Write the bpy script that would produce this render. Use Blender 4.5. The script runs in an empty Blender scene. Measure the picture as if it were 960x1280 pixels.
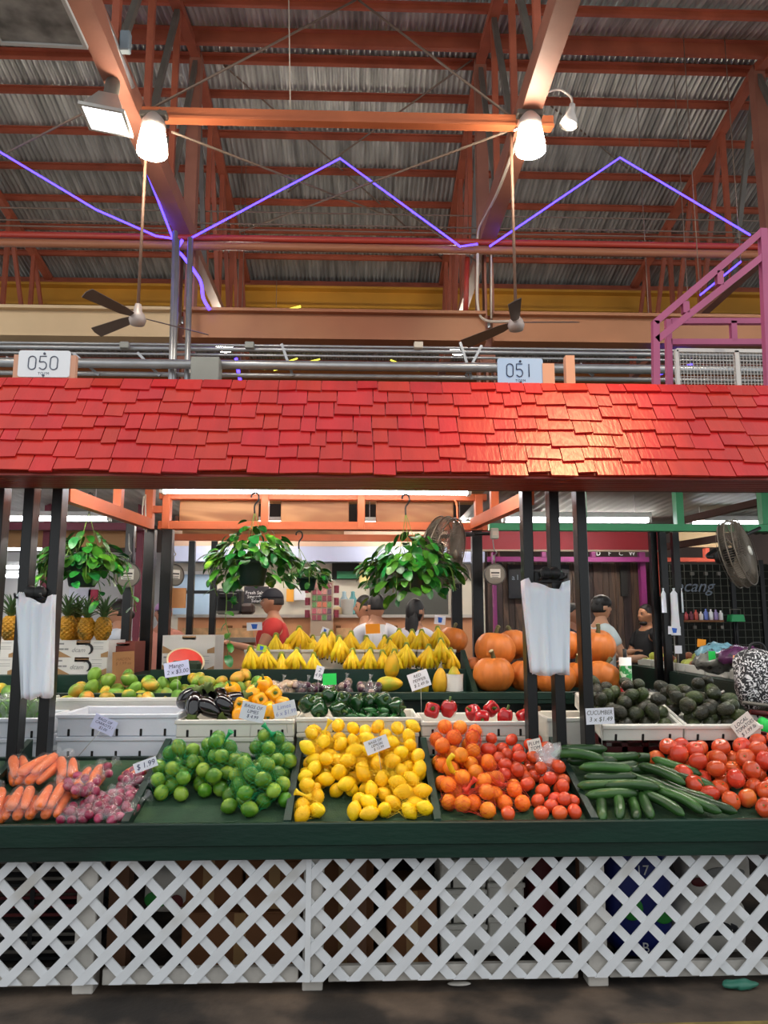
import bpy, bmesh, math, random
from math import sin, cos, pi, radians, sqrt, atan2, tan
from mathutils import Vector, Matrix, Euler, noise

# ------------------------------------------------------------------ camera, world, light, exposure
scene = bpy.context.scene
COL = scene.collection
CAM = Vector((0.0, 0.0, 1.45))
PITCH, YAW, FPX = radians(8.5), radians(1.9), 960.0
cd = bpy.data.cameras.new('camera'); cd.sensor_fit = 'VERTICAL'; cd.sensor_height = 36.0
cd.lens = FPX / 1280 * 36.0; cd.clip_end = 200
cam = bpy.data.objects.new('camera', cd); COL.objects.link(cam)
cam.location = CAM; cam.rotation_euler = (pi/2 + PITCH, 0, -YAW)
scene.camera = cam
CAMROT = Euler((pi/2 + PITCH, 0, -YAW)).to_matrix()

world = bpy.data.worlds.new('world'); scene.world = world; world.use_nodes = True
bg = world.node_tree.nodes['Background']; bg.inputs[0].default_value = (0.93, 0.97, 1.0, 1); bg.inputs[1].default_value = 0.70
vs = scene.view_settings
vs.view_transform = 'Standard'; vs.look = 'None'; vs.gamma = 1.0; vs.use_curve_mapping = False
vs.exposure = 0.74

def ray(px, py):
    return CAMROT @ Vector(((px - 480) / FPX, (640 - py) / FPX, -1.0))
def at(px, py, Y):
    """world point on the plane y = Y seen at photo pixel (px, py)"""
    d = ray(px, py); return CAM + d * (Y / d.y)
def atz(px, py, z):
    d = ray(px, py); return CAM + d * ((z - CAM.z) / d.z)
def ppm(Y, z=1.45):
    """photo pixels per metre at depth Y"""
    return FPX / (Y * cos(PITCH) + (z - 1.45) * sin(PITCH))

# ------------------------------------------------------------------ mesh helper
class MB:
    def __init__(s): s.v = []; s.f = []; s.smooth = []
    def add(s, vs_, fs, sm=False, M=None):
        o = len(s.v)
        for p in vs_:
            p = Vector(p)
            s.v.append(tuple(M @ p) if M is not None else tuple(p))
        for f in fs: s.f.append(tuple(i + o for i in f)); s.smooth.append(sm)
        return s
    def box(s, c, size, rot=None, bev=0.0):
        x, y, z = size[0]/2, size[1]/2, size[2]/2
        M = Matrix.Translation(Vector(c))
        if rot is not None: M = M @ (rot.to_4x4() if isinstance(rot, Matrix) else Euler(rot).to_matrix().to_4x4())
        if bev > 0:
            b = min(bev, x*.9, y*.9, z*.9); pts = []; 
            for sx in (-1, 1):
                for sy in (-1, 1):
                    for sz in (-1, 1):
                        pts += [(sx*x, sy*(y-b), sz*(z-b)), (sx*(x-b), sy*y, sz*(z-b)), (sx*(x-b), sy*(y-b), sz*z)]
            def q(sx, sy, sz, k): return ((sx > 0)*4 + (sy > 0)*2 + (sz > 0))*3 + k
            F = []
            for sg in (-1, 1):
                F.append([q(sg,-1,-1,0), q(sg,1,-1,0), q(sg,1,1,0), q(sg,-1,1,0)][::sg])
                F.append([q(-1,sg,-1,1), q(1,sg,-1,1), q(1,sg,1,1), q(-1,sg,1,1)][::-sg])
                F.append([q(-1,-1,sg,2), q(1,-1,sg,2), q(1,1,sg,2), q(-1,1,sg,2)][::sg])
            for a in (-1, 1):
                for c2 in (-1, 1):
                    F.append([q(a,c2,-1,0), q(a,c2,1,0), q(a,c2,1,1), q(a,c2,-1,1)][::a*c2*-1])
                    F.append([q(a,-1,c2,0), q(a,1,c2,0), q(a,1,c2,2), q(a,-1,c2,2)][::a*c2])
                    F.append([q(-1,a,c2,1), q(1,a,c2,1), q(1,a,c2,2), q(-1,a,c2,2)][::a*c2*-1])
            for sx in (-1, 1):
                for sy in (-1, 1):
                    for sz in (-1, 1):
                        F.append([q(sx,sy,sz,0), q(sx,sy,sz,1), q(sx,sy,sz,2)][::sx*sy*sz])
            return s.add(pts, F, False, M)
        P = [(-x,-y,-z),(x,-y,-z),(x,y,-z),(-x,y,-z),(-x,-y,z),(x,-y,z),(x,y,z),(-x,y,z)]
        F = [(0,3,2,1),(4,5,6,7),(0,1,5,4),(1,2,6,5),(2,3,7,6),(3,0,4,7)]
        return s.add(P, F, False, M)
    def bar(s, a, b, w, h, up=(0,0,1)):
        """rectangular bar from a to b; w = width sideways, h = height along up"""
        a, b = Vector(a), Vector(b); d = (b - a); L = d.length; d.normalize()
        u = Vector(up); sd = d.cross(u)
        if sd.length < 1e-4: sd = d.cross(Vector((0,1,0)))
        sd.normalize(); u = sd.cross(d).normalized()
        R = Matrix((sd, d, u)).transposed()
        return s.box((a + b)/2, (w, L, h), R)
    def tube(s, pts, r, n=8, cap=True, closed=False):
        pts = [Vector(p) for p in pts]; m = len(pts); rs = r if isinstance(r, (list, tuple)) else [r]*m
        V = []; F = []; up = None
        for i, p in enumerate(pts):
            if closed: t = pts[(i+1) % m] - pts[i-1]
            else: t = pts[min(i+1, m-1)] - pts[max(i-1, 0)]
            if t.length < 1e-9: t = Vector((0,0,1))
            t.normalize()
            if up is None:
                up = Vector((0,0,1)) if abs(t.z) < .9 else Vector((1,0,0))
            sx = t.cross(up)
            if sx.length < 1e-5: sx = t.cross(Vector((0.3,1,0.2)))
            sx.normalize(); up = sx.cross(t).normalized()
            for k in range(n):
                a = 2*pi*k/n
                V.append(p + (sx*cos(a) + up*sin(a))*rs[i])
        rng = m if closed else m-1
        for i in range(rng):
            j = (i+1) % m
            for k in range(n):
                k2 = (k+1) % n
                F.append((i*n+k, i*n+k2, j*n+k2, j*n+k))
        s.add(V, F, True)
        if cap and not closed:
            o = len(s.v) - len(V)
            s.f.append(tuple(o+k for k in range(n))[::-1]); s.smooth.append(False)
            s.f.append(tuple(o+(m-1)*n+k for k in range(n))); s.smooth.append(False)
        return s
    def lathe(s, prof, n=16, M=None, sm=True, fn=None):
        """prof: list of (r, z) bottom to top; r==0 ends closed; fn(angle, z, r)->r"""
        V = []; F = []; idx = []
        for r, z in prof:
            if r < 1e-6: idx.append([len(V)]); V.append((0,0,z))
            else:
                row = []
                for k in range(n):
                    a = 2*pi*k/n; rr = fn(a, z, r) if fn else r
                    row.append(len(V)); V.append((rr*cos(a), rr*sin(a), z))
                idx.append(row)
        for A, B in zip(idx[:-1], idx[1:]):
            for k in range(n):
                k2 = (k+1) % n
                if len(A) == 1 and len(B) == 1: continue
                if len(A) == 1: F.append((A[0], B[k2], B[k]))
                elif len(B) == 1: F.append((A[k], A[k2], B[0]))
                else: F.append((A[k], A[k2], B[k2], B[k]))
        return s.add(V, F, sm, M)
    def poly(s, pts2, th, M=None):
        """extruded polygon in XZ plane (x,z), thickness th along y (centred)"""
        n = len(pts2)
        V = [(x, -th/2, z) for x, z in pts2] + [(x, th/2, z) for x, z in pts2]
        F = [tuple(range(n)), tuple(range(2*n-1, n-1, -1))]
        for i in range(n):
            j = (i+1) % n; F.append((i, i+n, j+n, j))
        return s.add(V, F, False, M)
    def mesh(s, name):
        me = bpy.data.meshes.new(name); me.from_pydata(s.v, [], s.f); me.update()
        me.polygons.foreach_set('use_smooth', s.smooth)
        return me
    def build(s, name, mat, parent=None, loc=None, rot=None):
        return obj(name, s.mesh(name), mat, parent, loc, rot)

def obj(name, me, mat=None, parent=None, loc=None, rot=None):
    o = bpy.data.objects.new(name, me); COL.objects.link(o)
    if mat is not None and me is not None and len(me.materials) == 0: me.materials.append(mat)
    if parent is not None: o.parent = parent
    if loc is not None: o.location = loc
    if rot is not None: o.rotation_euler = rot if not isinstance(rot, Matrix) else rot.to_euler()
    return o
def tag(o, label=None, cat=None, group=None, kind=None):
    if label: o['label'] = label
    if cat: o['category'] = cat
    if group: o['group'] = group
    if kind: o['kind'] = kind
    return o
def thing(name, label, cat, loc=(0,0,0), rot=(0,0,0), group=None):
    o = bpy.data.objects.new(name, None); COL.objects.link(o); o.empty_display_size = .05
    o.location = loc; o.rotation_euler = rot
    return tag(o, label, cat, group)
def copy_tree(o, parent=None, loc=None, rot=None, label=None, scale=None):
    c = o.copy(); COL.objects.link(c); c.parent = parent
    for ch in o.children: copy_tree(ch, c)
    if loc is not None: c.location = loc
    if rot is not None: c.rotation_euler = rot
    if scale is not None: c.scale = (scale,)*3 if not hasattr(scale, '__len__') else scale
    if label: c['label'] = label
    return c
def struct(o): o['kind'] = 'structure'; return o

# ------------------------------------------------------------------ materials
MATS = {}
def hexc(h):
    h = h.lstrip('#'); c = [int(h[i:i+2], 16)/255 for i in (0, 2, 4)]
    return tuple((x/12.92 if x <= .04045 else ((x+.055)/1.055)**2.4) for x in c)
def M(name, col, rough=.5, metal=0.0, var=0.0, vscale=8.0, bump=0.0, bscale=40.0, col2=None, c2scale=6.0, c2lo=.45, c2hi=.6,
      rnd=0.0, hue=0.0, emit=None, estr=0.0, trans=0.0, alpha=1.0, coat=0.0, ior=1.45, stretch=None, sss=0.0, spec=.5):
    """procedural Principled material: base colour + noise value variation + second-colour patches + per-object variation + bump"""
    if name in MATS: return MATS[name]
    m = bpy.data.materials.new(name); m.use_nodes = True; nt = m.node_tree; N = nt.nodes; L = nt.links
    b = N['Principled BSDF']
    if isinstance(col, str): col = hexc(col)
    if isinstance(col2, str): col2 = hexc(col2)
    b.inputs['Base Color'].default_value = (*col, 1); b.inputs['Roughness'].default_value = rough; b.inputs['Metallic'].default_value = metal
    b.inputs['Specular IOR Level'].default_value = spec; b.inputs['IOR'].default_value = ior
    if coat: b.inputs['Coat Weight'].default_value = coat; b.inputs['Coat Roughness'].default_value = .15
    if trans: b.inputs['Transmission Weight'].default_value = trans
    if alpha < 1: b.inputs['Alpha'].default_value = alpha
    if sss: b.inputs['Subsurface Weight'].default_value = sss; b.inputs['Subsurface Radius'].default_value = (.02,.01,.005)
    if emit is not None:
        if isinstance(emit, str): emit = hexc(emit)
        b.inputs['Emission Color'].default_value = (*emit, 1); b.inputs['Emission Strength'].default_value = estr
    tc = None
    def coords(sc):
        nonlocal tc
        if tc is None: tc = N.new('ShaderNodeTexCoord')
        mp = N.new('ShaderNodeMapping'); L.new(tc.outputs['Object'], mp.inputs[0])
        st = stretch or (1,1,1); mp.inputs['Scale'].default_value = (st[0], st[1], st[2])
        oi = N.new('ShaderNodeObjectInfo'); ad = N.new('ShaderNodeVectorMath'); ad.operation = 'MULTIPLY_ADD'
        cb = N.new('ShaderNodeCombineXYZ')
        for i in range(3): L.new(oi.outputs['Random'], cb.inputs[i])
        L.new(cb.outputs[0], ad.inputs[0]); ad.inputs[1].default_value = (37, 53, 71); L.new(mp.outputs[0], ad.inputs[2])
        nz = N.new('ShaderNodeTexNoise'); nz.inputs['Scale'].default_value = sc; nz.inputs['Detail'].default_value = 3
        L.new(ad.outputs[0], nz.inputs['Vector']); return nz
    out = None
    def base():
        nonlocal out
        if out is None:
            r = N.new('ShaderNodeRGB'); r.outputs[0].default_value = (*col, 1); out = r.outputs[0]
        return out
    if col2 is not None:
        nz = coords(c2scale); rp = N.new('ShaderNodeMapRange'); rp.inputs[1].default_value = c2lo; rp.inputs[2].default_value = c2hi; rp.interpolation_type = 'SMOOTHSTEP'
        L.new(nz.outputs['Fac'], rp.inputs[0]); mx = N.new('ShaderNodeMix'); mx.data_type = 'RGBA'
        L.new(rp.outputs[0], mx.inputs[0]); L.new(base(), mx.inputs[6]); mx.inputs[7].default_value = (*col2, 1); out = mx.outputs[2]
    if var > 0 or rnd > 0 or hue > 0:
        hs = N.new('ShaderNodeHueSaturation'); L.new(base(), hs.inputs['Color']); out = hs.outputs[0]
        oi = N.new('ShaderNodeObjectInfo')
        val = None
        if var > 0:
            nz = coords(vscale); mr = N.new('ShaderNodeMapRange'); mr.inputs[1].default_value = .3; mr.inputs[2].default_value = .7
            mr.inputs[3].default_value = 1-var; mr.inputs[4].default_value = 1+var; L.new(nz.outputs['Fac'], mr.inputs[0]); val = mr.outputs[0]
        if rnd > 0:
            mr = N.new('ShaderNodeMapRange'); mr.inputs[3].default_value = 1-rnd; mr.inputs[4].default_value = 1+rnd; L.new(oi.outputs['Random'], mr.inputs[0])
            if val is not None:
                mu = N.new('ShaderNodeMath'); mu.operation = 'MULTIPLY'; L.new(val, mu.inputs[0]); L.new(mr.outputs[0], mu.inputs[1]); val = mu.outputs[0]
            else: val = mr.outputs[0]
        if val is not None: L.new(val, hs.inputs['Value'])
        if hue > 0:
            wn = N.new('ShaderNodeTexWhiteNoise'); wn.noise_dimensions = '1D'; L.new(oi.outputs['Random'], wn.inputs['W'])
            mr = N.new('ShaderNodeMapRange'); mr.inputs[3].default_value = .5-hue; mr.inputs[4].default_value = .5+hue
            L.new(wn.outputs['Value'], mr.inputs[0]); L.new(mr.outputs[0], hs.inputs['Hue'])
    if out is not None: L.new(out, b.inputs['Base Color'])
    if bump > 0:
        nz = coords(bscale); bp = N.new('ShaderNodeBump'); bp.inputs['Strength'].default_value = bump; bp.inputs['Distance'].default_value = .01
        L.new(nz.outputs['Fac'], bp.inputs['Height']); L.new(bp.outputs[0], b.inputs['Normal'])
    MATS[name] = m; return m

def wood(name, c1, c2, rough=.5, scale=6, axis=0, bump=.1):
    """grained wood, rings stretched along an axis (0=x,1=y,2=z)"""
    if name in MATS: return MATS[name]
    m = bpy.data.materials.new(name); m.use_nodes = True; nt = m.node_tree; N = nt.nodes; L = nt.links; b = N['Principled BSDF']
    tc = N.new('ShaderNodeTexCoord'); mp = N.new('ShaderNodeMapping'); L.new(tc.outputs['Object'], mp.inputs[0])
    sc = [1,1,1]; sc[axis] = .12; mp.inputs['Scale'].default_value = sc
    w = N.new('ShaderNodeTexNoise'); w.inputs['Scale'].default_value = scale; w.inputs['Detail'].default_value = 4; w.inputs['Distortion'].default_value = 1.2
    L.new(mp.outputs[0], w.inputs['Vector'])
    wv = N.new('ShaderNodeMath'); wv.operation = 'SINE'; mu = N.new('ShaderNodeMath'); mu.operation = 'MULTIPLY'; mu.inputs[1].default_value = 40
    L.new(w.outputs['Fac'], mu.inputs[0]); L.new(mu.outputs[0], wv.inputs[0])
    mr = N.new('ShaderNodeMapRange'); mr.inputs[1].default_value = -1; L.new(wv.outputs[0], mr.inputs[0])
    mx = N.new('ShaderNodeMix'); mx.data_type = 'RGBA'; L.new(mr.outputs[0], mx.inputs[0])
    mx.inputs[6].default_value = (*hexc(c1), 1); mx.inputs[7].default_value = (*hexc(c2), 1)
    L.new(mx.outputs[2], b.inputs['Base Color']); b.inputs['Roughness'].default_value = rough
    bp = N.new('ShaderNodeBump'); bp.inputs['Strength'].default_value = bump; bp.inputs['Distance'].default_value = .005
    L.new(mr.outputs[0], bp.inputs['Height']); L.new(bp.outputs[0], b.inputs['Normal'])
    MATS[name] = m; return m

def text_mesh(txt, size, extr=.0006, align='CENTER', shear=0.0, space=1.0):
    c = bpy.data.curves.new('lettering', 'FONT'); c.body = txt; c.size = size; c.extrude = extr; c.align_x = align; c.align_y = 'CENTER'
    c.shear = shear; c.space_character = space; c.resolution_u = 2
    o = bpy.data.objects.new('lettering', c); COL.objects.link(o)
    me = bpy.data.meshes.new_from_object(o.evaluated_get(bpy.context.evaluated_depsgraph_get()))
    bpy.data.objects.remove(o); bpy.data.curves.remove(c)
    return me
def rng(seed): return random.Random(seed)
# ================================================================== THE HALL
RUST = M('rust_red_steel', '#a3553d', .5, 0, .18, 3, .15, 60, rnd=.10)
RUST2 = M('brown_steel', '#94604e', .55, 0, .15, 2.5, .1, 50)
GREYST = M('grey_green_steel', '#6f6a62', .5, .3, .15, 4)
GALV = M('corrugated_zinc', '#c4c4c0', .32, .6, .4, 1.6, .08, 30, stretch=(6, .5, 1))
CONC = M('stained_concrete', '#54473c', .75, 0, .35, 6, .3, 45, col2='#2a241f', c2scale=3.2, c2lo=.42, c2hi=.62)
GALVPIPE = M('galvanised_conduit', '#a3a5a8', .35, .7, .1, 5)
BLACKRUB = M('black_plastic', '#131313', .45)

# floor with the yellow line painted on it
fl = MB(); fl.box((1, 9, -.05), (34, 38, .1)); struct(fl.build('floor', CONC))
yl = MB(); a = atz(800, 1280, 0); b = atz(960, 1274, 0)
yl.bar((a.x-.1, a.y-.02, .002), (b.x+1.2, a.y-.0, .002), .03, .003)
tag(yl.build('floor_line', M('worn_yellow_paint', '#7d6a36', .7, 0, .4, 12)), 'worn yellow line painted on the concrete floor in front of the counter', 'floor marking')

# roof: gable ridges along X
RY, RZ, VY, VZ = 9.82, 9.5, 15.25, 8.5
def roofz(Y):
    """underside height of the multi-gable roof"""
    per = 2*(VY-RY); t = abs(((Y - RY + per/2) % per) - per/2); return RZ - (RZ-VZ)*t/(VY-RY)
def corrug(y0, y1, x0, x1, lift):
    wl = .082; n = int((x1-x0)/wl*6); V = []; F = []
    for j, y in enumerate((y0, y1)):
        for i in range(n+1):
            x = x0 + (x1-x0)*i/n
            V.append((x, y, roofz(y) + lift[j] + .025*cos(2*pi*(x-x0)/wl)))
    for i in range(n): F.append((i, i+1, n+1+i+1, n+1+i))
    mb = MB(); mb.add(V, F, True); return mb
roof = bpy.data.objects.new('ceiling', None)
COL.objects.link(roof); roof['kind'] = 'structure'
X0, X1 = -15.0, 17.0
edges = [4.4, 5.3, 6.2, 7.1, 8.0, 8.9, 9.82] 
far1 = [9.82, 10.55, 11.3, 12.05, 12.8, 13.55, 14.3, 15.25]
far2 = [15.25, 16.6, 18.0, 19.4, 20.68, 22.0, 23.4, 24.8, 26.1]
for seq in (edges, far1, far2):
    for y0, y1 in zip(seq[:-1], seq[1:]):
        up = roofz(y1) < roofz(y0)
        corrug(y0-.12, y1+.0, X0, X1, (.06, .10) if not up else (.10, .06)).build('roof_sheet', GALV, roof)
# purlins, each a thing along X under the sheets
def purlin(Y, h=.065, w=.05, dz=0, mat=RUST, nm='roof_purlin', lab=None):
    mb = MB(); z = roofz(Y) - h/2 + .03 + dz
    mb.box(((X0+X1)/2, Y, z), (X1-X0, .012, h)); mb.box(((X0+X1)/2, Y-w/2, z+h/2), (X1-X0, w, .012)); mb.box(((X0+X1)/2, Y+w/2, z-h/2), (X1-X0, w, .012))
    o = mb.build(nm, mat)
    tag(o, lab or 'slender rust red steel purlin carrying the corrugated roof', 'purlin', 'roof purlins')
for Y in [8.0, 8.75] + far1[1:-1] + far2[1:-1]: purlin(Y)
for Y, h in ((9.42, .17), (9.95, .07)): purlin(Y, h, .07, lab='deep rust red purlin just before the roof ridge' if h > .1 else 'slim purlin just beyond the roof ridge')

# trusses (one thing each): chords, verticals, diagonals
ZB = 6.62
TX = [-6.3, -2.31, 1.69, 5.69]
for ti, X in enumerate(TX):
    t = thing('roof_truss', ['rust red roof truss beyond the left column', 'rust red roof truss whose bottom chord carries a blue light strip',
              'rust red roof truss above the 051 sign', 'rust red roof truss above the purple frame'][ti], 'truss', (X, RY, 0), group=None)
    X_ = X
    def P(y, z): return (0, y-RY, z)
    for a, b in (((4.4, roofz(4.4)-.12), (RY, RZ-.12)), ((RY, RZ-.12), (VY, VZ-.12))):
        mb = MB(); mb.bar(P(*a), P(*b), .13, .11); mb.build('top_chord', RUST, t)
    mb = MB(); mb.bar(P(4.4, ZB), P(RY, ZB), .20, .24); mb.build('bottom_chord', RUST2, t)
    mb = MB(); mb.bar(P(RY, ZB), P(VY, ZB), .14, .12); mb.build('bottom_chord', RUST2, t)
    mb = MB(); mb.bar(P(RY, ZB-.1), P(RY, RZ-.1), .16, .16, (1,0,0)); mb.build('king_post', RUST2, t)
    ys = [RY + (VY-RY)*k/5 for k in range(6)]; yn = [RY - (RY-4.4)*k/5 for k in range(6)]
    for seq in (ys, yn):
        for k in range(1, 6):
            mb = MB(); mb.bar(P(seq[k], ZB), P(seq[k], roofz(seq[k])-.12), .07, .07, (1,0,0)); mb.build('web_post', RUST, t)
            mb = MB(); lo, hi = (seq[k], seq[k-1]) 
            mb.bar(P(lo, ZB), P(hi, roofz(hi)-.12), .065, .065, (1,0,0)); mb.build('web_diagonal', GREYST if k == 1 or seq is yn else RUST, t)
# columns under the ridge
for X, lab in ((-2.31, 'brown steel column behind the 050 bay with blue light strip at its head'), (1.69, 'brown steel column beside the 051 sign'), (5.69, 'brown steel column behind the purple frame')):
    t = thing('column', lab, 'column', (X, RY, 0))
    mb = MB(); mb.box((0, 0, ZB/2), (.03, .2, ZB)); mb.box((-.1, 0, ZB/2), (.025, .2, ZB)); mb.box((.1, 0, ZB/2), (.025, .2, ZB)); mb.build('shaft', RUST2, t)
    mb = MB(); mb.box((0, -.14, 5.1), (.2, .06, .5)); 
    for dx in (-.07, .07):
        for dz in (-.18, -.06, .06, .18): mb.box((dx, -.175, 5.1+dz), (.025, .02, .025))
    mb.build('bolted_plate', RUST2, t)
    for s in (-1, 1):
        mb = MB(); mb.poly([(s*.12, 5.08), (s*.85, 5.28), (s*.12, 5.28)], .1); mb.build('haunch', RUST2, t)

# deep tan girder along the column line, ochre crane beam at the valley, strut between the chords
TAN = M('tan_painted_steel', '#a8724f', .5, 0, .12, 1.2, .05, 30, col2='#935a3e', c2scale=.35, c2lo=.42, c2hi=.6)
mb = MB(); za = at(480, 394, RY-.25).z; zb = at(480, 428, RY-.25).z
for x0, x1 in ((X0, -2.36), (-2.26, 1.64), (1.74, X1)):
    mb = MB(); mb.box(((x0+x1)/2, RY-.25, (za+zb)/2), (x1-x0, .1, za-zb)); mb.box(((x0+x1)/2, RY-.28, za), (x1-x0, .22, .04)); mb.box(((x0+x1)/2, RY-.28, zb), (x1-x0, .22, .03))
    tag(mb.build('girder', M('beige_painted_steel', '#c4aa86', .5, 0, .08, 1.2, .05, 30) if x0 == X0 else TAN), {X0: 'deep tan steel girder ending at the 050 column', -2.26: 'deep tan steel girder spanning between the two columns', 1.74: 'deep tan steel girder behind the purple frame'}[x0], 'girder')
OCH = M('ochre_painted_steel', '#c08a2e', .5, 0, .15, 1.0, .05, 30)
for Yb, pa, pb, lab in ((VY-.35, 367, 389, 'long ochre crane beam under the roof valley'), (22.5, 465, 476, 'far orange beam glimpsed under the pipes')):
    za = at(480, pa, Yb).z; zb = at(480, pb, Yb).z; mb = MB()
    mb.box((1, Yb, (za+zb)/2), (X1-X0, .1, za-zb)); mb.box((1, Yb-.05, za+.02), (X1-X0, .35, .05)); mb.box((1, Yb-.05, zb), (X1-X0, .3, .05))
    tag(mb.build('crane_beam', OCH if pa < 400 else M('dull_orange_steel', '#9a5a2a', .5, 0, .15, 1)), lab, 'beam')
za = at(480, 360, VY-.3).z
mb = MB(); mb.box((1, VY-.3, za+.05), (X1-X0, .12, .1)); tag(mb.build('valley_beam', RUST), 'rust red beam directly above the ochre crane beam', 'beam')
# red pipe pair along the columns
for py, r, lab, mt in ((301, .045, 'red sprinkler pipe running past the column heads', M('red_pipe_paint', '#a1382c', .4)), (311, .055, 'brown pipe under the red sprinkler pipe', M('brown_pipe_paint', '#9a6245', .45))):
    z = at(480, py, RY-.35).z; mb = MB(); mb.tube([(X0, RY-.35, z), (X1, RY-.35, z)], r, 10); tag(mb.build('sprinkler_pipe', mt), lab, 'pipe')
mb = MB(); p = at(584, 322, RY-.2); mb.tube([p, at(582, 395, RY-.2)], .035, 8); tag(mb.build('riser_pipe', MATS['red_pipe_paint']), 'short bright red riser pipe beside the 051 column', 'pipe')
# strut across at lamp level
a = at(176, 144, 7.2); b = at(690, 152, 7.2); mb = MB(); mb.bar((a.x, 7.2, a.z), (b.x, 7.2, a.z), .12, .11); mb.bar((a.x, 7.14, a.z-.06), (b.x, 7.14, a.z-.06), .03, .03)
tag(mb.build('cross_strut', M('orange_steel', '#b1613c', .5, 0, .15, 2)), 'orange steel strut joining the two chords at lamp height', 'strut')
# thin tie rods crossing under the roof
ROD = M('tie_rod_steel', '#8d7a6c', .5, .4)
for (p0, y0), (p1, y1) in (((185, 138), 7.2), ((445, 0), 8.3)), (((448, 0), 8.3), ((640, 147), 7.2)), (((215, 165), 7.3), ((480, 268), 11.5)), (((640, 162), 7.3), ((300, 290), 11.5)), \
        (((0, 195), 9.6), ((150, 118), 8.0)), (((250, 55), 9.8), ((560, 330), 14.4)), (((590, 75), 9.8), ((360, 240), 12.5)), (((600, 60), 9.8), ((790, 215), 12.0)), (((480, 245), 12.0), ((600, 330), 9.6)):
    mb = MB(); mb.tube([at(*p0, y0), at(*p1, y1)], .014, 5); tag(mb.build('tie_rod', ROD), 'thin steel tie rod crossing under the roof', 'rod', 'roof tie rods')
# thin cable ladders (two horizontal wires) under roof
for py in (268, 283, 290):
    z = at(480, py, 10.6).z; mb = MB(); mb.tube([(X0, 10.6, z), (X1, 10.6, z)], .012, 5); tag(mb.build('cable', ROD), 'thin horizontal cable strung under the roof', 'cable', 'roof cables')

# conduits between girder and canopy
for i, (py, r, Y, lab) in enumerate(((434, .018, 9.1, 'thin grey conduit highest under the girder'), (439, .028, 9.0, 'grey steel conduit just under the topmost one'), (446, .016, 8.9, 'thin dark conduit between two thick pipes'), (458, .055, 8.6, 'thick grey steel pipe running behind the 050 and 051 signs'), (471, .028, 8.8, 'lowest grey conduit above the shingles'))):
    z = at(480, py, Y).z; mb = MB(); mb.tube([(X0, Y, z), (X1, Y, z)], r, 10); tag(mb.build('conduit_pipe', GALVPIPE), lab, 'pipe')
    pass
for (a, b) in (((92, 442), (124, 469)), ((172, 441), (200, 470)), ((352, 430), (366, 470)), ((575, 428), (590, 474)), ((582, 470), (602, 432)), ((725, 455), (742, 470)), ((8, 447), (40, 466))):
    mb = MB(); mb.bar(at(*a, 8.72), at(*b, 8.72), .03, .03); tag(mb.build('pipe_brace', GALVPIPE), 'short slanted strut clamped to the grey pipes', 'brace', 'pipe braces')
# vertical conduits at left column, wavy cable at right column
for pts, r, lab in ((((219, 290), (216, 476)), .035, 'grey vertical conduit left of the 050 column'), (((222, 300), (219, 476)), .03, 'second grey vertical conduit left of the 050 column'), (((238, 298), (236, 478)), .035, 'grey vertical conduit on the 050 column face')):
    mb = MB(); A, B = at(*pts[0], 9.0), at(*pts[1], 8.5); mb.tube([A, (B.x, B.y, 2.9)], r, 8); tag(mb.build('vertical_conduit', GALVPIPE), lab, 'pipe')
def spl(pts, n=6):
    out = []; P = [Vector(p) for p in pts]; P = [P[0]*2-P[1]] + P + [P[-1]*2-P[-2]]
    for i in range(1, len(P)-2):
        for k in range(n):
            t = k/n; a, b, c, d = P[i-1:i+3]
            out.append(.5*((2*b)+(c-a)*t+(2*a-5*b+4*c-d)*t*t+(3*b-a-3*c+d)*t**3))
    return out + [P[-2]]
WHC = M('pale_cable', '#cfc3b4', .5)
mb = MB(); mb.tube(spl([at(708, 0, 6.0), at(690, 52, 6.5), at(660, 138, 7.0), at(625, 233, 8.0), at(608, 268, 9.0), at(598, 290, 9.45), at(597, 330, 9.45), at(597, 380, 9.45), at(606, 400, 9.45), at(640, 402, 9.0)]), .018, 6)
tag(mb.build('power_cable', WHC), 'pale power cable running down the column beside the 051 sign', 'cable')
mb = MB(); mb.tube([at(614, 310, 9.5), at(614, 398, 9.5)], .012, 6); tag(mb.build('thin_cable', WHC), 'thin straight cable hanging on the 051 column', 'cable')
mb = MB(); mb.box(at(258, 465, 8.5), (.32, .2, .3), bev=.01); tag(mb.build('junction_box', M('grey_box_paint', '#8b8d88', .5, 0, .1, 3)), 'grey steel junction box behind the shingle ridge', 'box')
for px, py in ((156, 432), (523, 432), (312, 432)):
    mb = MB(); mb.box(at(px, py, 8.95), (.11, .08, .08), bev=.008); tag(mb.build('conduit_box', MATS['grey_box_paint'] if px != 523 else WHC), 'small pale outlet box on the upper conduit', 'box', 'conduit boxes')

# blue light strips
BLUE = M('blue_led', '#1a10c0', .4, emit=(.055, .03, 1.0), estr=4.5)
def hang_wire(o, p):
    mb = MB(); mb.tube([p, (p.x, p.y, roofz(p.y)+.04)], .006, 5); mb.build('hanger_wire', ROD, o)
def strip(pts, lab, r=.0125, hang=False):
    mb = MB(); mb.tube(pts, r, 6); o = tag(mb.build('light_strip', BLUE), lab, 'light strip')
    if hang: hang_wire(o, pts[0]); hang_wire(o, pts[-1])
strip([at(238, 298, 9.3), at(425, 198, 9.3), at(575, 308, 9.3), at(597, 305, 9.3)], 'blue zigzag light strip peaking between the two columns')
strip([at(612, 308, 9.3), at(775, 197, 9.3), at(938, 294, 9.3)], 'blue zigzag light strip peaking behind the bell shaped floodlight')
strip([at(0, 190, 9.3), at(120, 262, 9.3), at(195, 295, 9.3), at(215, 298, 9.3)], 'blue light strip sloping down to the 050 column head')
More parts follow.
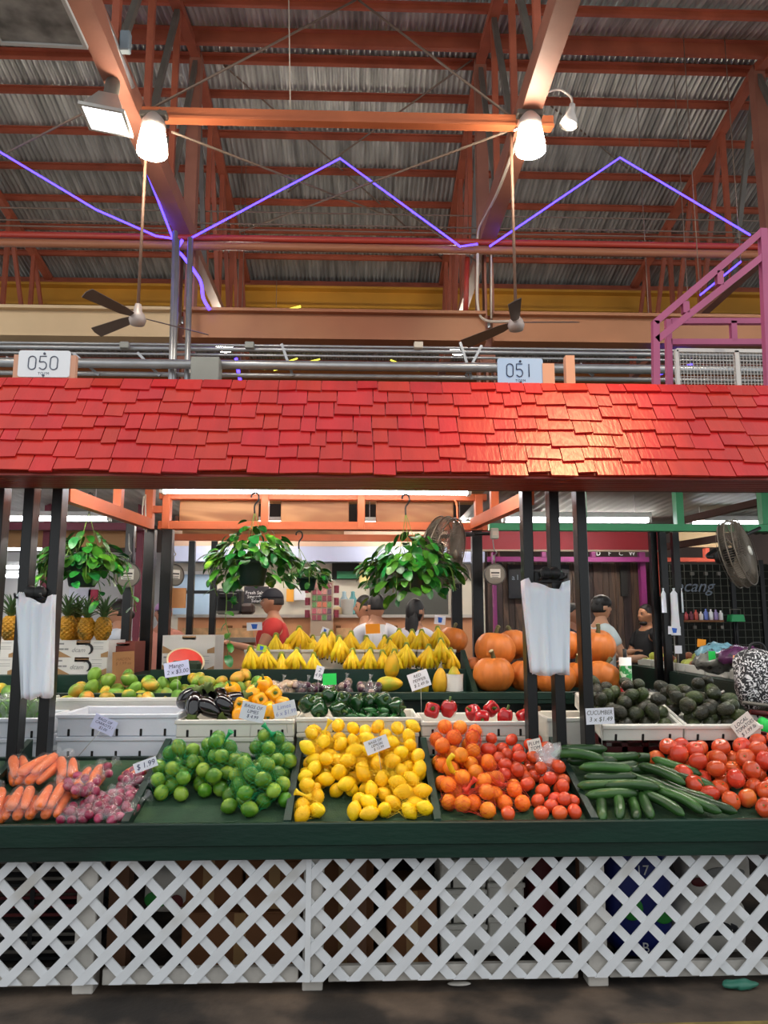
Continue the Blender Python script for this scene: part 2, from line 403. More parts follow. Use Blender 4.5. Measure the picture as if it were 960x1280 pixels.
strip([at(90, 0, 5.75), at(132, 95, 6.55), at(180, 205, 8.0), at(216, 298, 9.4)], 'blue light strip along the truss bottom chord', .014)
strip(spl([at(228, 300, 9.3), at(222, 312, 9.3), at(230, 322, 9.35), at(250, 350, 9.4), at(254, 372, 9.4), at(262, 387, 9.4)]), 'tangled blue light strip hanging at the 050 column', .02)
strip([at(875, 369, 9.3), at(926, 327, 9.3)], 'short blue light strip seen through the magenta gantry', hang=True)
strip([at(295, 448, 12), at(300, 475, 12)], 'tiny blue light strip below the girder', .03, True)
strip([at(815, 470, 10), at(865, 456, 10)], 'short blue light strip behind the wire mesh panel', .02, True)
# yellow glints of far skylight strips
YEL = M('yellow_strip', '#d6d23a', .4, emit='#e8e050', estr=1.2)
for a, b in (((345, 391), (376, 383)), ((330, 462), (372, 448)), ((342, 463), (400, 449)), ((488, 450), (524, 464))):
    mb = MB(); mb.tube([at(*a, 14.62 if a[1] < 400 else 21.3), at(*b, 14.62 if a[1] < 400 else 21.3)], .025, 5); hang_wire(o_ := mb.build('yellow_strip', YEL), at(*a, 14.62 if a[1] < 400 else 21.3)); tag(o_, 'thin yellow glowing strip far under the roof', 'light strip', 'far yellow strips')

# ---- high bay lamps
LAMP = M('lit_refractor', '#ffffff', .3, emit='#fff2dc', estr=48.0)
CAST = M('cast_lamp_housing', '#b9aca6', .45, .3)
def rodto(z0, z1, r, name, mat, par):
    mb = MB(); mb.tube([(0,0,z0), (0,0,z1)], r, 8); return mb.build(name, mat, par)
WARM = M('lit_warm_refractor', '#ffffff', .3, emit='#ffb45a', estr=30.0)
def high_bay(c, lab, lens=None):
    t = thing('high_bay_lamp', lab, 'lamp', c)
    mb = MB(); mb.lathe([(0, -.15), (.10, -.15), (.145, -.13), (.14, -.05), (.115, .1), (.10, .13)], 20); mb.build('refractor', lens or LAMP, t)
    mb = MB(); mb.lathe([(.105, .12), (.12, .14), (.11, .2), (.07, .26), (.03, .3), (0, .3)], 20); mb.build('housing', CAST, t)
    mb = MB(); mb.box((0, 0, .27), (.26, .1, .06), bev=.01); mb.build('mounting_plate', GREYST, t)
    mb = MB(); mb.tube([(0,0,.28), (0,.2,ZB-c.z-.05)], .02, 8); mb.build('hook_rod', GREYST, t)
for px, py, lab in ((191, 176, 'glowing bell shaped high bay lamp under the truss with the blue strip'), (663, 174, 'glowing bell shaped high bay lamp above the 051 sign')):
    c = at(px, py, 6.9); high_bay(c, lab)
for x, y, lab in ((-2.8, .3, 'added fill high bay lamp over the aisle in front of the pineapples'), (5.6, .9, 'added fill high bay lamp over the far end of the aisle'), (5.7, 6.9, 'added fill high bay lamp behind the purple gantry'), (-6.2, 6.9, 'added fill high bay lamp beyond the left truss'), (-2.3, 12.6, 'added fill high bay lamp in the hall behind the cafe'), (1.7, 12.6, 'added fill high bay lamp in the hall behind the shops')): high_bay(Vector((x, y, 6.25)), lab)  # extra lamps added to brighten the produce, shingles and roof
# warm reflector flood over the aisle, aimed at the canopy
c = Vector((1.66, 2.75, 5.0)); aim = Vector((.95, 3.48, 2.45)); q = (aim-c).to_track_quat('-Z', 'Y').to_euler()
t = thing('warm_floodlight', 'warm reflector floodlight over the aisle aimed at the shingles', 'lamp', c, q)
mb = MB(); mb.lathe([(.12, -.1), (.115, -.04), (.08, .06), (.045, .12), (0, .13)], 20); mb.build('reflector_shell', CAST, t)
mb = MB(); mb.lathe([(0, -.02), (.05, -.02), (.05, .03), (0, .03)], 14); mb.build('bulb', WARM, t)
mb = MB(); mb.tube([(0, 0, .12), (0, 0, .5)], .015, 6); mb.tube([(0, 0, .5), q.to_matrix().inverted() @ Vector((0, 0, 4.4))], .012, 6); mb.build('stem', GREYST, t)
ld = bpy.data.lights.new('flood_beam', 'SPOT'); ld.energy = 190; ld.color = (1.0, .66, .30); ld.spot_size = radians(30); ld.spot_blend = 1.0; ld.shadow_soft_size = .06
lo_ = bpy.data.objects.new('flood_beam', ld); COL.objects.link(lo_); lo_.parent = t; lo_.location = (0, 0, -.12)
# square reflector floods
SQ = M('reflector_aluminium', '#b8b4ae', .35, .6, .1, 5)
LENS = M('bright_lens', '#eef2ff', .2, emit='#eef3ff', estr=5.0)
def square_lamp(c, half, rot, lab, lens, fr):
    t = thing('reflector_lamp', lab, 'lamp', c, rot)
    b, a, h = half, half*.45, half*1.15; V = [(-b,-b,0),(b,-b,0),(b,b,0),(-b,b,0),(-a,-a,h),(a,-a,h),(a,a,h),(-a,a,h)]
    mb = MB(); mb.add(V, [(0,1,5,4),(1,2,6,5),(2,3,7,6),(3,0,4,7),(4,5,6,7)]); mb.build('reflector', SQ, t)
    mb = MB(); mb.box((0,0,.005), (b*1.9, b*1.9, .01)); mb.build('lens', lens, t)
    mb = MB()
    for s in (-1, 1): mb.box((s*b, 0, 0), (.03, 2*b+.03, .03)); mb.box((0, s*b, 0), (2*b-.03, .03, .03))
    mb.build('frame', fr, t)
    mb = MB(); mb.lathe([(a*.8, h), (a*.8, h+.15), (a*.5, h+.22), (0, h+.22)], 14); mb.build('ballast_housing', GREYST, t)
    mb = MB(); mb.tube([(0,0,h+.2), (0,0,h+.75)], .015, 6); mb.build('hook_rod', GREYST, t)
square_lamp(at(133, 150, 6.6), .19, (0.05, .12, .1), 'square reflector lamp with bright lens left of the truss chord', LENS, SQ)
DULL = M('grey_lens', '#8f8d88', .3, .2, .5, 6)
square_lamp(at(32, 14, 5.2), .33, (.0, .03, .0), 'large square unlit reflector lamp with grey lens', DULL, M('white_frame', '#d8d8d4', .4))
# bell floodlight at right
c = at(712, 150, 6.9); t = thing('bell_floodlight', 'small white bell shaped floodlight on a curved arm beside the lit lamp', 'lamp', c)
mb = MB(); mb.lathe([(.085, -.06), (.088, -.05), (.075, .0), (.045, .07), (.03, .11), (.03, .17), (0, .17)], 18, Matrix.Rotation(.2, 4, 'Y')); mb.build('shade', M('white_enamel', '#ddd6d0', .35), t)
mb = MB(); mb.lathe([(0, -.045), (.075, -.045)], 18, Matrix.Rotation(.2, 4, 'Y')); mb.build('lens', M('off_white_lens', '#e8e2da', .3), t)
q = at(663, 148, 6.9) - c
mb = MB(); mb.tube(spl([(.03, 0, .16), (.02, 0, .25), (-.1, 0, .33), (-.26, .0, .25), q + Vector((.02, .05, .02)), q + Vector((-.16, .05, -.1))]), .012, 6); mb.build('arm', CAST, t)

# ceiling fans
FANM = M('brown_fan_blade', '#5b4c42', .4, .2)
def ceiling_fan(px, py, Y, angs, lab, top):
    c = at(px, py, Y); t = thing('ceiling_fan', lab, 'ceiling fan', c)
    zt = at(top[0], top[1], Y).z - c.z
    rodto(.05, max(zt, .5), .016, 'down_rod', M('rod_brown', '#7b5d4c', .5), t)
    mb = MB(); mb.lathe([(0, -.09), (.07, -.08), (.085, -.03), (.07, .02), (.045, .05), (.03, .13), (0, .13)], 18); mb.build('motor', CAST, t)
    for a, dr in angs:
        mb = MB(); L = .68; pts = [(.08, -.03), (.2, -.055), (L, -.075), (L+.02, 0), (L, .06), (.2, .045), (.08, .03)]
        MM = Matrix.Rotation(a, 4, 'Z') @ Matrix.Rotation(dr, 4, 'Y') @ Matrix.Rotation(.42, 4, 'X') @ Matrix.Rotation(-pi/2, 4, 'X')
        mb.poly([(x, z) for x, z in pts], .008, MM); mb.build('blade', FANM, t)
ceiling_fan(172, 396, 7.3, ((.35, .12), (2.5, .0), (4.3, .05)), 'dark ceiling fan hanging in front of the girder above the 050 sign', (172, 140))
ceiling_fan(645, 403, 7.3, ((.25, -.12), (2.3, .05), (4.5, .1)), 'dark ceiling fan hanging above the 051 sign', (645, 152))
# hanging thin wires
for (px, p0, p1, Y) in ((361, 0, 138, 7.2),):
    mb = MB(); mb.tube([at(px, p0, Y), at(px+2, p1, Y)], .006, 5); tag(mb.build('hanging_wire', WHC), 'thin pale wire hanging from the roof to the strut', 'wire')
mb = MB(); mb.box(at(157, 53, 6.4), (.09, .08, .2), bev=.01); tag(mb.build('switch_box', M('blue_grey_box', '#7c8890', .5)), 'small blue grey switch box on the truss', 'box')
mb = MB(); mb.tube([at(122, 0, 5.9), at(165, 108, 6.8)], .03, 8); tag(mb.build('chord_conduit', GALVPIPE), 'grey conduit running beside the truss chord', 'pipe')

# purple steel frame and wire mesh panel above the canopy on the right
PINK = M('magenta_steel', '#b0557c', .45, 0, .08, 3)
t = thing('magenta_gantry', 'magenta steel gantry rising above the shingles beside the mesh panel', 'gantry', at(824, 478, 5.6))
O = t.location
def fr(name, a, b, Y=5.6, Y2=None, w=.05):
    mb = MB(); mb.bar(at(*a, Y)-O, at(*b, Y2 or Y)-O, w, w, (0,1,0)); mb.build(name, PINK, t)
fr('post', (821, 560), (819, 402)); fr('post', (838, 560), (835, 400), 6.4)
fr('post', (966, 600), (953, 287), 5.6, w=.055)
fr('rail', (818, 404), (952, 290)); fr('rail', (820, 426), (954, 320))
fr('rail', (838, 402), (965, 402), 6.4); fr('rail', (838, 428), (965, 428), 6.4)
fr('strut', (899, 340), (899, 357)); fr('strut', (856, 378), (857, 392)); fr('strut', (916, 402), (917, 428), 6.4)
t2 = thing('mesh_panel', 'white steel wire mesh panel behind the purple frame', 'mesh panel', at(845, 478, 6.0))
O2 = t2.location; WHS = M('white_steel', '#cfcac4', .4, .2)
a, b = at(845, 438, 6.0)-O2, at(975, 438, 6.0)-O2
mb = MB(); mb.bar(a, (a.x, 0, -.5), .03, .03, (0,1,0)); mb.bar((b.x, 0, a.z), (b.x, 0, -.5), .03, .03, (0,1,0)); mb.bar(a, (b.x, 0, a.z), .03, .03); 
m_ = at(920, 440, 6.0)-O2; mb.bar((m_.x, 0, a.z), (m_.x, 0, -.5), .035, .03, (0,1,0)); mb.build('frame', WHS, t2)
mb = MB(); nx = int((b.x-a.x)/.028)
for i in range(1, nx): mb.tube([(a.x+i*.028, 0, a.z), (a.x+i*.028, 0, -.5)], .003, 4, False)
for k in range(1, 26): mb.tube([(a.x, 0, a.z-k*.028), (b.x, 0, a.z-k*.028)], .003, 4, False)
o = mb.build('wire_mesh', WHS, t2); o['kind'] = 'stuff'
# wooden stubs standing up behind the ridge
for px, p0, p1, w in ((684, 456, 490, .06), (711, 446, 490, .045)):
    a = at(px, p0, 3.66); b = at(px, p1, 3.66); mb = MB(); mb.bar((a.x, 3.66, 2.35), (a.x, 3.66, a.z), w, .044, (0,1,0)); tag(mb.build('wooden_stub', M('peach_wood', '#d8a184', .6)), 'peach painted wooden stub standing up behind the shingle ridge beside the 051 sign', 'post', 'ridge stubs')
# end walls far away
mb = MB(); mb.box((1, 27, 4.2), (36, .2, 8.5)); struct(mb.build('wall_back', M('far_wall_brown', '#4a3b34', .8, 0, .3, .6)))
# ================================================================== THE STALL
GREEN = M('dark_green_paint', '#042c20', .45, 0, .25, 3, .12, 60, col2='#031e16', c2scale=2.2, stretch=(.3, 1, 1))
GREENIN = M('green_tray_lining', '#23402a', .85, 0, .22, 9, .2, 120, col2='#334d30', c2scale=5)
SHING = M('red_shingle_paint', '#c62721', .32, 0, .12, 10, .2, 55, rnd=.07, hue=.0035, stretch=(1, .25, .25), coat=.0, spec=.5)
SOFF = M('dark_red_soffit', '#8f2a1c', .4, 0, .15, 4, .06, 40, stretch=(.15, 1, 1))
ORANGE = M('orange_painted_wood', '#d0683c', .5, 0, .12, 3, .05, 60)
BLACK = M('black_painted_wood', '#060708', .3, 0, .3, 4, .06, 60, stretch=(1,1,.2))
PLY = wood('plywood', '#b98654', '#8e5a30', .55, 2.6, 0)
R = rng(5)

# ---- shingled canopy
EY, EZ, SL, LEN = 3.30, 2.112, radians(60), .585
XL, XR = -2.3, 2.65
t = thing('shingle_canopy', 'red painted wooden shingle canopy running along the front of the produce stall', 'canopy', (0, EY, EZ))
def slope(s, n): return Vector((0, s*cos(SL) - n*sin(SL), s*sin(SL) + n*cos(SL)))
mb = MB(); mb.box(slope(LEN/2, -.012) + Vector(((XL+XR)/2, 0, 0)), (XR-XL, LEN, .02), (SL, 0, 0)); mb.build('sheathing', SOFF, t)
nrow = 7; expo = LEN/6.65
for r_ in range(nrow):
    s0 = r_*expo; x = XL + R.uniform(0, .1)
    while x < XR:
        w = R.choice((.07, .085, .10, .12, .14, .155, .17)) ; w = min(w, XR-x)
        if w < .03: break
        drop = R.choice((0, 0, .018, .022, .012)) if r_ else R.choice((0, 0, .012, .016))
        L0 = expo*1.55; s1 = min(s0 + L0, LEN+.01)
        l = s1 - (s0-drop); th = R.uniform(.008, .012)
        mb = MB(); jt = R.uniform(-.006, .006)
        # wedge: thick at the butt, thin at the top
        z0 = .008; w2 = w-.004
        V = [(-w2/2, 0, z0), (w2/2, jt, z0), (w2/2, l, .0), (-w2/2, l, .0), (-w2/2, 0, z0+th), (w2/2, jt, z0+th), (w2/2, l, .003), (-w2/2, l, .003)]
        mb.add(V, [(0,3,2,1),(4,5,6,7),(0,1,5,4),(1,2,6,5),(2,3,7,6),(3,0,4,7)])
        p = slope(s0-drop, R.uniform(0, .002)); 
        mb.build('shingle', SHING, t, (x+w/2, p.y, p.z), (SL, 0, R.uniform(-.012, .012)))
        x += w
# soffit boards underneath, a trim fascia behind the butts
for k in range(6):
    mb = MB(); mb.box(((XL+XR)/2, .03+.05*k+.025, -.006), (XR-XL, .047, .012), bev=.003); mb.build('soffit_board', SOFF, t)
mb = MB(); mb.box(((XL+XR)/2, .345, .03), (XR-XL, .03, .08)); mb.build('header', M('dark_header_wood', '#3c1c16', .5), t)
mb = MB(); mb.box(((XL+XR)/2, .02, .0), (XR-XL, .02, .03)); mb.build('drip_edge', SOFF, t)
mb = MB(); mb.box(((XL+XR)/2, LEN*cos(SL)+.02, LEN*sin(SL)-.25), (XR-XL, .02, .52)); mb.build('back_board', SOFF, t)

# ---- number signs on the ridge
INK = M('navy_ink', '#2b3550', .5)
def digit_tubes(mb, ch, cx, h, w, r):
    if ch == '0':
        pts = []
        for k in range(8): a = pi*k/8; pts.append((cx+w/2*cos(a), 0, h/2-w/2+w/2*sin(a)))
        for k in range(8): a = pi+pi*k/8; pts.append((cx+w/2*cos(a), 0, -h/2+w/2+w/2*sin(a)))
        mb.tube(pts, r, 6, closed=True)
    elif ch == '1': mb.tube([(cx, 0, h/2), (cx, 0, -h/2)], r, 6)
    elif ch == '5':
        mb.tube([(cx+w*.45, 0, h/2), (cx-w*.42, 0, h/2), (cx-w*.46, 0, h*.06)], r, 6)
        pts = [(cx-w*.46, 0, h*.06)]
        for k in range(9): a = pi*.62-pi*1.3*k/8; pts.append((cx+w*.02+w*.46*cos(a), 0, -h*.2+h*.3*sin(a)))
        pts.append((cx-w*.46, 0, -h*.36)); mb.tube(pts, r, 6)
for txt, x0, x1, y0, y1, fc, lab, ink, post in (('050', 24, 87, 438, 472, '#eef0f2', 'white number sign reading 050 standing on the shingle ridge', '#5d6474', True), ('051', 621.5, 679, 447.5, 481, '#a9c4e6', 'pale blue number sign reading 051 standing on the shingle ridge', '#22304f', False)):
    Y = 3.645; c = at((x0+x1)/2, (y0+y1)/2, Y); k = ppm(Y, c.z); W, H = (x1-x0)/k, (y1-y0)/k
    t = thing('number_sign', lab, 'sign', (c.x, Y, c.z-H/2))
    pts = []; rr = .012
    for cx, cz, a0 in ((W/2-rr, H-rr, 0), (-W/2+rr, H-rr, pi/2), (-W/2+rr, rr, pi), (W/2-rr, rr, 1.5*pi)):
        for i in range(4): a = a0+pi/2*i/3; pts.append((cx+rr*cos(a), cz+rr*sin(a)))
    mb = MB(); mb.poly(pts[::-1], .008); mb.build('plate', M('sign_plate_'+txt, fc, .4), t)
    mb = MB(); step = W*.21; cx0 = -step-W*.02; im = M('sign_ink_'+txt, ink, .5)
    for i, ch in enumerate(txt): digit_tubes(mb, ch, cx0+i*step, H*.50, W*.145, W*.0115)
    mb.build('numeral', im, t, (0, -.005, H*.53))
    me = text_mesh('TOYM', W*.075, .0004, space=1.1); obj('lettering', me, im, t, (0, -.0046, H*.13), (pi/2, 0, 0))
    mb = MB(); mb.lathe([(0, 0), (.006, 0), (.006, .004), (0, .004)], 8, Matrix.Rotation(pi/2, 4, 'X')); me = mb.mesh('screw')
    for zz in (H*.88, H*.06): obj('screw', me, im, t, (0, -.004, zz))
    if post:
        for s in (-1, 1):
            mb = MB(); mb.box((s*(W/2-.005), .017, H/2-.15), (.06, .03, H+.26)); mb.build('backing_post', M('peach_wood', '#d8a184', .6), t)
    else:
        mb = MB(); mb.box((0, .017, H/2-.2), (.05, .03, H+.3)); mb.build('backing_post', M('peach_wood', '#d8a184', .6), t)

# ---- black posts in two groups of three
PY_ = 3.86; PZ0 = .55
def post(px, py, lab, grp=None, Y=PY_, z0=PZ0, z1=2.48, w=.05, d=.085, mat=None, py2=None):
    p = at(px, py, Y); mb = MB(); mb.box((0, 0, (z1-z0)/2), (w, d, z1-z0), bev=.003)
    o = mb.build('black_post', mat or BLACK, None, (p.x, Y, z0)); return tag(o, lab, 'post', grp)
for px, lab in ((656.5, 'black wooden post beside the red pepper box, carrying the plastic bag rack'), (689.5, 'black wooden post in the middle of the three beside the pumpkins'), (723, 'black wooden post beside the avocado boxes')): post(px, 614, lab)
for px, lab in ((4, 'black wooden post outermost of the three beside the pineapples'), (41, 'black wooden post behind the plastic bags near the pineapples'), (76, 'black wooden post beside the mangoes')): post(px, 614, lab)
# ---- back frame of the bay : posts and orange header with plywood panels
YB = 5.6
hx0, hx1 = at(207, 660, YB).x, at(600, 660, YB).x
for px, lab in ((187, 'black square post at the back left of the bay with a dial scale'), (209, 'second black square post at the back left of the bay'), (570, 'black square post behind the caged wall fan'), (596, 'black square post behind the hanging dial scale')):
    post(px, 700, lab, None, YB, 0, 2.15, .075, .075)
for px, Y, lab in ((162, 6.2, 'slim black post behind the left hanging plant'), (240, 8.2, 'slim black post at the cafe entrance'), (268, 8.2, 'slim black post beside the long trailing vine')):
    post(px, 700, lab, None, Y, 0, 2.35, .065, .065)
t = thing('back_header', 'orange timber header with plywood infill at the back of the stall', 'header', ((hx0+hx1)/2, YB, 2.15))
hw = hx1-hx0; zt = at(400, 618, YB).z - 2.15
def hb(nm, c, s, m=ORANGE):
    mb = MB(); mb.box(c, s, bev=.004); mb.build(nm, m, t)
hb('rail', (0, 0, .03), (hw+.1, .07, .06)); hb('rail', (0, 0, zt-.02), (hw+.1, .07, .05))
for px in (209, 331.5, 451.5, 598): hb('stud', (at(px, 640, YB).x-t.location.x, -.005, zt/2), (.055, .08, zt))
for p0, p1 in ((222, 322), (350, 436), (470, 568)):
    a, b = at(p0, 640, YB).x-t.location.x, at(p1, 640, YB).x-t.location.x
    hb('plywood_panel', ((a+b)/2, .06, zt/2), (b-a, .012, zt*.9), PLY)
hb('corner_stud', (at(187, 640, YB).x-t.location.x, 0, zt/2+.02), (.06, .08, zt+.05)); hb('corner_block', (at(198, 640, YB).x-t.location.x, .0, zt*.55), (.12, .05, .05))
# side rails: front post to back post
for (a, b), lab in ((((82, 618), (186, 655)), 'orange timber side rail sloping past the left hanging plant'), (((662, 622), (592, 655)), 'orange timber side rail behind the black posts near the wall fan')):
    A, B = at(*a, 4.0), at(*b, YB-.06); t = thing('side_rail', lab, 'rail', A)
    mb = MB(); mb.bar((0,0,0), B-A, .05, .075); mb.build('beam', ORANGE, t)
    mid = (B-A)*.55; mb = MB(); mb.bar(mid+Vector((0,0,.0)), mid+Vector((0,0,.28)), .05, .06, (0,1,0)); mb.build('stud', ORANGE, t)
# plywood ceiling over the bay and a fluorescent strip under it
mb = MB(); mb.box((-.3, 4.78, 2.475), (2.9, 1.72, .02)); tag(mb.build('bay_ceiling', PLY), 'plywood ceiling over the produce bay', 'ceiling board')
TUBE = M('fluorescent_tube', '#ffffff', .3, emit='#f4f8ff', estr=9.0)
WFIX = M('white_fixture', '#e9e9e6', .4)
def tube_light(c, L, lab, ang=0.0, n=1, mat=TUBE, tilt=0.0, hang=None):
    t = thing('fluorescent_light', lab, 'light', c, (0, tilt, ang))
    mb = MB(); mb.box((0, 0, .045), (L, .12, .05), bev=.006); mb.build('housing', WFIX, t)
    for k in range(n):
        mb = MB(); mb.tube([(-L/2+.02, (k-(n-1)/2)*.06, 0), (L/2-.02, (k-(n-1)/2)*.06, 0)], .017, 8); mb.build('tube', mat, t)
    mb = MB()
    for s in (-1, 1): mb.box((s*(L/2-.012), 0, .005), (.024, .1, .05))
    mb.build('end_cap', WFIX, t)
    if hang:
        for s in (-1, 1):
            mb = MB(); mb.tube([(s*L*.4, 0, .06), (s*L*.4, 0, hang-c[2])], .004, 5); mb.build('hanger_wire', WFIX, t)
    return t
FILLTUBE = M('added_fill_tube', '#ffffff', .3, emit='#fff8ee', estr=22.0)  # stronger glow, only for the tubes added as fill light
tube_light((-.3, 5.40, 2.40), 2.2, 'long fluorescent light under the plywood ceiling of the produce bay')
tube_light((-.3, 4.10, 2.40), 2.2, 'added hidden fill tube behind the canopy header above the foam boxes', n=2, mat=FILLTUBE)  # this and the next two are out of sight, added to brighten the produce
tube_light((1.9, 4.25, 2.30), 1.2, 'added hidden fill tube behind the canopy header above the avocados', n=2, mat=FILLTUBE)
tube_light((-2.0, 4.25, 2.30), 1.0, 'added hidden fill tube behind the canopy header above the pineapples', n=2, mat=FILLTUBE)

# ---- the counter: sloped tray, fascia boards, dividers
t = thing('display_counter', 'dark green sloped produce counter with raised front lip', 'counter', (0, 3.28, 0))
def cb(nm, c, s, m=GREEN, rot=None, bev=.004):
    mb = MB(); mb.box((c[0], c[1]-3.28, c[2]), s, rot, bev); return mb.build(nm, m, t)
CX, CW = .25, 5.1
cb('upper_fascia', (CX, 3.275, .622), (CW, .03, .088)); cb('lower_fascia', (CX, 3.29, .552), (CW, .03, .06)); 
TS = atan2(.16, .65)
def trayz(y): return .632 + (y-3.29)*.246
cb('tray_floor', (CX, 3.63, trayz(3.63)-.008), (CW, .70, .016), GREENIN, (TS, 0, 0), 0)
DIV = [(-1.62, .78), (-.94, .75), (-.285, .72), (.33, .72), (.98, .76)]
for x, hgt in DIV:
    mb = MB(); mb.poly([(3.29, .63), (3.29, .672), (3.98, .90), (3.98, .78)], .03); me = mb.mesh('divider')
    o = obj('divider', me, GREEN, t, (x, -3.28, 0), (0, 0, pi/2)); 
cb('back_rail', (CX, 3.985, .765), (CW, .03, .10))
cb('step_shelf', (CX, 4.30, .79), (CW, .62, .02)); cb('shelf_riser', (-.1, 4.63, .93), (4.0, .02, .28))
# upper tier shelves
PZ = 1.045
cb('upper_shelf', (-.20, 4.72, PZ-.012), (2.9, .34, .02)); cb('shelf_lip', (-.20, 4.545, PZ+.008), (2.9, .02, .045))
cb('banana_board', (-.18, 4.87, PZ+.07), (2.2, .02, .15)); cb('banana_shelf', (-.18, 5.12, PZ+.11), (2.2, .5, .02))
cb('pumpkin_shelf', (1.05, 4.86, 1.02), (1.1, .6, .02)); cb('pumpkin_lip', (1.05, 4.55, 1.035), (1.1, .02, .055)); cb('pumpkin_back', (1.05, 5.17, 1.1), (1.1, .02, .16))
sx = at(590, 850, 4.7).x
mb = MB(); mb.poly([(4.55, 1.03), (4.55, 1.07), (5.1, 1.30), (5.1, 1.03)], .03); obj('end_divider', mb.mesh('end_divider'), GREEN, t, (sx, -3.28, 0), (0, 0, pi/2))
cb('carton_shelf', (-1.75, 5.16, 1.145), (1.6, .5, .02)); cb('carton_lip', (-1.75, 4.905, 1.10), (1.6, .02, .11))
for lx in (-2.0, -1.0, 0, 1.0, 2.0):
    for ly in (3.5, 4.5, 5.3): cb('leg', (lx, ly, .3 if ly < 4 else .5), (.08, .08, .6 if ly < 4 else 1.0), M('old_timber', '#6b4a34', .7), None, 0)

# ---- lattice panels, posts and sill
WHL = M('white_lattice_paint', '#d6d8da', .5, 0, .07, 6, .08, 60, col2='#b9b6b0', c2scale=3.2, c2lo=.58, c2hi=.75)
GRW = M('weathered_white_timber', '#b3aea6', .7, 0, .2, 8, .2, 50)
YL = 3.33
def clip(poly, x0, x1, z0, z1):
    for ax, lim, sg in ((0, x0, 1), (0, x1, -1), (1, z0, 1), (1, z1, -1)):
        out = []
        for i in range(len(poly)):
            a, b = poly[i-1], poly[i]; ia = (a[ax]-lim)*sg >= 0; ib = (b[ax]-lim)*sg >= 0
            if ia != ib:
                k = (lim-a[ax])/(b[ax]-a[ax]); out.append(tuple(a[j]+(b[j]-a[j])*k for j in (0, 1)))
            if ib: out.append(b)
        poly = out
        if not poly: return []
    return poly
zt, zb = .545, .045
def lattice(x0, x1, hole, pitch, lab, Y=YL):
    hx, hz = hole; t = thing('lattice_screen', lab, 'lattice', ((x0+x1)/2, Y, zb)); hw = .036/2*sqrt(2)
    for sg, lay in ((1, -.004), (-1, .004)):
        n = int((x1-x0)/pitch)+8
        for k in range(-n, n):
            cx = hx + (k+.5)*pitch   # slat centre line crosses z=hz at cx, slope sg
            P = [(cx-hw+(z-hz)*sg, z) for z in (zb-.1, zt+.1)] + [(cx+hw+(z-hz)*sg, z) for z in (zt+.1, zb-.1)]
            c = clip(P, x0, x1, zb, zt)
            if len(c) < 3: continue
            ar = abs(sum(c[i-1][0]*c[i][1]-c[i][0]*c[i-1][1] for i in range(len(c))))/2
            if ar < 4e-4: continue
            if sum(c[i-1][0]*c[i][1]-c[i][0]*c[i-1][1] for i in range(len(c))) < 0: c = c[::-1]
            mb = MB(); mb.poly([(x-(x0+x1)/2, z-zb) for x, z in c], .0075); mb.build('slat', WHL, t, (0, lay, 0))
    return t
h1 = at(112.5, 1098, YL); h2 = at(763, 1085, YL)
xs = at(384, 1150, YL).x
lattice(-2.2, xs-.002, (h1.x, h1.z), .1485, 'white diagonal lattice panel in front of the carrot and lime bins')
lattice(xs+.012, 2.75, (h2.x, h2.z), .1435, 'white diagonal lattice panel in front of the lemon and tomato bins')
mb = MB(); mb.box((xs+.004, YL-.001, (zt+zb)/2), (.022, .02, zt-zb)); tag(mb.build('lattice_strip', WHL), 'white vertical strip covering the joint of the lattice panels', 'strip')
for px, lab in ((107, 'weathered white block post behind the lattice below the shallots'), (391, 'weathered white block post behind the lattice joint'), (745, 'weathered white block post behind the lattice below the cucumbers')):
    x = at(px, 1235, YL+.06).x; mb = MB(); mb.box((0, 0, .26), (.082, .085, .52), bev=.004); tag(mb.build('block_post', GRW, None, (x, YL+.06, 0)), lab, 'post')
for k, (x0, x1) in enumerate(((-2.2, at(66, 1235, YL).x-.01+.09), (at(125, 1235, YL).x, at(372, 1235, YL).x), (at(410, 1235, YL).x, at(725, 1235, YL).x), (at(765, 1235, YL).x, 2.75))):
    mb = MB(); mb.box(((x0+x1)/2, YL+.035, .062), (x1-x0, .03, .06), bev=.003); tag(mb.build('sill_board', GRW), ['weathered sill board under the carrot bin lattice', 'weathered sill board under the lime bin lattice', 'weathered sill board under the lemon bin lattice', 'weathered sill board under the cucumber bin lattice'][k], 'board')
# ================================================================== FOAM BOXES
FOAM = M('white_foam', '#d9d6cc', .6, 0, .05, 6, .05, 90)
FOAMB = M('white_foam_cool', '#cfd3da', .6, 0, .05, 6, .05, 90)
SLOT = M('slot_shadow', '#1a1816', .8)
def foam_box(c, W, D, H, lab, rot=(0,0,0), mat=FOAM, slots=5, grp=None, bottom_slots=True, recess=False):
    """open foam produce box, origin at bottom centre"""
    t = thing('foam_box', lab, 'box', c, rot, grp); w = .018
    mb = MB(); b = .006
    mb.box((0, 0, .01), (W-.02, D-.02, .02))
    mb.box((0, -D/2+w/2, H/2), (W, w, H), bev=b); mb.box((0, D/2-w/2, H/2), (W, w, H), bev=b)
    for s in (-1, 1): mb.box((s*(W/2-w/2), 0, H/2), (w, D-2*w+.002, H), bev=b)
    mb.box((0, -D/2-.004, H-.01), (W+.008, .012, .02), bev=.003)
    mb.build('shell', mat, t)
    for k in range(slots):
        x = (k+.5)/slots*W - W/2
        mb = MB(); mb.box((x, -D/2-.0005, .02), (.012, .006, .035), bev=.002); mb.build('vent_slot', SLOT, t)
    if recess:
        mb = MB(); mb.box((0, -D/2-.003, H*.5), (W*.35, .004, H*.45)); mb.build('label_panel', mat, t)
    return t
BX = {}
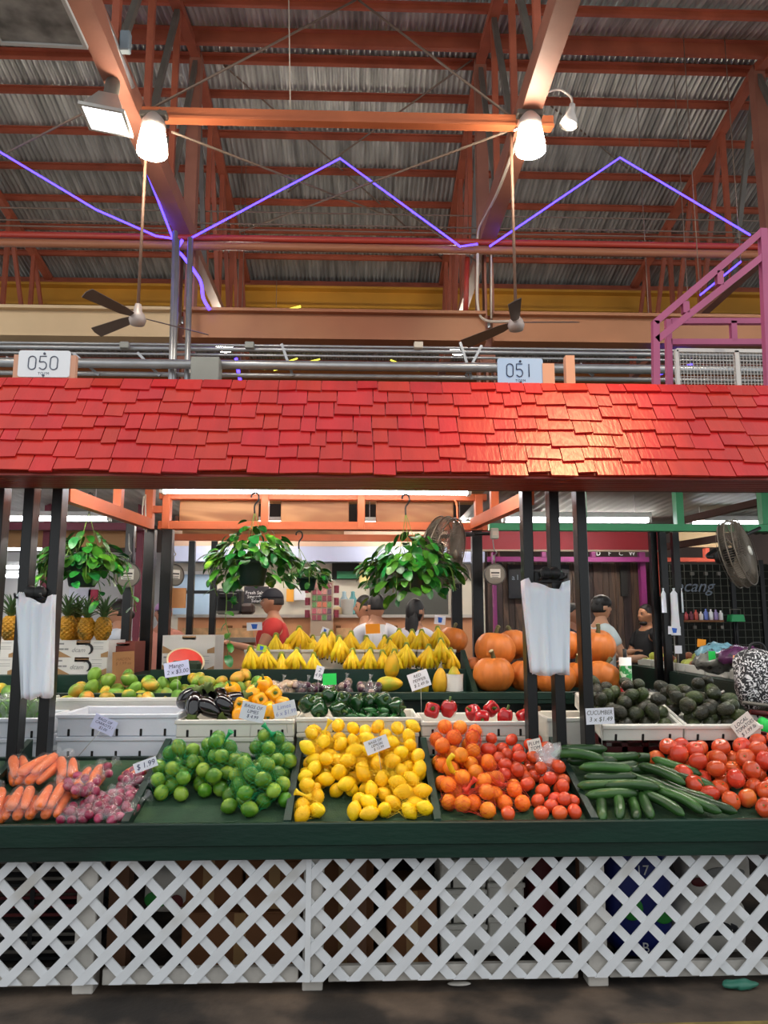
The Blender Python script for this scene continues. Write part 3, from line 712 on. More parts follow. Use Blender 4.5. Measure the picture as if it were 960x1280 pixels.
def box_px(name, p0, p1, pyt, pyb, Y, D, lab, **kw):
    """box whose front face spans pixels p0..p1 and pyt..pyb at depth Y"""
    a, b = at(p0, pyb, Y), at(p1, pyt, Y); H = b.z-a.z
    o = foam_box(((a.x+b.x)/2, Y+D/2, a.z), b.x-a.x, D, H, lab, **kw); BX[name] = ((a.x+b.x)/2, Y+D/2, a.z, b.x-a.x, D, H); return o
ZS = .80
def stack(name, p0, p1, pyt, pym, Y, D, lab, lab2, mat=FOAM, slots=5, pyb=None):
    a, b = at(p0, pyt, Y), at(p1, pyt, Y); zm = at(p0, pym, Y).z; W = b.x-a.x; cx = (a.x+b.x)/2
    foam_box((cx, Y+D/2, ZS), W*.985, D, zm-ZS-.001, lab2, mat=mat, slots=slots)
    foam_box((cx, Y+D/2, zm), W, D, a.z-zm, lab, mat=mat, slots=slots); BX[name] = (cx, Y+D/2, zm, W, D, a.z-zm)
stack('carrotbox', 72, 222, 893, 921, 4.01, .42, 'empty white foam box above the carrot bin with a price card', 'white foam box at the bottom of the stack behind the carrot bags', FOAMB)
stack('eggbox', 220, 368, 900, 922, 4.01, .40, 'white foam box holding eggplants and yellow peppers', 'lower white foam box behind the limes', FOAM)
stack('greenbox', 371, 524, 897, 916, 4.01, .42, 'white foam box full of green peppers', 'lower white foam box behind the lemons')
stack('redbox', 527, 664, 902, 921, 4.01, .42, 'white foam box with a few red bell peppers', 'lower white foam box behind the oranges')
# mango bin: taller white box behind the empty one
a, b = at(60, 872, 4.45), at(226, 895, 4.45)
foam_box(((a.x+b.x)/2, 4.36+.3, b.z-.03), b.x-a.x+.03, .44, a.z-b.z+.03, 'long white foam box holding the mango pile', slots=6); BX['mango'] = ((a.x+b.x)/2, 4.66, b.z-.03, b.x-a.x, .44, a.z-b.z+.03)
# lettuce box at far left
a, b = at(-60, 898, 4.05), at(52, 898, 4.05)
foam_box(((a.x+b.x)/2, 4.05+.2, ZS), b.x-a.x, .4, a.z-ZS-.1, 'lower white foam box under the bagged lettuce', mat=FOAMB); foam_box(((a.x+b.x)/2, 4.25, a.z-.1), b.x-a.x, .4, .1, 'white foam box of bagged lettuce beside the black posts', mat=FOAMB); BX['lettuce'] = ((a.x+b.x)/2, 4.25, a.z-.1, b.x-a.x, .4, .1)
# avocado boxes, tipped towards the aisle, on a dark red crate
AVT = radians(14)
def avo(p0, p1, lab, pyt=908, Y=3.92):
    a, b = at(p0, pyt, Y), at(p1, pyt+2, Y); W = b.x-a.x; H = .085; D = .50
    o = foam_box(((a.x+b.x)/2, Y + D/2*cos(AVT), a.z-H*cos(AVT)+.01+D/2*sin(AVT)), W, D, H, lab, (AVT, 0, 0), slots=3); return ((a.x+b.x)/2, W, o)
A1 = avo(752, 853, 'tilted white foam box of avocados beside the black post'); A2 = avo(855, 950, 'tilted white foam box of avocados with the tomato price card')
MARO = M('maroon_plastic', '#5c1519', .4)
x0, x1 = at(745, 920, 4.1).x, at(960, 920, 4.1).x
ct = thing('crate', 'dark red plastic crate under the avocado boxes', 'crate', ((x0+x1)/2, 4.24, ZS)); W = x1-x0
mb = MB(); mb.box((0, 0, .01), (W, .4, .02)); mb.build('base', MARO, ct)
for s in (-1, 1):
    mb = MB(); mb.box((0, s*.19, .075), (W, .02, .03)); mb.box((0, s*.19, .03), (W, .02, .02))
    n = 9
    for k in range(n): mb.box((-W/2+.02+(W-.04)*k/(n-1), s*.19, .05), (.03, .02, .08))
    mb.build('slatted_side', MARO, ct)
    mb = MB(); mb.box((s*(W/2-.01), 0, .05), (.02, .4, .1)); mb.build('end_panel', MARO, ct)
# white boxes on the shelf beside the posts
foam_box((at(690, 890, 4.5).x+.05, 4.3, ZS), .34, .35, at(690, 895, 4.2).z-ZS, 'closed white carton on the shelf behind the black posts', slots=2)
# produce helper ----------------------------------------------------------
def rest_fill(x0, x1, y0, y1, r, floor, cap, seed, nmax=200, k=26, mask=None, prev=None, sq=1.0):
    """drop spheres into a bin: each rests on the floor or on earlier ones; only spots below the heap height count"""
    R = rng(seed); pts = list(prev or []); new = []; fail = 0
    while len(new) < nmax and fail < 60:
        best = None
        for _ in range(k):
            x, y = R.uniform(x0, x1), R.uniform(y0, y1)
            if mask and not mask(x, y): continue
            z = floor(x, y) + r*sq
            for (a, b, c, q) in pts:
                d2 = (x-a)**2+(y-b)**2; s = r+q
                if d2 < s*s: z = max(z, c + sqrt(s*s-d2)*sq)
            if z - r*.3 > cap(x, y): continue
            if best is None or z < best[2]: best = (x, y, z)
        if best is None: fail += 1; continue
        fail = 0
        e = (*best, r); pts.append(e); new.append(e)
    return new
def sph(rx, ry, rz, n=16, m=10, fn=None):
    prof = [(sin(pi*i/m), -cos(pi*i/m)) for i in range(m+1)]; prof[0] = (0, -1); prof[-1] = (0, 1)
    mb = MB(); mb.lathe(prof, n)
    mb.v = [(x*rx, y*ry, z*rz) if not fn else fn(x, y, z) for x, y, z in mb.v]; return mb
def place(me, mat, name, pts, lab, cat, grp, seed, tilt=pi, sc=(.93, 1.07), parts=None, rotfn=None):
    R = rng(seed); out = []
    for i, (x, y, z, r) in enumerate(pts):
        s = R.uniform(*sc)
        rot = rotfn(R) if rotfn else (R.uniform(-tilt, tilt), R.uniform(-tilt, tilt), R.uniform(0, 2*pi))
        L_ = lab(x, y, z) if callable(lab) else lab
        if parts:
            o = thing(name, L_, cat, (x, y, z), rot, grp)
            for nm, pm, pmat in parts:
                c = bpy.data.objects.new(nm, pm); COL.objects.link(c); c.parent = o
                if not pm.materials: pm.materials.append(pmat)
        else:
            o = obj(name, me[i % len(me)] if isinstance(me, list) else me, None, None, (x, y, z), rot)
            tag(o, L_, cat, grp)
        o.scale = (s, s, s); out.append(o)
    return out
def setm(me, mat): me.materials.append(mat); return me
def solo_label(l): return l

# ---- LEMONS
LEM = M('lemon_skin', '#f8c60e', .42, 0, .06, 10, .25, 160, rnd=.06, hue=.012, sss=.05)
def lemf(x, y, z):
    s = 1 + .0*z; nub = .18*max(0, abs(z)-.8)/.2
    return (x*.031, y*.031, z*.037*(1+nub))
lemon = setm(sph(1,1,1,16,12,lemf).mesh('lemon'), LEM)
lcap = lambda x, y: trayz(y) + .045 + max(0, min(1, (y-3.40)/.42))*.135 - (.13 if (-.17 < x < -.05 and y < 3.56) else 0)
lmask = lambda x, y: not (-.20 < x < -.02 and y < 3.48 and not (x < -.12 and y < 3.40)) 
LP = rest_fill(-.235, .285, 3.345, 3.90, .0335, lambda x, y: trayz(y), lcap, 3, 150, mask=lmask)
place(lemon, None, 'lemon', LP, 'ripe yellow lemon heaped in the bin between the limes and the oranges', 'lemon', 'lemons in the bin', 4, sc=(.95, 1.03))
# ---- LIMES
LIM = M('lime_skin', '#4c7c1a', .32, 0, .10, 8, .2, 150, col2='#86a838', c2scale=9, rnd=.22, hue=.015, sss=.04)
def limf(x, y, z): return (x*.0325, y*.0325, z*.0355*(1+.10*max(0, abs(z)-.85)/.15))
lime = setm(sph(1,1,1,16,12,limf).mesh('lime'), LIM)
def cl(*cs): return lambda x, y: any((x-a)**2/(u*u)+(y-b)**2/(v*v) < 1 for a, b, u, v in cs)
LB = [(-.82, 3.67, .115, .15), (-.63, 3.70, .13, .17), (-.44, 3.52, .14, .15), (-.40, 3.76, .11, .14)]
lm = cl(*LB)
limcap = lambda x, y: trayz(y) + max(.045+.135*max(0, 1-((x-a)**2/(u*u)+(y-b)**2/(v*v))) for a, b, u, v in LB) + (.025 if y > 3.66 and x > -.72 else 0)
LIP = rest_fill(-.91, -.31, 3.36, 3.90, .0345, lambda x, y: trayz(y), limcap, 8, 120, mask=lm)
place(lime, None, 'lime', LIP, 'green lime packed in the netted heap between shallots and lemons', 'lime', 'limes in the bin', 5, sc=(.95, 1.03))
# ---- ORANGES
ORA = M('orange_skin', '#f0821a', .42, 0, .06, 9, .3, 170, rnd=.07, hue=.012, sss=.05)
def oraf(x, y, z): return (x*.036, y*.036, z*.034 - .004*max(0, z-.9)*10*(1-x*x-y*y))
orange = setm(sph(1,1,1,16,12,oraf).mesh('orange'), ORA)
omask = lambda x, y: (x < .62 and y > 3.54) or (x < .57 and y > 3.35) or (.60 < x < .74 and 3.42 < y < 3.58)
ocap = lambda x, y: trayz(y) + .055 + max(0, min(1, (y-3.36)/.40))*(.115 if x < .60 else .04)
OP = rest_fill(.375, .76, 3.36, 3.90, .0375, lambda x, y: trayz(y), ocap, 13, 75, mask=omask)
place(orange, None, 'orange', OP, 'round orange piled in the bin between the lemons and the plum tomatoes', 'orange', 'oranges in the bin', 6, sc=(.95, 1.03))
# ---- TOMATOES (two kinds of heap)
TOM = M('tomato_skin', '#d14c26', .22, 0, .06, 6, .02, 30, rnd=.10, hue=.006, sss=.05, coat=.3)
TOM2 = M('ripe_tomato_skin', '#d54e2a', .2, 0, .07, 5, .02, 30, col2='#e07a35', c2scale=5, c2lo=.55, c2hi=.75, rnd=.10, hue=.006, sss=.05, coat=.3)
plum = setm(sph(1,1,1,16,12, lambda x, y, z: (x*.030, y*.030, z*.034)).mesh('plum_tomato'), TOM)
tcap = lambda x, y: trayz(y) + .05 + max(0, min(1, (y-3.36)/.45))*.065
TP = rest_fill(.60, .945, 3.345, 3.90, .032, lambda x, y: trayz(y), tcap, 17, 70, prev=OP)
place(plum, None, 'plum_tomato', TP, 'small red plum tomato beside the oranges', 'tomato', 'plum tomatoes beside the oranges', 7, sc=(.95, 1.03))
def tof(x, y, z):
    a = atan2(y, x); f = 1+.03*cos(5*a)*(1-abs(z)); d = .25*max(0, 1-(x*x+y*y)*6) if z > 0 else 0
    return (x*.044*f, y*.044*f, z*.038*(1-d))
tomato = setm(sph(1,1,1,20,12,tof).mesh('tomato_body'), TOM2)
mb = MB(); mb.tube([(0,0,.026), (0,.001,.034)], .0035, 6); setm(mb.mesh('stem_scar'), M('stem_scar', '#6d7a35', .7))
scar = bpy.data.meshes['stem_scar']
rx0, rx1 = 1.36, 2.3
def r3mask(x, y): return y > 3.35 and (x > 1.56 - (y-3.36)*.20) 
t3cap = lambda x, y: trayz(y) + .06 + max(0, min(1, (y-3.36)/.42))*.06
T3 = rest_fill(1.03, rx1, 3.36, 3.88, .043, lambda x, y: trayz(y), t3cap, 23, 110, mask=r3mask, sq=.9)
place(None, None, 'tomato', T3, 'large red tomato heaped beside the cucumbers', 'tomato', 'large tomatoes in the end bin', 8, tilt=1.2, sc=(.95, 1.03), parts=[('body', tomato, None), ('stem_scar', scar, None)])
# ---- CUCUMBERS
CUC = M('cucumber_skin', '#23431c', .35, 0, .25, 14, .15, 60, col2='#38602a', c2scale=7, rnd=.2, stretch=(1, 1, .3), coat=.15)
def cuc(bend, L=.24, r=.0225):
    pts = []; rs = []
    for i in range(11):
        u = i/10; pts.append((bend*sin(pi*u), 0, (u-.5)*L)); e = min(u, 1-u)
        rs.append(r*(.25 if e == 0 else min(1, .62+.38*sqrt(min(1, e/.22)))))
    mb = MB(); mb.tube(pts, rs, 10); return setm(mb.mesh('cucumber'), CUC)
CU = [cuc(b) for b in (.0, .012, .02)]
R = rng(31); cp = []
def cuke(px, py, Y, ang, tilt=0, k=0, lab=None, s=1.0):
    """ang: direction in the tray plane from +x"""
    p = at(px, py, Y); d = Vector((cos(ang), sin(ang)*cos(TS), sin(ang)*sin(TS)))
    q = d.to_track_quat('Z', 'X'); e = (q.to_matrix() @ Matrix.Rotation(R.uniform(0, 6.28), 3, 'Z')).to_euler()
    o = obj('cucumber', CU[k % 3], None, None, p, e); o.scale = (s, s, s)
    tag(o, lab or 'long dark green cucumber stacked in the bin between two tomato heaps', 'cucumber', 'cucumbers in the bin')
for i, (px, py, Y, a) in enumerate(((752, 1008, 3.39, 1.3), (772, 1007, 3.39, 1.3), (790, 1006, 3.39, 1.35), (807, 1005, 3.39, 1.4), (826, 1004, 3.39, 2.05), (848, 1002, 3.39, 2.1), (868, 1002, 3.39, 2.2), (886, 1003, 3.39, 2.3),
        (765, 994, 3.46, .05), (755, 981, 3.5, .06), (763, 971, 3.55, .02), (757, 961, 3.6, -.08), (820, 985, 3.50, 2.2), (838, 984, 3.52, 2.25), (858, 987, 3.53, 2.3), (800, 975, 3.56, 2.3), (826, 968, 3.6, 2.2),
        (722, 947, 3.70, -.28), (740, 951, 3.74, .0), (768, 956, 3.76, .1), (800, 963, 3.72, .05), (728, 936, 3.82, .0), (770, 944, 3.84, .0), (800, 952, 3.85, .12), (848, 970, 3.62, 2.2), (862, 974, 3.60, 2.25), (820, 957, 3.72, .3), (845, 958, 3.70, 2.3), (790, 984, 3.47, -.1))):
    cuke(px, py, Y, a, 0, i)
# ---- AVOCADOS
AVO = M('avocado_skin', '#2a2a1c', .32, 0, .3, 14, .5, 110, col2='#39451f', c2scale=4, rnd=.25, hue=.01)
def avf(x, y, z): k = 1-.16*z; return (x*.034*k, y*.034*k, z*.046)
avocado = setm(sph(1,1,1,16,12,avf).mesh('avocado'), AVO)
for (cx, W, o), sd in ((A1, 41), (A2, 43)):
    mw = o.matrix_basis; D = .5
    o_loc = o.location; 
    def fz(x, y): 
        v = (y - o_loc.y)/cos(AVT); return o_loc.z + v*sin(AVT) + .022
    P = rest_fill(cx-W/2+.058, cx+W/2-.058, o_loc.y-.195, o_loc.y+.19, .036, fz, lambda x, y: fz(x, y)+.125, sd, 60)
    place(avocado, None, 'avocado', P, 'dark green avocado in the box beside the black post' if sd == 41 else 'dark green avocado in the box with the tomato price card', 'avocado', 'avocados in tilted boxes', sd, sc=(.95, 1.02))
# ---- MANGOES
def mango_mat():
    m = M('mango_skin', '#6f9a34', .36, 0, .08, 8, .04, 60, col2='#e0a838', c2scale=7, c2lo=.48, c2hi=.66, rnd=.12, hue=.02, sss=.04)
    return m
MAN = mango_mat()
def manf(x, y, z): return (x*.041+.008*(1-z*z), y*.036, z*.053*(1 - .06*x))
mango = setm(sph(1,1,1,16,12,manf).mesh('mango'), MAN)
cx, cy, cz, W, D, H = BX['mango']
zf = cz+.02
mc = lambda x, y: zf + .09 + .12*max(0, min(1, (y-4.46)/.3))
MP = rest_fill(cx-W/2+.07, cx+W/2+.0, cy-.16, cy+.16, .043, lambda x, y: zf, mc, 51, 60)
place(mango, None, 'mango', MP, 'green and blush mango in the white box behind the carrots', 'mango', 'mangoes in the white box', 9, sc=(.94, 1.02))
x0, x1 = at(232, 860, 4.72).x, at(330, 860, 4.72).x
MP2 = rest_fill(x0+.05, x1-.02, 4.60, 4.80, .041, lambda x, y: PZ, lambda x, y: PZ+.12, 53, 16)
place(mango, None, 'mango', MP2, 'green mango on the upper shelf behind the eggplants', 'mango', 'mangoes on the shelf', 10, sc=(.94, 1.02))
x0, x1 = at(-40, 880, 4.55).x, at(45, 880, 4.55).x
foam_box(((x0+x1)/2, 4.68, PZ-.1), x1-x0, .4, .09, 'white foam box of mangoes behind the bagged lettuce')
MP3 = rest_fill(x0+.05, x1-.05, 4.55, 4.8, .043, lambda x, y: PZ-.08, lambda x, y: PZ+.06, 55, 14)
place(mango, None, 'mango', MP3, 'green mango behind the bagged lettuce', 'mango', 'mangoes behind lettuce', 11, sc=(.94, 1.02))
# ---- EGGPLANTS (thing: body, calyx)
EGG = M('eggplant_skin', '#09060b', .12, 0, .1, 4, coat=.6, spec=.6)
CALX = M('calyx_green', '#54652c', .6, 0, .2, 20)
STEM = M('pepper_stem_green', '#4d6424', .55, 0, .2, 20)
def egf(x, y, z): k = .74+.26*(-z) if z > -.2 else .79+.0*z; k = 1-.28*max(0, z+.1); return (x*.05*k, y*.05*k, z*.082)
eggb = setm(sph(1,1,1,18,14,egf).mesh('body'), EGG)
mb = MB(); mb.lathe([(.032, .066), (.026, .077), (.012, .084), (.009, .11), (0, .112)], 10, fn=lambda a, z, r: r*(1+.25*cos(5*a)) if z < .07 else r); eggc = setm(mb.mesh('calyx'), CALX)
cx, cy, cz, W, D, H = BX['eggbox']; zf = cz+.02
R = rng(61)
for i, (px, py, Y, rot) in enumerate(((243, 882, 4.10, (2.6, .3, .4)), (262, 885, 4.09, (2.2, -.4, 1.2)), (284, 884, 4.11, (2.4, .3, 2.2)), (236, 872, 4.2, (.6, .8, .3)), (254, 867, 4.24, (.9, -.5, 1.0)), (276, 872, 4.22, (1.9, .4, .5)), (291, 876, 4.18, (1.2, .2, 1.5)))):
    p = at(px, py, Y); t = thing('eggplant', 'glossy black eggplant in the foam box', 'eggplant', p, rot, 'eggplants in the foam box'); obj('body', eggb, None, t); obj('calyx', eggc, None, t)
# ---- BELL PEPPERS
YPEP = M('yellow_pepper_skin', '#f0a80c', .18, 0, .05, 5, coat=.5, rnd=.05, hue=.01)
RPEP = M('red_pepper_skin', '#b41218', .15, 0, .08, 5, coat=.6, rnd=.08)
GPEP = M('green_pepper_skin', '#123d16', .18, 0, .15, 5, coat=.5, rnd=.15)
def pep_mesh(name, mat, r=.043, h=.048, lobes=4, taper=.12):
    def f(x, y, z):
        a = atan2(y, x); rr = sqrt(x*x+y*y); l = 1+.09*cos(lobes*a)*(1-.3*z)
        k = 1 - taper*max(0, -z); top = -.25*max(0, 1-rr*2.2) if z > 0 else -.14*max(0, 1-rr*2)*-1
        return (x*r*l*k, y*r*l*k, h*(max(-.92, min(.92, z*1.15)) + top))
    return setm(sph(1,1,1,24,14,f).mesh(name), mat)
mb = MB(); mb.lathe([(.014, .033), (.010, .038), (.006, .045), (.0065, .066), (0, .067)], 8); pstem = setm(mb.mesh('stem'), STEM)
ypm, rpm, gpm = pep_mesh('body', YPEP), pep_mesh('body', RPEP, .044, .047), pep_mesh('body', GPEP, .045, .048)
def pepper(kind, body, px, py, Y, rot, lab, grp, s=1.0):
    t = thing(kind, lab, 'pepper', at(px, py, Y), rot, grp); t.scale = (s, s, s); obj('body', body, None, t); obj('stem', pstem, None, t)
for px, py, Y, rot in ((302, 882, 4.12, (1.3, -.4, 0)), (325, 876, 4.14, (1.3, .2, .2)), (342, 867, 4.18, (1.4, .1, .3)), (331, 857, 4.26, (.3, -.3, .3)), (315, 868, 4.22, (.4, .2, 1)), (336, 888, 4.10, (2.6, .2, .3)), (352, 880, 4.16, (1.9, 1.0, .4)), (301, 893, 4.08, (2.8, .3, .3)), (291, 864, 4.28, (.3, -.5, .4))):
    pepper('yellow_pepper', ypm, px, py, Y, rot, 'yellow bell pepper beside the eggplants', 'yellow peppers in the foam box')
for px, py, Y, rot in ((384, 880, 4.10, (.9, .3, .5)), (399, 887, 4.08, (2.2, .2, .1)), (423, 887, 4.08, (1.7, .2, .8)), (412, 871, 4.18, (.4, .3, .3)), (429, 875, 4.15, (.9, -.5, .2)), (479, 876, 4.15, (1.2, .4, .2)), (494, 883, 4.12, (1.6, .2, .9)), (400, 877, 4.2, (1.5, .2, 2.0)), (446, 880, 4.22, (.5, .2, .4)), (463, 878, 4.22, (.7, -.3, 1.4))):
    pepper('green_pepper', gpm, px, py, Y, rot, 'dark green bell pepper in the full foam box', 'green bell peppers')
for px, py, Y, rot, lab in ((540, 888, 4.10, (1.2, -.5, .2), 'red bell pepper lying next to the upright one'), (561, 886, 4.11, (.15, .1, .3), 'red bell pepper standing upright in the foam box'), (592, 891, 4.16, (.5, -1.0, .2), None), (602, 897, 4.09, (2.0, .9, .3), None), (614, 886, 4.2, (1.4, .1, .2), None), (631, 896, 4.09, (.3, .2, .6), None), (655, 896, 4.10, (1.5, .4, .1), 'red bell pepper half hidden behind the black post')):
    pepper('red_pepper', rpm, px, py, Y, rot, lab or 'red bell pepper in the loose group in the middle of the box', 'red bell peppers', .98)
# small green chillies among them
def chif(x, y, z): k = 1-.35*max(0, z); return (x*.017*k, y*.017*k, z*.04)
chili = setm(sph(1,1,1,12,10,chif).mesh('small_pepper'), M('small_green_pepper', '#1f5a24', .2, 0, .15, 6, coat=.5, rnd=.25))
cx, cy, cz, W, D, H = BX['greenbox']
P = rest_fill(at(430, 885, 4.1).x, at(503, 885, 4.1).x, 4.06, 4.3, .021, lambda x, y: cz+.05, lambda x, y: cz+.10, 71, 40)
place(chili, None, 'small_green_pepper', P, 'small shiny green pepper among the bell peppers', 'pepper', 'small green peppers', 72)
# ---- BAGS OF CARROTS AND SHALLOTS
CAR = M('carrot_skin', '#e8702a', .45, 0, .08, 14, .15, 60, rnd=.08, stretch=(1, 1, .3))
SHA = M('shallot_skin', '#8a1a3e', .3, 0, .2, 14, .1, 60, col2='#b4506e', c2scale=20, c2lo=.5, c2hi=.7, rnd=.12, stretch=(1, 1, .3), coat=.3)
FILM = bpy.data.materials.new('clear_bag_film'); FILM.use_nodes = True
def film_setup(m, dens, tint=(1,1,1)):
    nt = m.node_tree; N = nt.nodes; L = nt.links; N.remove(N['Principled BSDF']); out = N['Material Output']
    tr = N.new('ShaderNodeBsdfTransparent'); gl = N.new('ShaderNodeBsdfGlossy'); gl.inputs['Roughness'].default_value = .12
    df = N.new('ShaderNodeBsdfDiffuse'); df.inputs[0].default_value = (*tint, 1); mx = N.new('ShaderNodeMixShader'); m2 = N.new('ShaderNodeMixShader')
    tc = N.new('ShaderNodeTexCoord'); nz = N.new('ShaderNodeTexNoise'); nz.inputs['Scale'].default_value = 60; nz.inputs['Detail'].default_value = 3; L.new(tc.outputs['Object'], nz.inputs['Vector'])
    bp = N.new('ShaderNodeBump'); bp.inputs['Strength'].default_value = .8; bp.inputs['Distance'].default_value = .01; L.new(nz.outputs['Fac'], bp.inputs['Height'])
    L.new(bp.outputs[0], gl.inputs['Normal']); L.new(bp.outputs[0], df.inputs['Normal'])
    mx.inputs[0].default_value = .65; L.new(df.outputs[0], mx.inputs[1]); L.new(gl.outputs[0], mx.inputs[2])
    m2.inputs[0].default_value = dens; L.new(tr.outputs[0], m2.inputs[1]); L.new(mx.outputs[0], m2.inputs[2]); L.new(m2.outputs[0], out.inputs[0])
film_setup(FILM, .13)
def carf(L, r):
    mb = MB(); pts = [(0, 0, (u-.5)*L) for u in (0, .03, .2, .5, .8, .95, 1)]; mb.tube(pts, [r*.2, r*.55, r*.75, r*.9, r, r*.85, r*.4], 9); return mb
carrot = setm(carf(.20, .0235).mesh('carrot'), CAR)
def film_around(sph_list, pad, name, par, seed, tail=None, noise_a=.006, wire=False, mat=FILM, n=20, m=14, rwire=.0007):
    """star-shaped bag around a cluster of balls, wrinkled; wire=True gives a net"""
    c = sum((Vector(p[:3]) for p in sph_list), Vector())/len(sph_list); V = []; rows = []
    def sup(d):
        best = 0
        for p in sph_list:
            o = Vector(p[:3])-c; b = o.dot(d); h2 = o.length_squared-b*b
            q = p[3]+pad
            if h2 < q*q: best = max(best, b+sqrt(q*q-h2))
        return best
    dirs = []
    for j in range(m+1):
        th = pi*j/m; row = []
        for i in range(n): row.append(Vector((sin(th)*cos(2*pi*i/n), sin(th)*sin(2*pi*i/n), cos(th))))
        dirs.append(row)
    rad = [[sup(d) for d in row] for row in dirs]
    mean = sum(sum(r) for r in rad)/((m+1)*n)
    rad = [[max(v, mean*.45) for v in r] for r in rad]
    for _ in range(2):   # taut skin: raise hollows towards their neighbours
        rad = [[max(rad[j][i], (rad[j][i-1]+rad[j][(i+1) % n]+rad[max(j-1,0)][i]+rad[min(j+1,m)][i])/4*.99) for i in range(n)] for j in range(m+1)]
    top = rad[0][0]; bot = rad[m][0]
    P = [[c + dirs[j][i]*(rad[j][i] if 0 < j < m else (top if j == 0 else bot)) for i in range(n)] for j in range(m+1)]
    if not wire:
        P = [[q + Vector((noise.noise(q*45+Vector((seed,0,0))), noise.noise(q*45+Vector((0,seed,9))), noise.noise(q*45+Vector((5,0,seed)))))*noise_a for q in r] for r in P]
    mb = MB()
    if not wire:
        V = [q for r in P for q in r]; F = [(j*n+i, j*n+(i+1) % n, (j+1)*n+(i+1) % n, (j+1)*n+i) for j in range(m) for i in range(n)]
        mb.add(V, F, True)
    else:
        for i in range(n):
            for sg in (1, -1):
                mb.tube([P[j][(i+sg*j) % n] for j in range(m+1)], rwire, 3, False)
    return mb, c, top
def bagged(name, lab, cat, grp, loc, rot, items, film_pad, seed, tails, filmmat=FILM):
    """items: list of (mesh, name, loc, rot, r) in local coords"""
    t = thing(name, lab, cat, loc, rot, grp); balls = []
    for me, nm, l, r_, rad, ext in items:
        obj(nm, me, None, t, l, r_); d = Euler(r_).to_matrix() @ Vector((0, 0, 1))
        for u in ext: p = Vector(l)+d*u; balls.append((*p, rad))
    mb, c, top = film_around(balls, film_pad, 'film', t, seed)
    for d in tails:   # gathered ends of the bag
        d = Vector(d).normalized(); b = c + d*(max((Vector(q[:3])-c).dot(d) for q in balls)+.01)
        R = rng(seed); pts = [b, b+d*.02, b+d*.035, b+d*.06]; n = 10
        V = []; q = d.orthogonal().normalized(); w = d.cross(q)
        for j, (pp, rr) in enumerate(zip(pts, (.028, .010, .009, .03))):
            for k in range(n): a = 2*pi*k/n; V.append(pp + (q*cos(a)+w*sin(a))*rr*(1+R.uniform(-.25, .25)))
        mb.add(V, [(j*n+k, j*n+(k+1) % n, (j+1)*n+(k+1) % n, (j+1)*n+k) for j in range(3) for k in range(n)], True)
    mb.build('bag_film', filmmat, t); return t
def tray_pt(px, py, Y, h): p = at(px, py, Y); return Vector((p.x, Y, trayz(Y)+h))
def carrot_bag(px, py, Y, h, ang, seed, tilt=0.0, n=5, roll=0.0, lab='clear plastic bag of orange carrots in the carrot bin'):
    R = rng(seed); it = []
    for k in range(n):
        row = 0 if k < (n+1)//2 else 1
        x = (k - ((n+1)//2-1)/2)*.046 if row == 0 else (k-(n+1)//2 - ((n//2)-1)/2)*.046
        it.append((carrot, 'carrot', (x, R.uniform(-.008, .008), row*.038), (pi/2+R.uniform(-.06, .06), 0, R.uniform(-.08, .08)+(pi if R.random() < .3 else 0)), .025, (-.08, -.04, 0, .04, .08)))
    bagged('carrot_bag', lab, 'bag', 'carrot bags', tray_pt(px, py, Y, h), (TS+tilt, roll, ang), it, .003, seed, [(0, 1, .1)])
carrot_bag(28, 988, 3.44, .03, .22, 1); carrot_bag(64, 990, 3.44, .035, .12, 2); carrot_bag(112, 968, 3.62, .035, .0, 3, n=4)
carrot_bag(50, 958, 3.66, .075, -.15, 4); carrot_bag(84, 962, 3.68, .05, .35, 5, n=4); carrot_bag(-8, 995, 3.42, .03, .3, 6); carrot_bag(24, 958, 3.74, .035, .5, 16, n=4)
t = bagged('carrot_bag', 'lone bag of carrots leaning on the divider under its price card', 'bag', 'carrot bags', tray_pt(178, 962, 3.78, .04), (TS, 0, -.5), [(carrot, 'carrot', (dx, 0, 0), (pi/2, 0, 0), .025, (-.08, 0, .08)) for dx in (-.023, .024)], .003, 7, [(0, 1, .1)])
shal = setm(sph(1,1,1,12,9, lambda x, y, z: (x*.019, y*.019, z*.023*(1+.25*max(0, abs(z)-.75)))).mesh('shallot'), SHA)
def shallot_bag(px, py, Y, h, ang, seed, n=9, lab='clear plastic bag of red shallots in front of the carrots'):
    P = rest_fill(-.045, .045, -.07, .07, .0195, lambda x, y: 0, lambda x, y: .05, seed, n); R = rng(seed)
    it = [(shal, 'shallot', (x, y, z-.03), (R.uniform(0, 3), R.uniform(0, 3), 0), .0205, (0,)) for x, y, z, r in P]
    bagged('shallot_bag', lab, 'bag', 'shallot bags', tray_pt(px, py, Y, h), (TS, 0, ang), it, .003, seed, [(.1, 1, .1)])
for i, (px, py, Y, h, a) in enumerate(((92, 1005, 3.40, .035, .3), (112, 1000, 3.42, .045, -.3), (136, 1005, 3.39, .035, .2), (128, 990, 3.52, .035, -.6), (100, 985, 3.50, .09, .8), (118, 975, 3.62, .08, -.4), (152, 1004, 3.39, .035, -.7), (152, 988, 3.52, .035, -.9), (162, 975, 3.64, .035, -.8))):
    shallot_bag(px, py, Y, h, a, 80+i)
shallot_bag(170, 962, 3.70, .06, -.8, 95, 7)
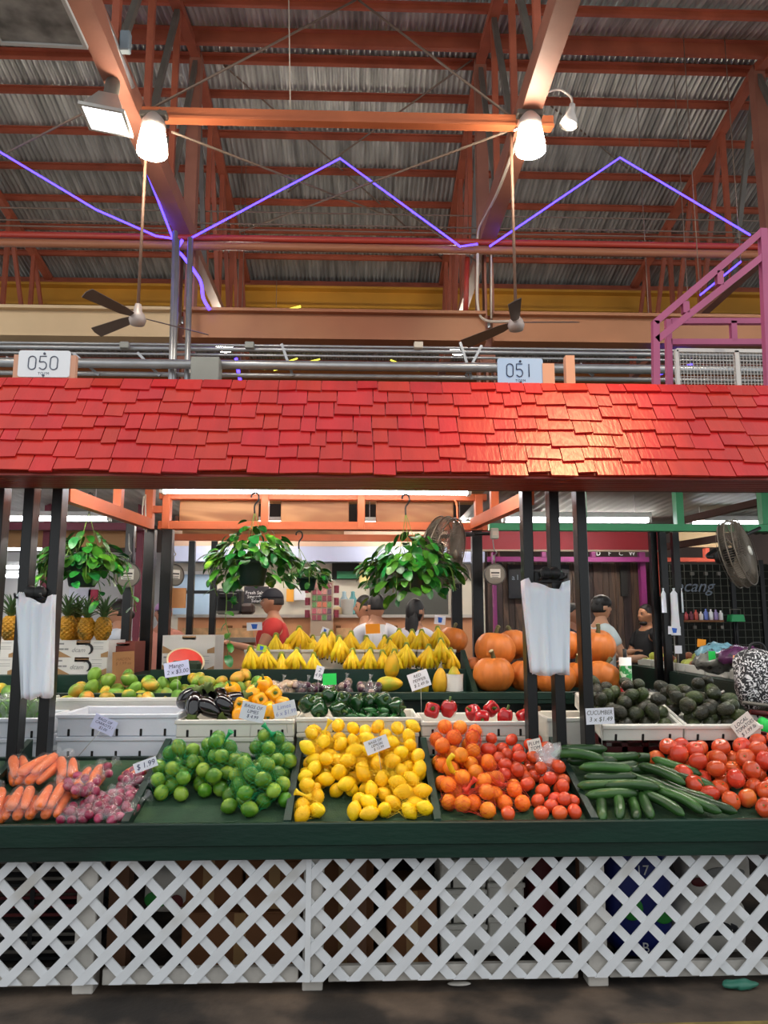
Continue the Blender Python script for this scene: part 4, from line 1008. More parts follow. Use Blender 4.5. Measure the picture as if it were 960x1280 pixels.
# ---- NET BAGS over limes, lemons, oranges
NETG = M('green_net', '#1c9a5f', .5); NETY = M('yellow_net', '#f0c81e', .5); NETR = M('red_net', '#d8402a', .5)
def tail_mesh(mb, b, d, L=.07, r0=.012):
    d = Vector(d).normalized(); mb.tube([b, b+d*L*.25, b+d*L*.5, b+d*L*.8, b+d*L], [r0*1.6, r0*.5, r0*.45, r0*.8, r0*1.3], 8)
def netbags(pts, centres, mat, nm, lab, grp, seed, tails, sel=None):
    cs = [Vector(c) for c in centres]
    groups = [[] for _ in cs]
    for p in pts:
        k = min(range(len(cs)), key=lambda i: (Vector(p[:2])-cs[i].xy).length)
        if (Vector(p[:2])-cs[k].xy).length < .135: groups[k].append(p)
    for i, g in enumerate(groups):
        if len(g) < 4: continue
        mb, c, top = film_around(g, .0015, 'net', None, seed+i, wire=True, n=18, m=18)
        if i in tails:
            d = tails[i]; b = c + Vector((0, 0, top)) ; tail_mesh(mb, b, d)
        tag(mb.build(nm, mat), lab, 'net bag', grp)
netbags(LIP, [(-.82, 3.67, 0), (-.63, 3.70, 0), (-.44, 3.52, 0), (-.40, 3.76, 0)], NETG, 'lime_net', 'green plastic net stretched over a cluster of limes', 'lime nets', 1, {1: (.4, -.2, .6), 3: (-.5, 0, .5)})
netbags(LP, [(-.17, 3.80, 0), (-.19, 3.45, 0), (-.02, 3.70, 0), (.12, 3.60, 0), (.20, 3.82, 0), (.22, 3.45, 0)], NETY, 'lemon_net', 'yellow plastic net stretched over a cluster of lemons', 'lemon nets', 5, {0: (.5, 0, 1), 1: (-.7, -.2, .3), 4: (.9, -.2, -.1)})
netbags(OP, [(.45, 3.45, 0), (.46, 3.80, 0), (.58, 3.78, 0), (.66, 3.50, 0)], NETR, 'orange_net', 'red plastic net stretched over a cluster of oranges', 'orange nets', 9, {0: (.4, -.1, .5)})
# lone yellow net tail on the oranges
mb = MB(); p = at(566, 965, 3.55); mb.tube(spl([p, p+Vector((-.02, -.02, .05)), p+Vector((.0, -.03, .08))]), .012, 8); mb.tube([p, p+Vector((.05, -.02, -.015))], .01, 8)
tag(mb.build('net_tail', NETY), 'knotted yellow net tail lying on the oranges', 'net')
# clear bag between plum tomatoes and cucumbers
PB = bpy.data.materials.new('crumpled_clear_plastic'); PB.use_nodes = True; film_setup(PB, .38)
mb = sph(1,1,1,18,12, lambda x, y, z: (x*.06*(1+.5*max(0, z)) + .03*z, y*.045, z*.10))
mb.v = [tuple(Vector(v) + Vector((noise.noise(Vector(v)*22), noise.noise(Vector(v)*22+Vector((7,0,0))), noise.noise(Vector(v)*22+Vector((0,5,0)))))*.028) for v in mb.v]
tag(mb.build('plastic_bag', PB, None, at(684, 955, 3.70)), 'crumpled clear plastic bag between the plum tomatoes and the cucumbers', 'bag')
# ---- BANANAS
BAN = M('banana_skin', '#fad022', .42, 0, .06, 7, .04, 40, col2='#cfc02a', c2scale=9, c2lo=.6, c2hi=.8, rnd=.06, hue=.012)
CROWN = M('banana_crown', '#8d9a3a', .6, 0, .2, 20); TIP = M('banana_tip', '#3a2c18', .7)
BMESH = {}
def banana_for(slot, layer):
    """finger that leaves the crown, bulges outwards and hangs down; slot = sideways place in the bunch"""
    key = (round(slot*2), layer)
    if key in BMESH: return BMESH[key]
    mb = MB(); pts = []; rs = []; n = 10; X = slot*.034; L = .185 - .012*abs(slot)
    for i in range(n):
        u = i/(n-1); w = min(1, u*1.35); out = sin(pi*min(1, u*.86+.06))
        pts.append((X*w**1.15*1.12, (-.052*out if layer == 0 else .030*out)+.012*abs(slot)*w, -L*u)); rs.append((.008, .009, .0135, .0175, .019, .019, .0185, .0165, .0115, .006)[i])
    mb.tube(pts, rs, 8); a = setm(mb.mesh('banana'), BAN)
    mb = MB(); d = (Vector(pts[-1])-Vector(pts[-2])).normalized(); mb.tube([pts[-1], tuple(Vector(pts[-1])+d*.008)], .0065, 6); b = setm(mb.mesh('tip'), TIP)
    BMESH[key] = (a, b); return a, b
mb = MB(); mb.lathe([(0, -.035), (.022, -.03), (.019, -.01), (.014, .012), (.009, .02), (0, .021)], 8, Matrix.Diagonal((1.3, .9, 1, 1))); CRM = setm(mb.mesh('crown'), CROWN)
def banana_bunch(px, py, Y, n, ang, lab, grp, seed, s=1.0):
    """bunch standing on its tips, crown up; px,py = crown"""
    R = rng(seed); t = thing('banana_bunch', lab, 'bananas', at(px, py, Y), (R.uniform(-.12, .05), R.uniform(-.12, .12), ang), grp); t.scale = (s, s, s)
    obj('crown', CRM, None, t)
    for layer, m in ((0, n), (1, n-1)):
        for k in range(m):
            a, b = banana_for(k-(m-1)/2, layer); o = obj('banana', a, None, t, (0, 0, 0), (R.uniform(-.05, .05), R.uniform(-.04, .04), R.uniform(-.06, .06))); o.scale = (1, 1, R.uniform(.93, 1.04)); obj('tip', b, None, o)
front = [(313, 810, 4.92, 4), (334, 812, 4.92, 5), (352, 818, 4.95, 4), (371, 812, 4.93, 5), (392, 818, 4.93, 4), (405, 793, 4.98, 4), (424, 797, 4.98, 4), (441, 813, 4.92, 4), (463, 812, 4.92, 4), (478, 815, 4.95, 4), (493, 814, 4.92, 4), (508, 806, 4.92, 5), (536, 808, 4.92, 5), (551, 800, 4.90, 4), (563, 812, 4.92, 4)]
back = [(345, 794, 5.15, 4), (360, 800, 5.15, 4), (374, 785, 5.15, 6), (391, 796, 5.2, 4), (414, 790, 5.2, 4), (439, 791, 5.15, 5), (458, 797, 5.15, 5), (481, 796, 5.18, 4), (499, 788, 5.14, 6), (515, 789, 5.18, 4), (527, 789, 5.12, 6), (547, 785, 5.1, 5), (487, 800, 5.1, 5)]
for i, (px, py, Y, n) in enumerate(front): banana_bunch(px, py, Y, n, rng(i).uniform(-.25, .25), 'yellow banana bunch in the front row on the green shelf', 'bananas front row', 200+i, rng(i).uniform(.76, .9))
for i, (px, py, Y, n) in enumerate(back): banana_bunch(px, py, Y, n, rng(i+50).uniform(-.3, .3), 'yellow banana bunch in the raised back row', 'bananas back row', 300+i, rng(i).uniform(.74, .88))
# white foam box lids under the back row
for i, (p0, p1) in enumerate(((305, 372), (376, 455), (457, 520), (522, 570))):
    a, b = at(p0, 822, 5.06), at(p1, 822, 5.06); zt_ = at(430, 812, 5.06).z
    foam_box(((a.x+b.x)/2, 5.2, PZ+.12), b.x-a.x, .24, zt_-PZ-.12, ['white foam box under the back row of bananas nearest the vine', 'white foam box under the middle back row bananas', 'white foam box under the tangled back row bananas', 'white foam box under the end back row bananas'][i], slots=2)
# ---- PAPAYAS, bagged purple produce on the upper shelf
PAP = M('papaya_skin', '#dca91e', .4, 0, .08, 6, .05, 60, col2='#9aa52a', c2scale=7, c2lo=.45, c2hi=.65, rnd=.08)
def papf(x, y, z): k = 1-.2*z; return (x*.046*k, y*.046*k, z*.082)
papaya = setm(sph(1,1,1,16,12,papf).mesh('papaya'), PAP)
for px, py, Y, rot, lab in ((490, 832, 4.75, (.3, .1, 0), 'yellow papaya leaning against the green board behind the price card'), (487, 855, 4.66, (1.5, .2, 1.2), 'green yellow papaya lying beside the price card'), (526, 855, 4.68, (.1, -.1, 0), 'yellow papaya standing behind the price card'), (550, 852, 4.70, (.05, .05, 0), 'green streaked papaya standing upright on the shelf'), (568, 850, 4.70, (.05, -.05, 0), 'yellow papaya wrapped in white paper')):
    o = obj('papaya', papaya, None, None, at(px, py, Y), rot); tag(o, lab, 'papaya', 'papayas on the upper shelf')
mb = MB(); mb.lathe([(.052, -.05), (.053, -.02), (.05, .02), (.054, .05)], 16, fn=lambda a, z, r: r*(1+.06*sin(5*a+z*60))); tag(mb.build('paper_wrap', M('white_paper', '#e6e2da', .7), None, at(568, 853, 4.70)), 'white paper wrap around the last papaya', 'paper')
PUR = M('purple_produce', '#4a2038', .4, 0, .3, 18, .2, 50, col2='#b99a86', c2scale=14, c2lo=.5, c2hi=.68)
BEI = M('beige_bagged', '#c9a070', .5, 0, .2, 14, .2, 50, col2='#dcbc94', c2scale=9)
PF = bpy.data.materials.new('loose_clear_film'); PF.use_nodes = True; film_setup(PF, .2)
for px, py, Y, sx, sz, mt, lab in ((352, 858, 4.68, .11, .055, BEI, 'clear bag of beige roots on the upper shelf'), (384, 862, 4.66, .10, .05, PUR, 'clear bag of purple produce beside the beige roots'), (412, 861, 4.67, .06, .05, PUR, 'small bag of purple produce behind the green price card'), (431, 858, 4.68, .055, .06, PUR, 'upright bag of purple produce with a white tie'), (462, 862, 4.66, .085, .045, PUR, 'bag of dark purple produce with a paper header')):
    p = at(px, py, Y); t = thing('produce_bag', lab, 'bag', (p.x, Y, PZ)); R = rng(int(px)); P = rest_fill(-sx+.03, sx-.03, -.05, .05, .024, lambda x, y: 0, lambda x, y: sz*1.2, int(px), 14)
    me = setm(sph(1,1,1,10,8, lambda x, y, z: (x*.022, y*.022, z*.03)).mesh('root'), mt)
    for x, y, z, r in P: obj('root', me, None, t, (x, y, z), (R.uniform(0, 3), R.uniform(0, 3), 0))
    mb, c, top = film_around(P, .004, 'f', None, int(px), noise_a=.008); tail_mesh(mb, c+Vector((0, 0, top-.01)), (.2, 0, 1), .05, .012); mb.build('bag_film', PF, t)
# ---- PUMPKINS
PUM = M('pumpkin_skin', '#c9702a', .42, 0, .08, 4, .05, 30, rnd=.08, stretch=(1, 1, .4))
PST = M('pumpkin_stem', '#54502c', .7, 0, .3, 20, .3, 60); PCUT = M('stem_cut', '#cfc39a', .7)
def pumf(rx, rz, lobes, seed):
    def f(x, y, z):
        a = atan2(y, x); rr = sqrt(x*x+y*y); l = 1+.045*(abs(cos(lobes*a/2))**.7)*2-.05
        dz = -.22*max(0, 1-rr*1.9)*(1 if z > 0 else -1)
        return (x*rx*l, y*rx*l, rz*(z+dz))
    return f
PMS = [setm(sph(1,1,1,48,16,pumf(1, .93, 14, 1)).mesh('body'), PUM), setm(sph(1,1,1,48,16,pumf(1, .82, 12, 2)).mesh('body'), PUM)]
mb = MB(); mb.tube(spl([(0,0,.6), (0,0,.85), (.05,0,1.02), (.14,.02,1.15)], 3), [.22,.16,.13,.12,.11,.11,.11,.11,.12,.13], 8); PSM = setm(mb.mesh('stem'), PST)
mb = MB(); mb.tube([(.135,.019,1.145), (.155,.022,1.17)], .115, 8); PCM = setm(mb.mesh('cut_end'), PCUT)
ptop = 1.03
def pumpkin(px, py, Y, rpx, lab, k=0, rot=(0,0,0)):
    p = at(px, py, Y); r = rpx/ppm(Y); t = thing('pumpkin', lab, 'pumpkin', p, rot); t.scale = (r, r, r)
    obj('body', PMS[k], None, t); s = obj('stem', PSM, None, t); obj('cut_end', PCM, None, s)
pumpkin(617, 843, 4.72, 25, 'round orange pumpkin with a pale cut stem on the lower shelf', 0, (0, 0, 3.6))
pumpkin(619, 812, 4.98, 25, 'large orange pumpkin stacked on top behind the lower one', 0, (.0, .1, .5))
pumpkin(597, 838, 5.02, 18, 'small orange pumpkin peeking out beside the display end', 1, (.3, -.6, 2))
pumpkin(659, 845, 4.84, 25, 'orange pumpkin on the shelf half hidden by the black post', 1, (.1, 0, 1.0))
pumpkin(641, 806, 5.10, 22, 'orange pumpkin in the upper row behind the largest one', 1, (.1, .4, 2.0))
pumpkin(694, 848, 4.72, 25, 'orange pumpkin behind the white plastic bags', 1, (0, .2, 4.0))
pumpkin(724, 843, 4.96, 21, 'orange pumpkin between the two black posts', 1, (.1, 0, 5.0))
pumpkin(704, 806, 5.05, 24, 'upper orange pumpkin seen beside the plastic bags', 1, (.1, 0, 2.5))
pumpkin(745, 808, 4.98, 24, 'upper orange pumpkin resting behind the last black post', 0, (.1, -.3, 1.5))
pumpkin(753, 847, 4.74, 24, 'lower orange pumpkin beside the paper towel roll', 1, (.1, .5, .7))
pumpkin(566, 800, 5.42, 18, 'orange pumpkin behind the last bananas', 0, (0, .2, .7))
# ================================================================== CARTONS, PINEAPPLES, MELON, LETTUCE
CARD = M('white_carton', '#dedcd6', .7, 0, .04, 5); KRAFT = M('kraft_board', '#a9855c', .8, 0, .08, 6); PRINT = M('black_print', '#222226', .6); GREYP = M('grey_print', '#8a8a88', .6)
SH2 = 1.155
def carton(c, W, D, H, lab, rot=0, logo=True, mat=CARD):
    t = thing('carton', lab, 'carton', c, (0, 0, rot)); mb = MB(); w = .006
    mb.box((0, 0, .004), (W, D, .008)); mb.box((0, D/2, H/2), (W, w, H))
    for s in (-1, 1): mb.box((s*W/2, 0, H/2), (w, D, H))
    mb.build('body', mat, t)
    hw = .045
    mb = MB(); y = -D/2
    mb.poly([(-W/2, 0), (W/2, 0), (W/2, H), (hw, H), (hw, H-.028), (-hw, H-.028), (-hw, H), (-W/2, H)], w, Matrix.Translation((0, y, 0))); mb.build('front_panel', mat, t)
    mb = MB(); mb.box((0, 0, H-.012), (W-.01, D-.01, .006)); mb.build('lid', KRAFT if mat is CARD else mat, t)
    for s in (-1, 1):
        mb = MB(); mb.poly([(s*W/2, 0), (s*W/2, H*.42), (s*W*.22, 0)] if s < 0 else [(s*W/2, 0), (s*W*.36, 0), (s*W*.36, H*.2), (s*W/2, H*.36)], .002, Matrix.Translation((0, y-w/2-.0008, 0))); mb.build('kraft_corner', KRAFT, t)
    if logo:
        mb = MB(); pts = []
        for k in range(14): a = 2.2-3.6*k/13; pts.append((.03+.026*cos(a), y-w/2-.001, H*.48+.030*sin(a)))
        mb.tube(pts, [.002+.007*sin(pi*k/13) for k in range(14)], 6); mb.build('logo_swirl', PRINT, t)
        me = text_mesh('dcam', .04, .0004, shear=.3); obj('lettering', me, GREYP, t, (-.03, y-w/2-.0006, H*.42), (pi/2, 0, 0))
        for (x, z, ww) in ((-W*.43, H*.8, .03), (-W*.43, H*.48, .03), (-W*.33, H*.48, .025)): mb = MB(); mb.box((x, y-w/2-.0006, z), (ww, .001, .01)); mb.build('printed_mark', GREYP, t)
        for z in (.85, .62, .5): mb = MB(); mb.box((W*.3, y-w/2-.0006, H*z), (W*.2, .001, .0025)); mb.build('printed_line', GREYP, t)
    return t
hb_ = .105
x0, x1 = at(71, 820, 4.98).x, at(134, 820, 4.98).x
carton(((x0+x1)/2, 5.15, SH2), x1-x0, .34, hb_, 'white fruit carton under another beside the black post'); carton(((x0+x1)/2+.005, 5.15, SH2+hb_), x1-x0, .34, hb_, 'white fruit carton with pineapples standing on it')
x2, x3 = at(-45, 820, 4.98).x, at(20, 820, 4.98).x
carton(((x2+x3)/2, 5.15, SH2), x3-x2, .34, hb_, 'lower white fruit carton left of the bag rack'); carton(((x2+x3)/2, 5.15, SH2+hb_), x3-x2, .34, hb_, 'upper white fruit carton with a lone pineapple on it')
x4, x5 = at(203, 810, 5.1).x, at(268, 810, 5.1).x
carton(((x4+x5)/2, 5.27, SH2-.0), x5-x4, .32, .125, 'lower white carton behind the cut watermelon'); carton(((x4+x5)/2, 5.27, SH2+.125), x5-x4, .32, .115, 'white carton stacked behind the cut watermelon', logo=False)
x6, x7 = at(136, 820, 5.1).x, at(166, 820, 5.1).x
carton(((x6+x7)/2+.0, 5.25, SH2), x7-x6, .25, .2, 'red edged carton between the black posts', logo=False, mat=M('red_carton', '#84453a', .7))
# brown cardboard sign stuck in the mangoes
c = at(154, 837, 4.90); t = thing('cardboard_sign', 'brown cardboard sign standing behind the mangoes', 'sign', c, (-.1, -.06, 0))
mb = MB(); mb.box((0, 0, 0), (.135, .004, .22)); mb.build('card', M('brown_card', '#9c6f47', .8, 0, .06, 5), t)
me = text_mesh('HADEN\n$ 1.99 ea', .026, .0003, shear=.2); obj('lettering', me, M('brown_pen', '#7a5030', .7), t, (0, -.0025, .05), (pi/2, 0, 0))
# pineapples
PIN = M('pineapple_rind', '#c08a1c', .5, 0, .15, 12, col2='#6b5a1c', c2scale=16, c2lo=.5, c2hi=.7, rnd=.15)
PLF = M('pineapple_leaf', '#4d6b3f', .5, 0, .2, 14, rnd=.2)
def pine_body():
    n, m = 26, 54; V = []; F = []
    mb = MB(); prof = []
    for j in range(m+1):
        u = j/m; r = .058*(sin(pi*(.08+.84*u))**.45); prof.append((r, .0+u*.155))
    prof = [(0, 0)] + prof + [(0, .157)]
    def fn(a, z, r):
        i = a/(2*pi)*9; k = z/.155*5.5; e = (abs(((i+k) % 1)-.5)*2, abs(((i-k) % 1)-.5)*2)
        return r*(1 + .20*(1-max(e[0], e[1])**2) - .12)
    mb.lathe(prof, 72, fn=fn); return mb
PBODY = setm(pine_body().mesh('body'), PIN)
def pleaf():
    mb = MB(); n = 6; V = []; 
    for j in range(n+1):
        u = j/n; w = .013*(1-u)**.6 if u < 1 else 0; x = .02*u+.05*u*u; z = .13*u-.03*u*u
        V += [(x, -w, z+.003), (x+.004, 0, z), (x, w, z+.003)]
    F = []
    for j in range(n):
        for k in range(2): F.append((j*3+k, j*3+k+1, j*3+3+k+1, j*3+3+k))
    mb.add(V, F, True); return mb
PLEAF = setm(pleaf().mesh('crown_leaf'), PLF)
def pineapple(px, Y, z, lab, s, seed, ht=None):
    R = rng(seed); x = at(px, 800, Y).x; t = thing('pineapple', lab, 'pineapple', (x, Y, z), (R.uniform(-.05, .05), R.uniform(-.06, .06), R.uniform(0, 6))); t.scale = (s, s, s)
    obj('body', PBODY, None, t)
    for k in range(26):
        u = k/25; a = k*2.4
        l = obj('crown_leaf', PLEAF, None, t, (.012*cos(a)*(1-u*.6), .012*sin(a)*(1-u*.6), .15+.03*u), (0, .55*(1-u)-.15*u, a)); l.scale = (1, 1, .75+.45*u)
zp = SH2+2*hb_+.0
pineapple(107, 5.08, zp, 'golden pineapple with a tall crown on the white carton', .93, 1); pineapple(127, 5.08, zp, 'golden pineapple at the right end of the carton', .95, 2)
pineapple(84, 5.12, zp, 'greenish pineapple half hidden by the black post', 1.0, 3); pineapple(12, 5.08, zp, 'lone golden pineapple on the carton left of the bag rack', 1.0, 4); pineapple(96, 5.22, zp, 'dark pineapple behind the golden ones', .95, 5)
# cut watermelon
RIND = M('melon_rind', '#2e4a1c', .4, 0, .3, 10); FLESH = M('melon_flesh', '#e23b2e', .35, 0, .12, 10, .1, 60); WRIND = M('melon_white', '#e9d9b0', .5)
c = at(232, 826, 4.95); t = thing('watermelon_half', 'cut watermelon half showing red flesh above the mangoes', 'watermelon', c, (1.0, .2, .15)); r = .095; t.scale = (1, 1, 1)
MX = Matrix.Diagonal((1.25, .98, 1, 1))
mb = MB(); mb.lathe([(0, -r*.95)] + [(r*sin(a), -r*.95*cos(a)) for a in (.3, .6, .9, 1.2, 1.4)] + [(r, 0)], 28, MX); mb.build('rind', RIND, t)
mb = MB(); mb.lathe([(r*.9, .0005), (r, .0005)], 28, MX); mb.build('white_rim', WRIND, t); mb = MB(); mb.lathe([(r*.9, .0008), (0, .003)][::1], 28, MX); mb.build('flesh', FLESH, t)
mb = MB(); mb.box((0, 0, .04), (.2, .14, .08), bev=.02); tag(mb.build('melon_block', M('dark_green_foam', '#22331f', .7), None, (c.x, 4.98, 1.16)), 'dark block propping up the cut watermelon', 'block')
# bagged lettuce at far left: leafy heads in film
LET = M('lettuce_leaf', '#7fae4a', .5, 0, .2, 8, rnd=.2, hue=.02)
def leafsheet(w, h, seed):
    mb = MB(); n, m = 8, 8; V = []
    for j in range(m+1):
        for i in range(n+1):
            u, v = i/n-.5, j/m; ww = w*(.35+.65*sin(pi*min(1, v*.7+.15)))
            p = Vector((u*ww, 0, v*h)); V.append((p.x, .02*cos(u*3)+.012*noise.noise(p*40+Vector((seed,0,0))) - .5*v*v*h*.4, p.z - .02*abs(u)))
    mb.add(V, [(j*(n+1)+i, j*(n+1)+i+1, (j+1)*(n+1)+i+1, (j+1)*(n+1)+i) for j in range(m) for i in range(n)], True); return setm(mb.mesh('leaf'), LET)
LFS = [leafsheet(.11, .14, k) for k in range(3)]
cx, cy, cz, W, D, H = BX['lettuce']
for i, (px, lab) in enumerate(((-10, 'bagged green lettuce head at the end of the box'), (12, 'bagged green lettuce head in the middle of the box'), (41, 'bagged green lettuce head between the black posts'))):
    x = at(px, 880, 4.2).x; t = thing('lettuce_bag', lab, 'lettuce', (x, 4.2, cz+.04)); R = rng(i)
    for k in range(9):
        a = k/9*2*pi; obj('leaf', LFS[k % 3], None, t, (.03*cos(a), .03*sin(a), 0), (R.uniform(-.15, .2), 0, a+pi/2))
    mb, c, top = film_around([(0, 0, .05, .055), (0, 0, .11, .06)], .006, 'f', None, i, noise_a=.01); mb.build('bag_film', PF, t)

# ================================================================== PRICE CARDS
WCARD = M('white_card', '#e4e6ee', .6); LCARD = M('lilac_card', '#cfd4f0', .6); PEN = M('pen_ink', '#28305c', .6); PENB = M('black_marker', '#23202a', .6); WIRE = M('wire_stick', '#b9b5ac', .4, .5)
OCARD = M('orange_card', '#f59a1c', .6); GCARD = M('green_card', '#2bd45a', .6); BINK = M('blue_print', '#2a62c8', .6)
def price_card(px, py, w, h, ang, Y, lines, lab, stick=None, mat=WCARD, ink=PEN, size=None, blob=None, wood_stick=False):
    c = at(px, py, Y); k = ppm(Y, c.z); W, H = w/k, h/k
    t = thing('price_card', lab, 'price card', c, (0, radians(ang), 0))
    mb = MB(); mb.box((0, 0, 0), (W, .0015, H)); mb.build('card', mat, t)
    if lines:
        n = len(lines); sz = size/k if size else H/n*.78
        for i, ln in enumerate(lines):
            me = text_mesh(ln, sz, .0003, shear=.18); bx = max((v.co.x for v in me.vertices), default=0)-min((v.co.x for v in me.vertices), default=0)
            o = obj('lettering', me, ink, t, (W*.03*(i-(n-1)/2), -.0014, H*.80*((n-1)/2-i)/n), (pi/2, 0, 0))
            if bx > W*.9: o.scale.x = W*.9/bx
    if blob:
        mb = MB(); bw, bh = W*.42, H*.62; mb.poly([(-bw*.5, bh*.5), (-bw*.3, -bh*.5), (bw*.35, -bh*.5), (bw*.5, bh*.42)][::-1], .001); mb.build('printed_mark', blob, t, (0, -.0014, 0))
    if stick:
        e = at(*stick, Y+.01); Mi = Euler((0, radians(ang), 0)).to_matrix().inverted(); b = Mi @ (e-c)
        mb = MB(); mb.tube([(0, .004, -H*.3), b+Vector((0, .004, 0))], .0016 if not wood_stick else .005, 6); mb.build('stick', WIRE, t)
    return t
price_card(130, 906, 30, 18, 24, 3.96, ['BAGS OF', 'CARROTS !', '$2.00'], 'pale card reading bags of carrots leaning over the carrot bin', (98, 945), LCARD)
price_card(182, 956, 29, 12, -20, 3.62, ['$ 1.99'], 'white card at the divider beside the lone carrot bag', None)
price_card(221, 836, 31, 18, -9, 4.55, ['Mango', '2 x $3.00'], 'pale card with blue writing in front of the cut watermelon', (222, 880), LCARD)
price_card(316, 890, 30, 22, 13, 4.0, ['BAGS OF', 'LIMES', '$ 4.99'], 'white card reading bags of limes on the eggplant box', (311, 935))
price_card(356, 887, 28, 19, -13, 4.0, ['Limes', '6 x $1.99'], 'white card with faint blue writing on the yellow pepper box', (360, 925), WCARD, M('faint_ink', '#8a92c4', .6))
price_card(399, 841, 10, 17, 14, 4.50, ['2', '4 99'], 'narrow white card above the green card', (398, 868))
price_card(412, 849, 17, 14, -2, 4.50, [], 'plain bright green card among the purple produce', (413, 870), GCARD)
price_card(471, 931, 30, 17, -20, 3.58, ['BAGS OF', 'LEMON', '$ 12.99'], 'white card reading bags of lemon stuck in the lemons', (478, 975), WCARD, PENB)
price_card(524, 850, 26, 21, -19, 4.46, ['RED', 'PEPPER', '$ 2.49 lb'], 'white card reading red pepper in front of the papayas', (527, 905), WCARD, PENB)
price_card(750, 895, 36, 20, -2, 3.80, ['CUCUMBER', '3 x $1.49'], 'white card reading cucumber in front of the avocado box', (755, 955), WCARD, M('grey_pen', '#55564e', .6))
price_card(931, 908, 30, 25, -36, 3.86, ['LOCAL', 'TOMATOES', '$ 1.99 lb'], 'tilted white card reading local tomatoes on the avocado box', (945, 940), M('cream_card', '#e9e4d8', .6), PENB)
price_card(669, 935, 17, 22, -12, 3.74, ['PLUM', 'TOM', '$1.99'], 'cream card standing in the plum tomatoes', (676, 962), M('cream_card', '#e9e4d8', .6), PENB)
price_card(318, 783, 19, 10, -3, 5.28, [], 'white card with a blue mark above the first bananas', (321, 815), WCARD, blob=BINK)
price_card(327, 810, 12, 8, 12, 4.88, [], 'small green and blue card on the bananas', None, M('lime_card', '#b8d838', .6), blob=BINK)
price_card(406, 789, 9, 9, 20, 5.28, [], 'tiny white card with blue mark among the bananas', (404, 808), WCARD, blob=BINK)
price_card(466, 786, 18, 12, -3, 5.3, [], 'orange card behind the back row of bananas', (466, 808), OCARD); price_card(478, 785, 6, 9, 0, 5.3, [], 'small blank white card beside the orange card', (478, 808))

# ================================================================== BAG RACKS
BAGM = bpy.data.materials.new('frosted_bag_plastic'); BAGM.use_nodes = True
b_ = BAGM.node_tree.nodes['Principled BSDF']; b_.inputs['Base Color'].default_value = (*hexc('#e6e9f0'), 1); b_.inputs['Roughness'].default_value = .22; b_.inputs['Transmission Weight'].default_value = .0; b_.inputs['Subsurface Weight'].default_value = .15; b_.inputs['Coat Weight'].default_value = .4
def bag_rack(pts, topc, lab, lab2, Y=3.80, seed=0, ang=0.0):
    """pts: four pixel corners of the hanging bags (tl, tr, br, bl)"""
    c = at(*topc, Y+.03); t = thing('bag_rack', lab, 'rack', c)
    mb = MB(); mb.box((0, 0, 0), (.15, .03, .06), bev=.006); mb.build('bracket', BLACKRUB, t)
    for s in (-1, 1):
        mb = MB(); mb.tube([(s*.05, 0, -.01), (s*.055, -.05, -.012), (s*.06, -.11, -.005), (s*.06, -.12, .012)], .006, 6); mb.build('arm', BLACKRUB, t)
    for s in (-1, 1):
        mb = MB(); mb.lathe([(.012, -.02), (.03, -.012), (.033, 0), (.028, .016), (0, .02)], 14, Matrix.Translation((s*.022, -.03, .02)) @ Matrix.Rotation(pi/2, 4, 'X')); mb.build('knob', BLACKRUB, t)
    tl, tr, br, bl = [at(*p, Y-.06) for p in pts]
    n, m = 22, 14; V = []; nl = 3; F = []; R = rng(seed)
    for l in range(nl):
        o = len(V)
        for j in range(m+1):
            v = j/m
            for i in range(n+1):
                u = i/n; p = tl.lerp(tr, u).lerp(bl.lerp(br, u), v)
                gather = (1-v)**2
                dy = .022*sin(u*19+seed+l)*(.35+.65*v)*.5 + .005*sin(u*29+v*3+seed) - .035*sin(pi*u)*(.3+v*.7) + l*.012
                dz = .018*gather*sin(pi*u*2+.4) if j == 0 else 0
                if j == 0: dz += .028*(1 if abs(u-.5) > .36 else 0) + .012*sin(pi*u)
                V.append((p.x, p.y+dy+.01*l, p.z+dz+(.008*sin(u*11+l) if j == m else 0)))
        F += [(o+j*(n+1)+i, o+j*(n+1)+i+1, o+(j+1)*(n+1)+i+1, o+(j+1)*(n+1)+i) for j in range(m) for i in range(n)]
    mb = MB(); mb.add(V, F, True)
    ob = mb.build('plastic_bag_bundle', BAGM); md = ob.modifiers.new('thickness', 'SOLIDIFY'); md.thickness = .002
    tag(ob, lab2, 'plastic bags')
bag_rack(((19, 753), (66, 752), (62, 871), (26, 874)), (47, 746), 'black bag rack fixed between the posts near the pineapples', 'bundle of white plastic bags hanging beside the pineapples', seed=1)
bag_rack(((653, 735), (713, 734), (711, 842), (665, 843)), (686, 722), 'black bag rack fixed between the posts near the pumpkins', 'bundle of white plastic bags hanging in front of the pumpkins', seed=4)

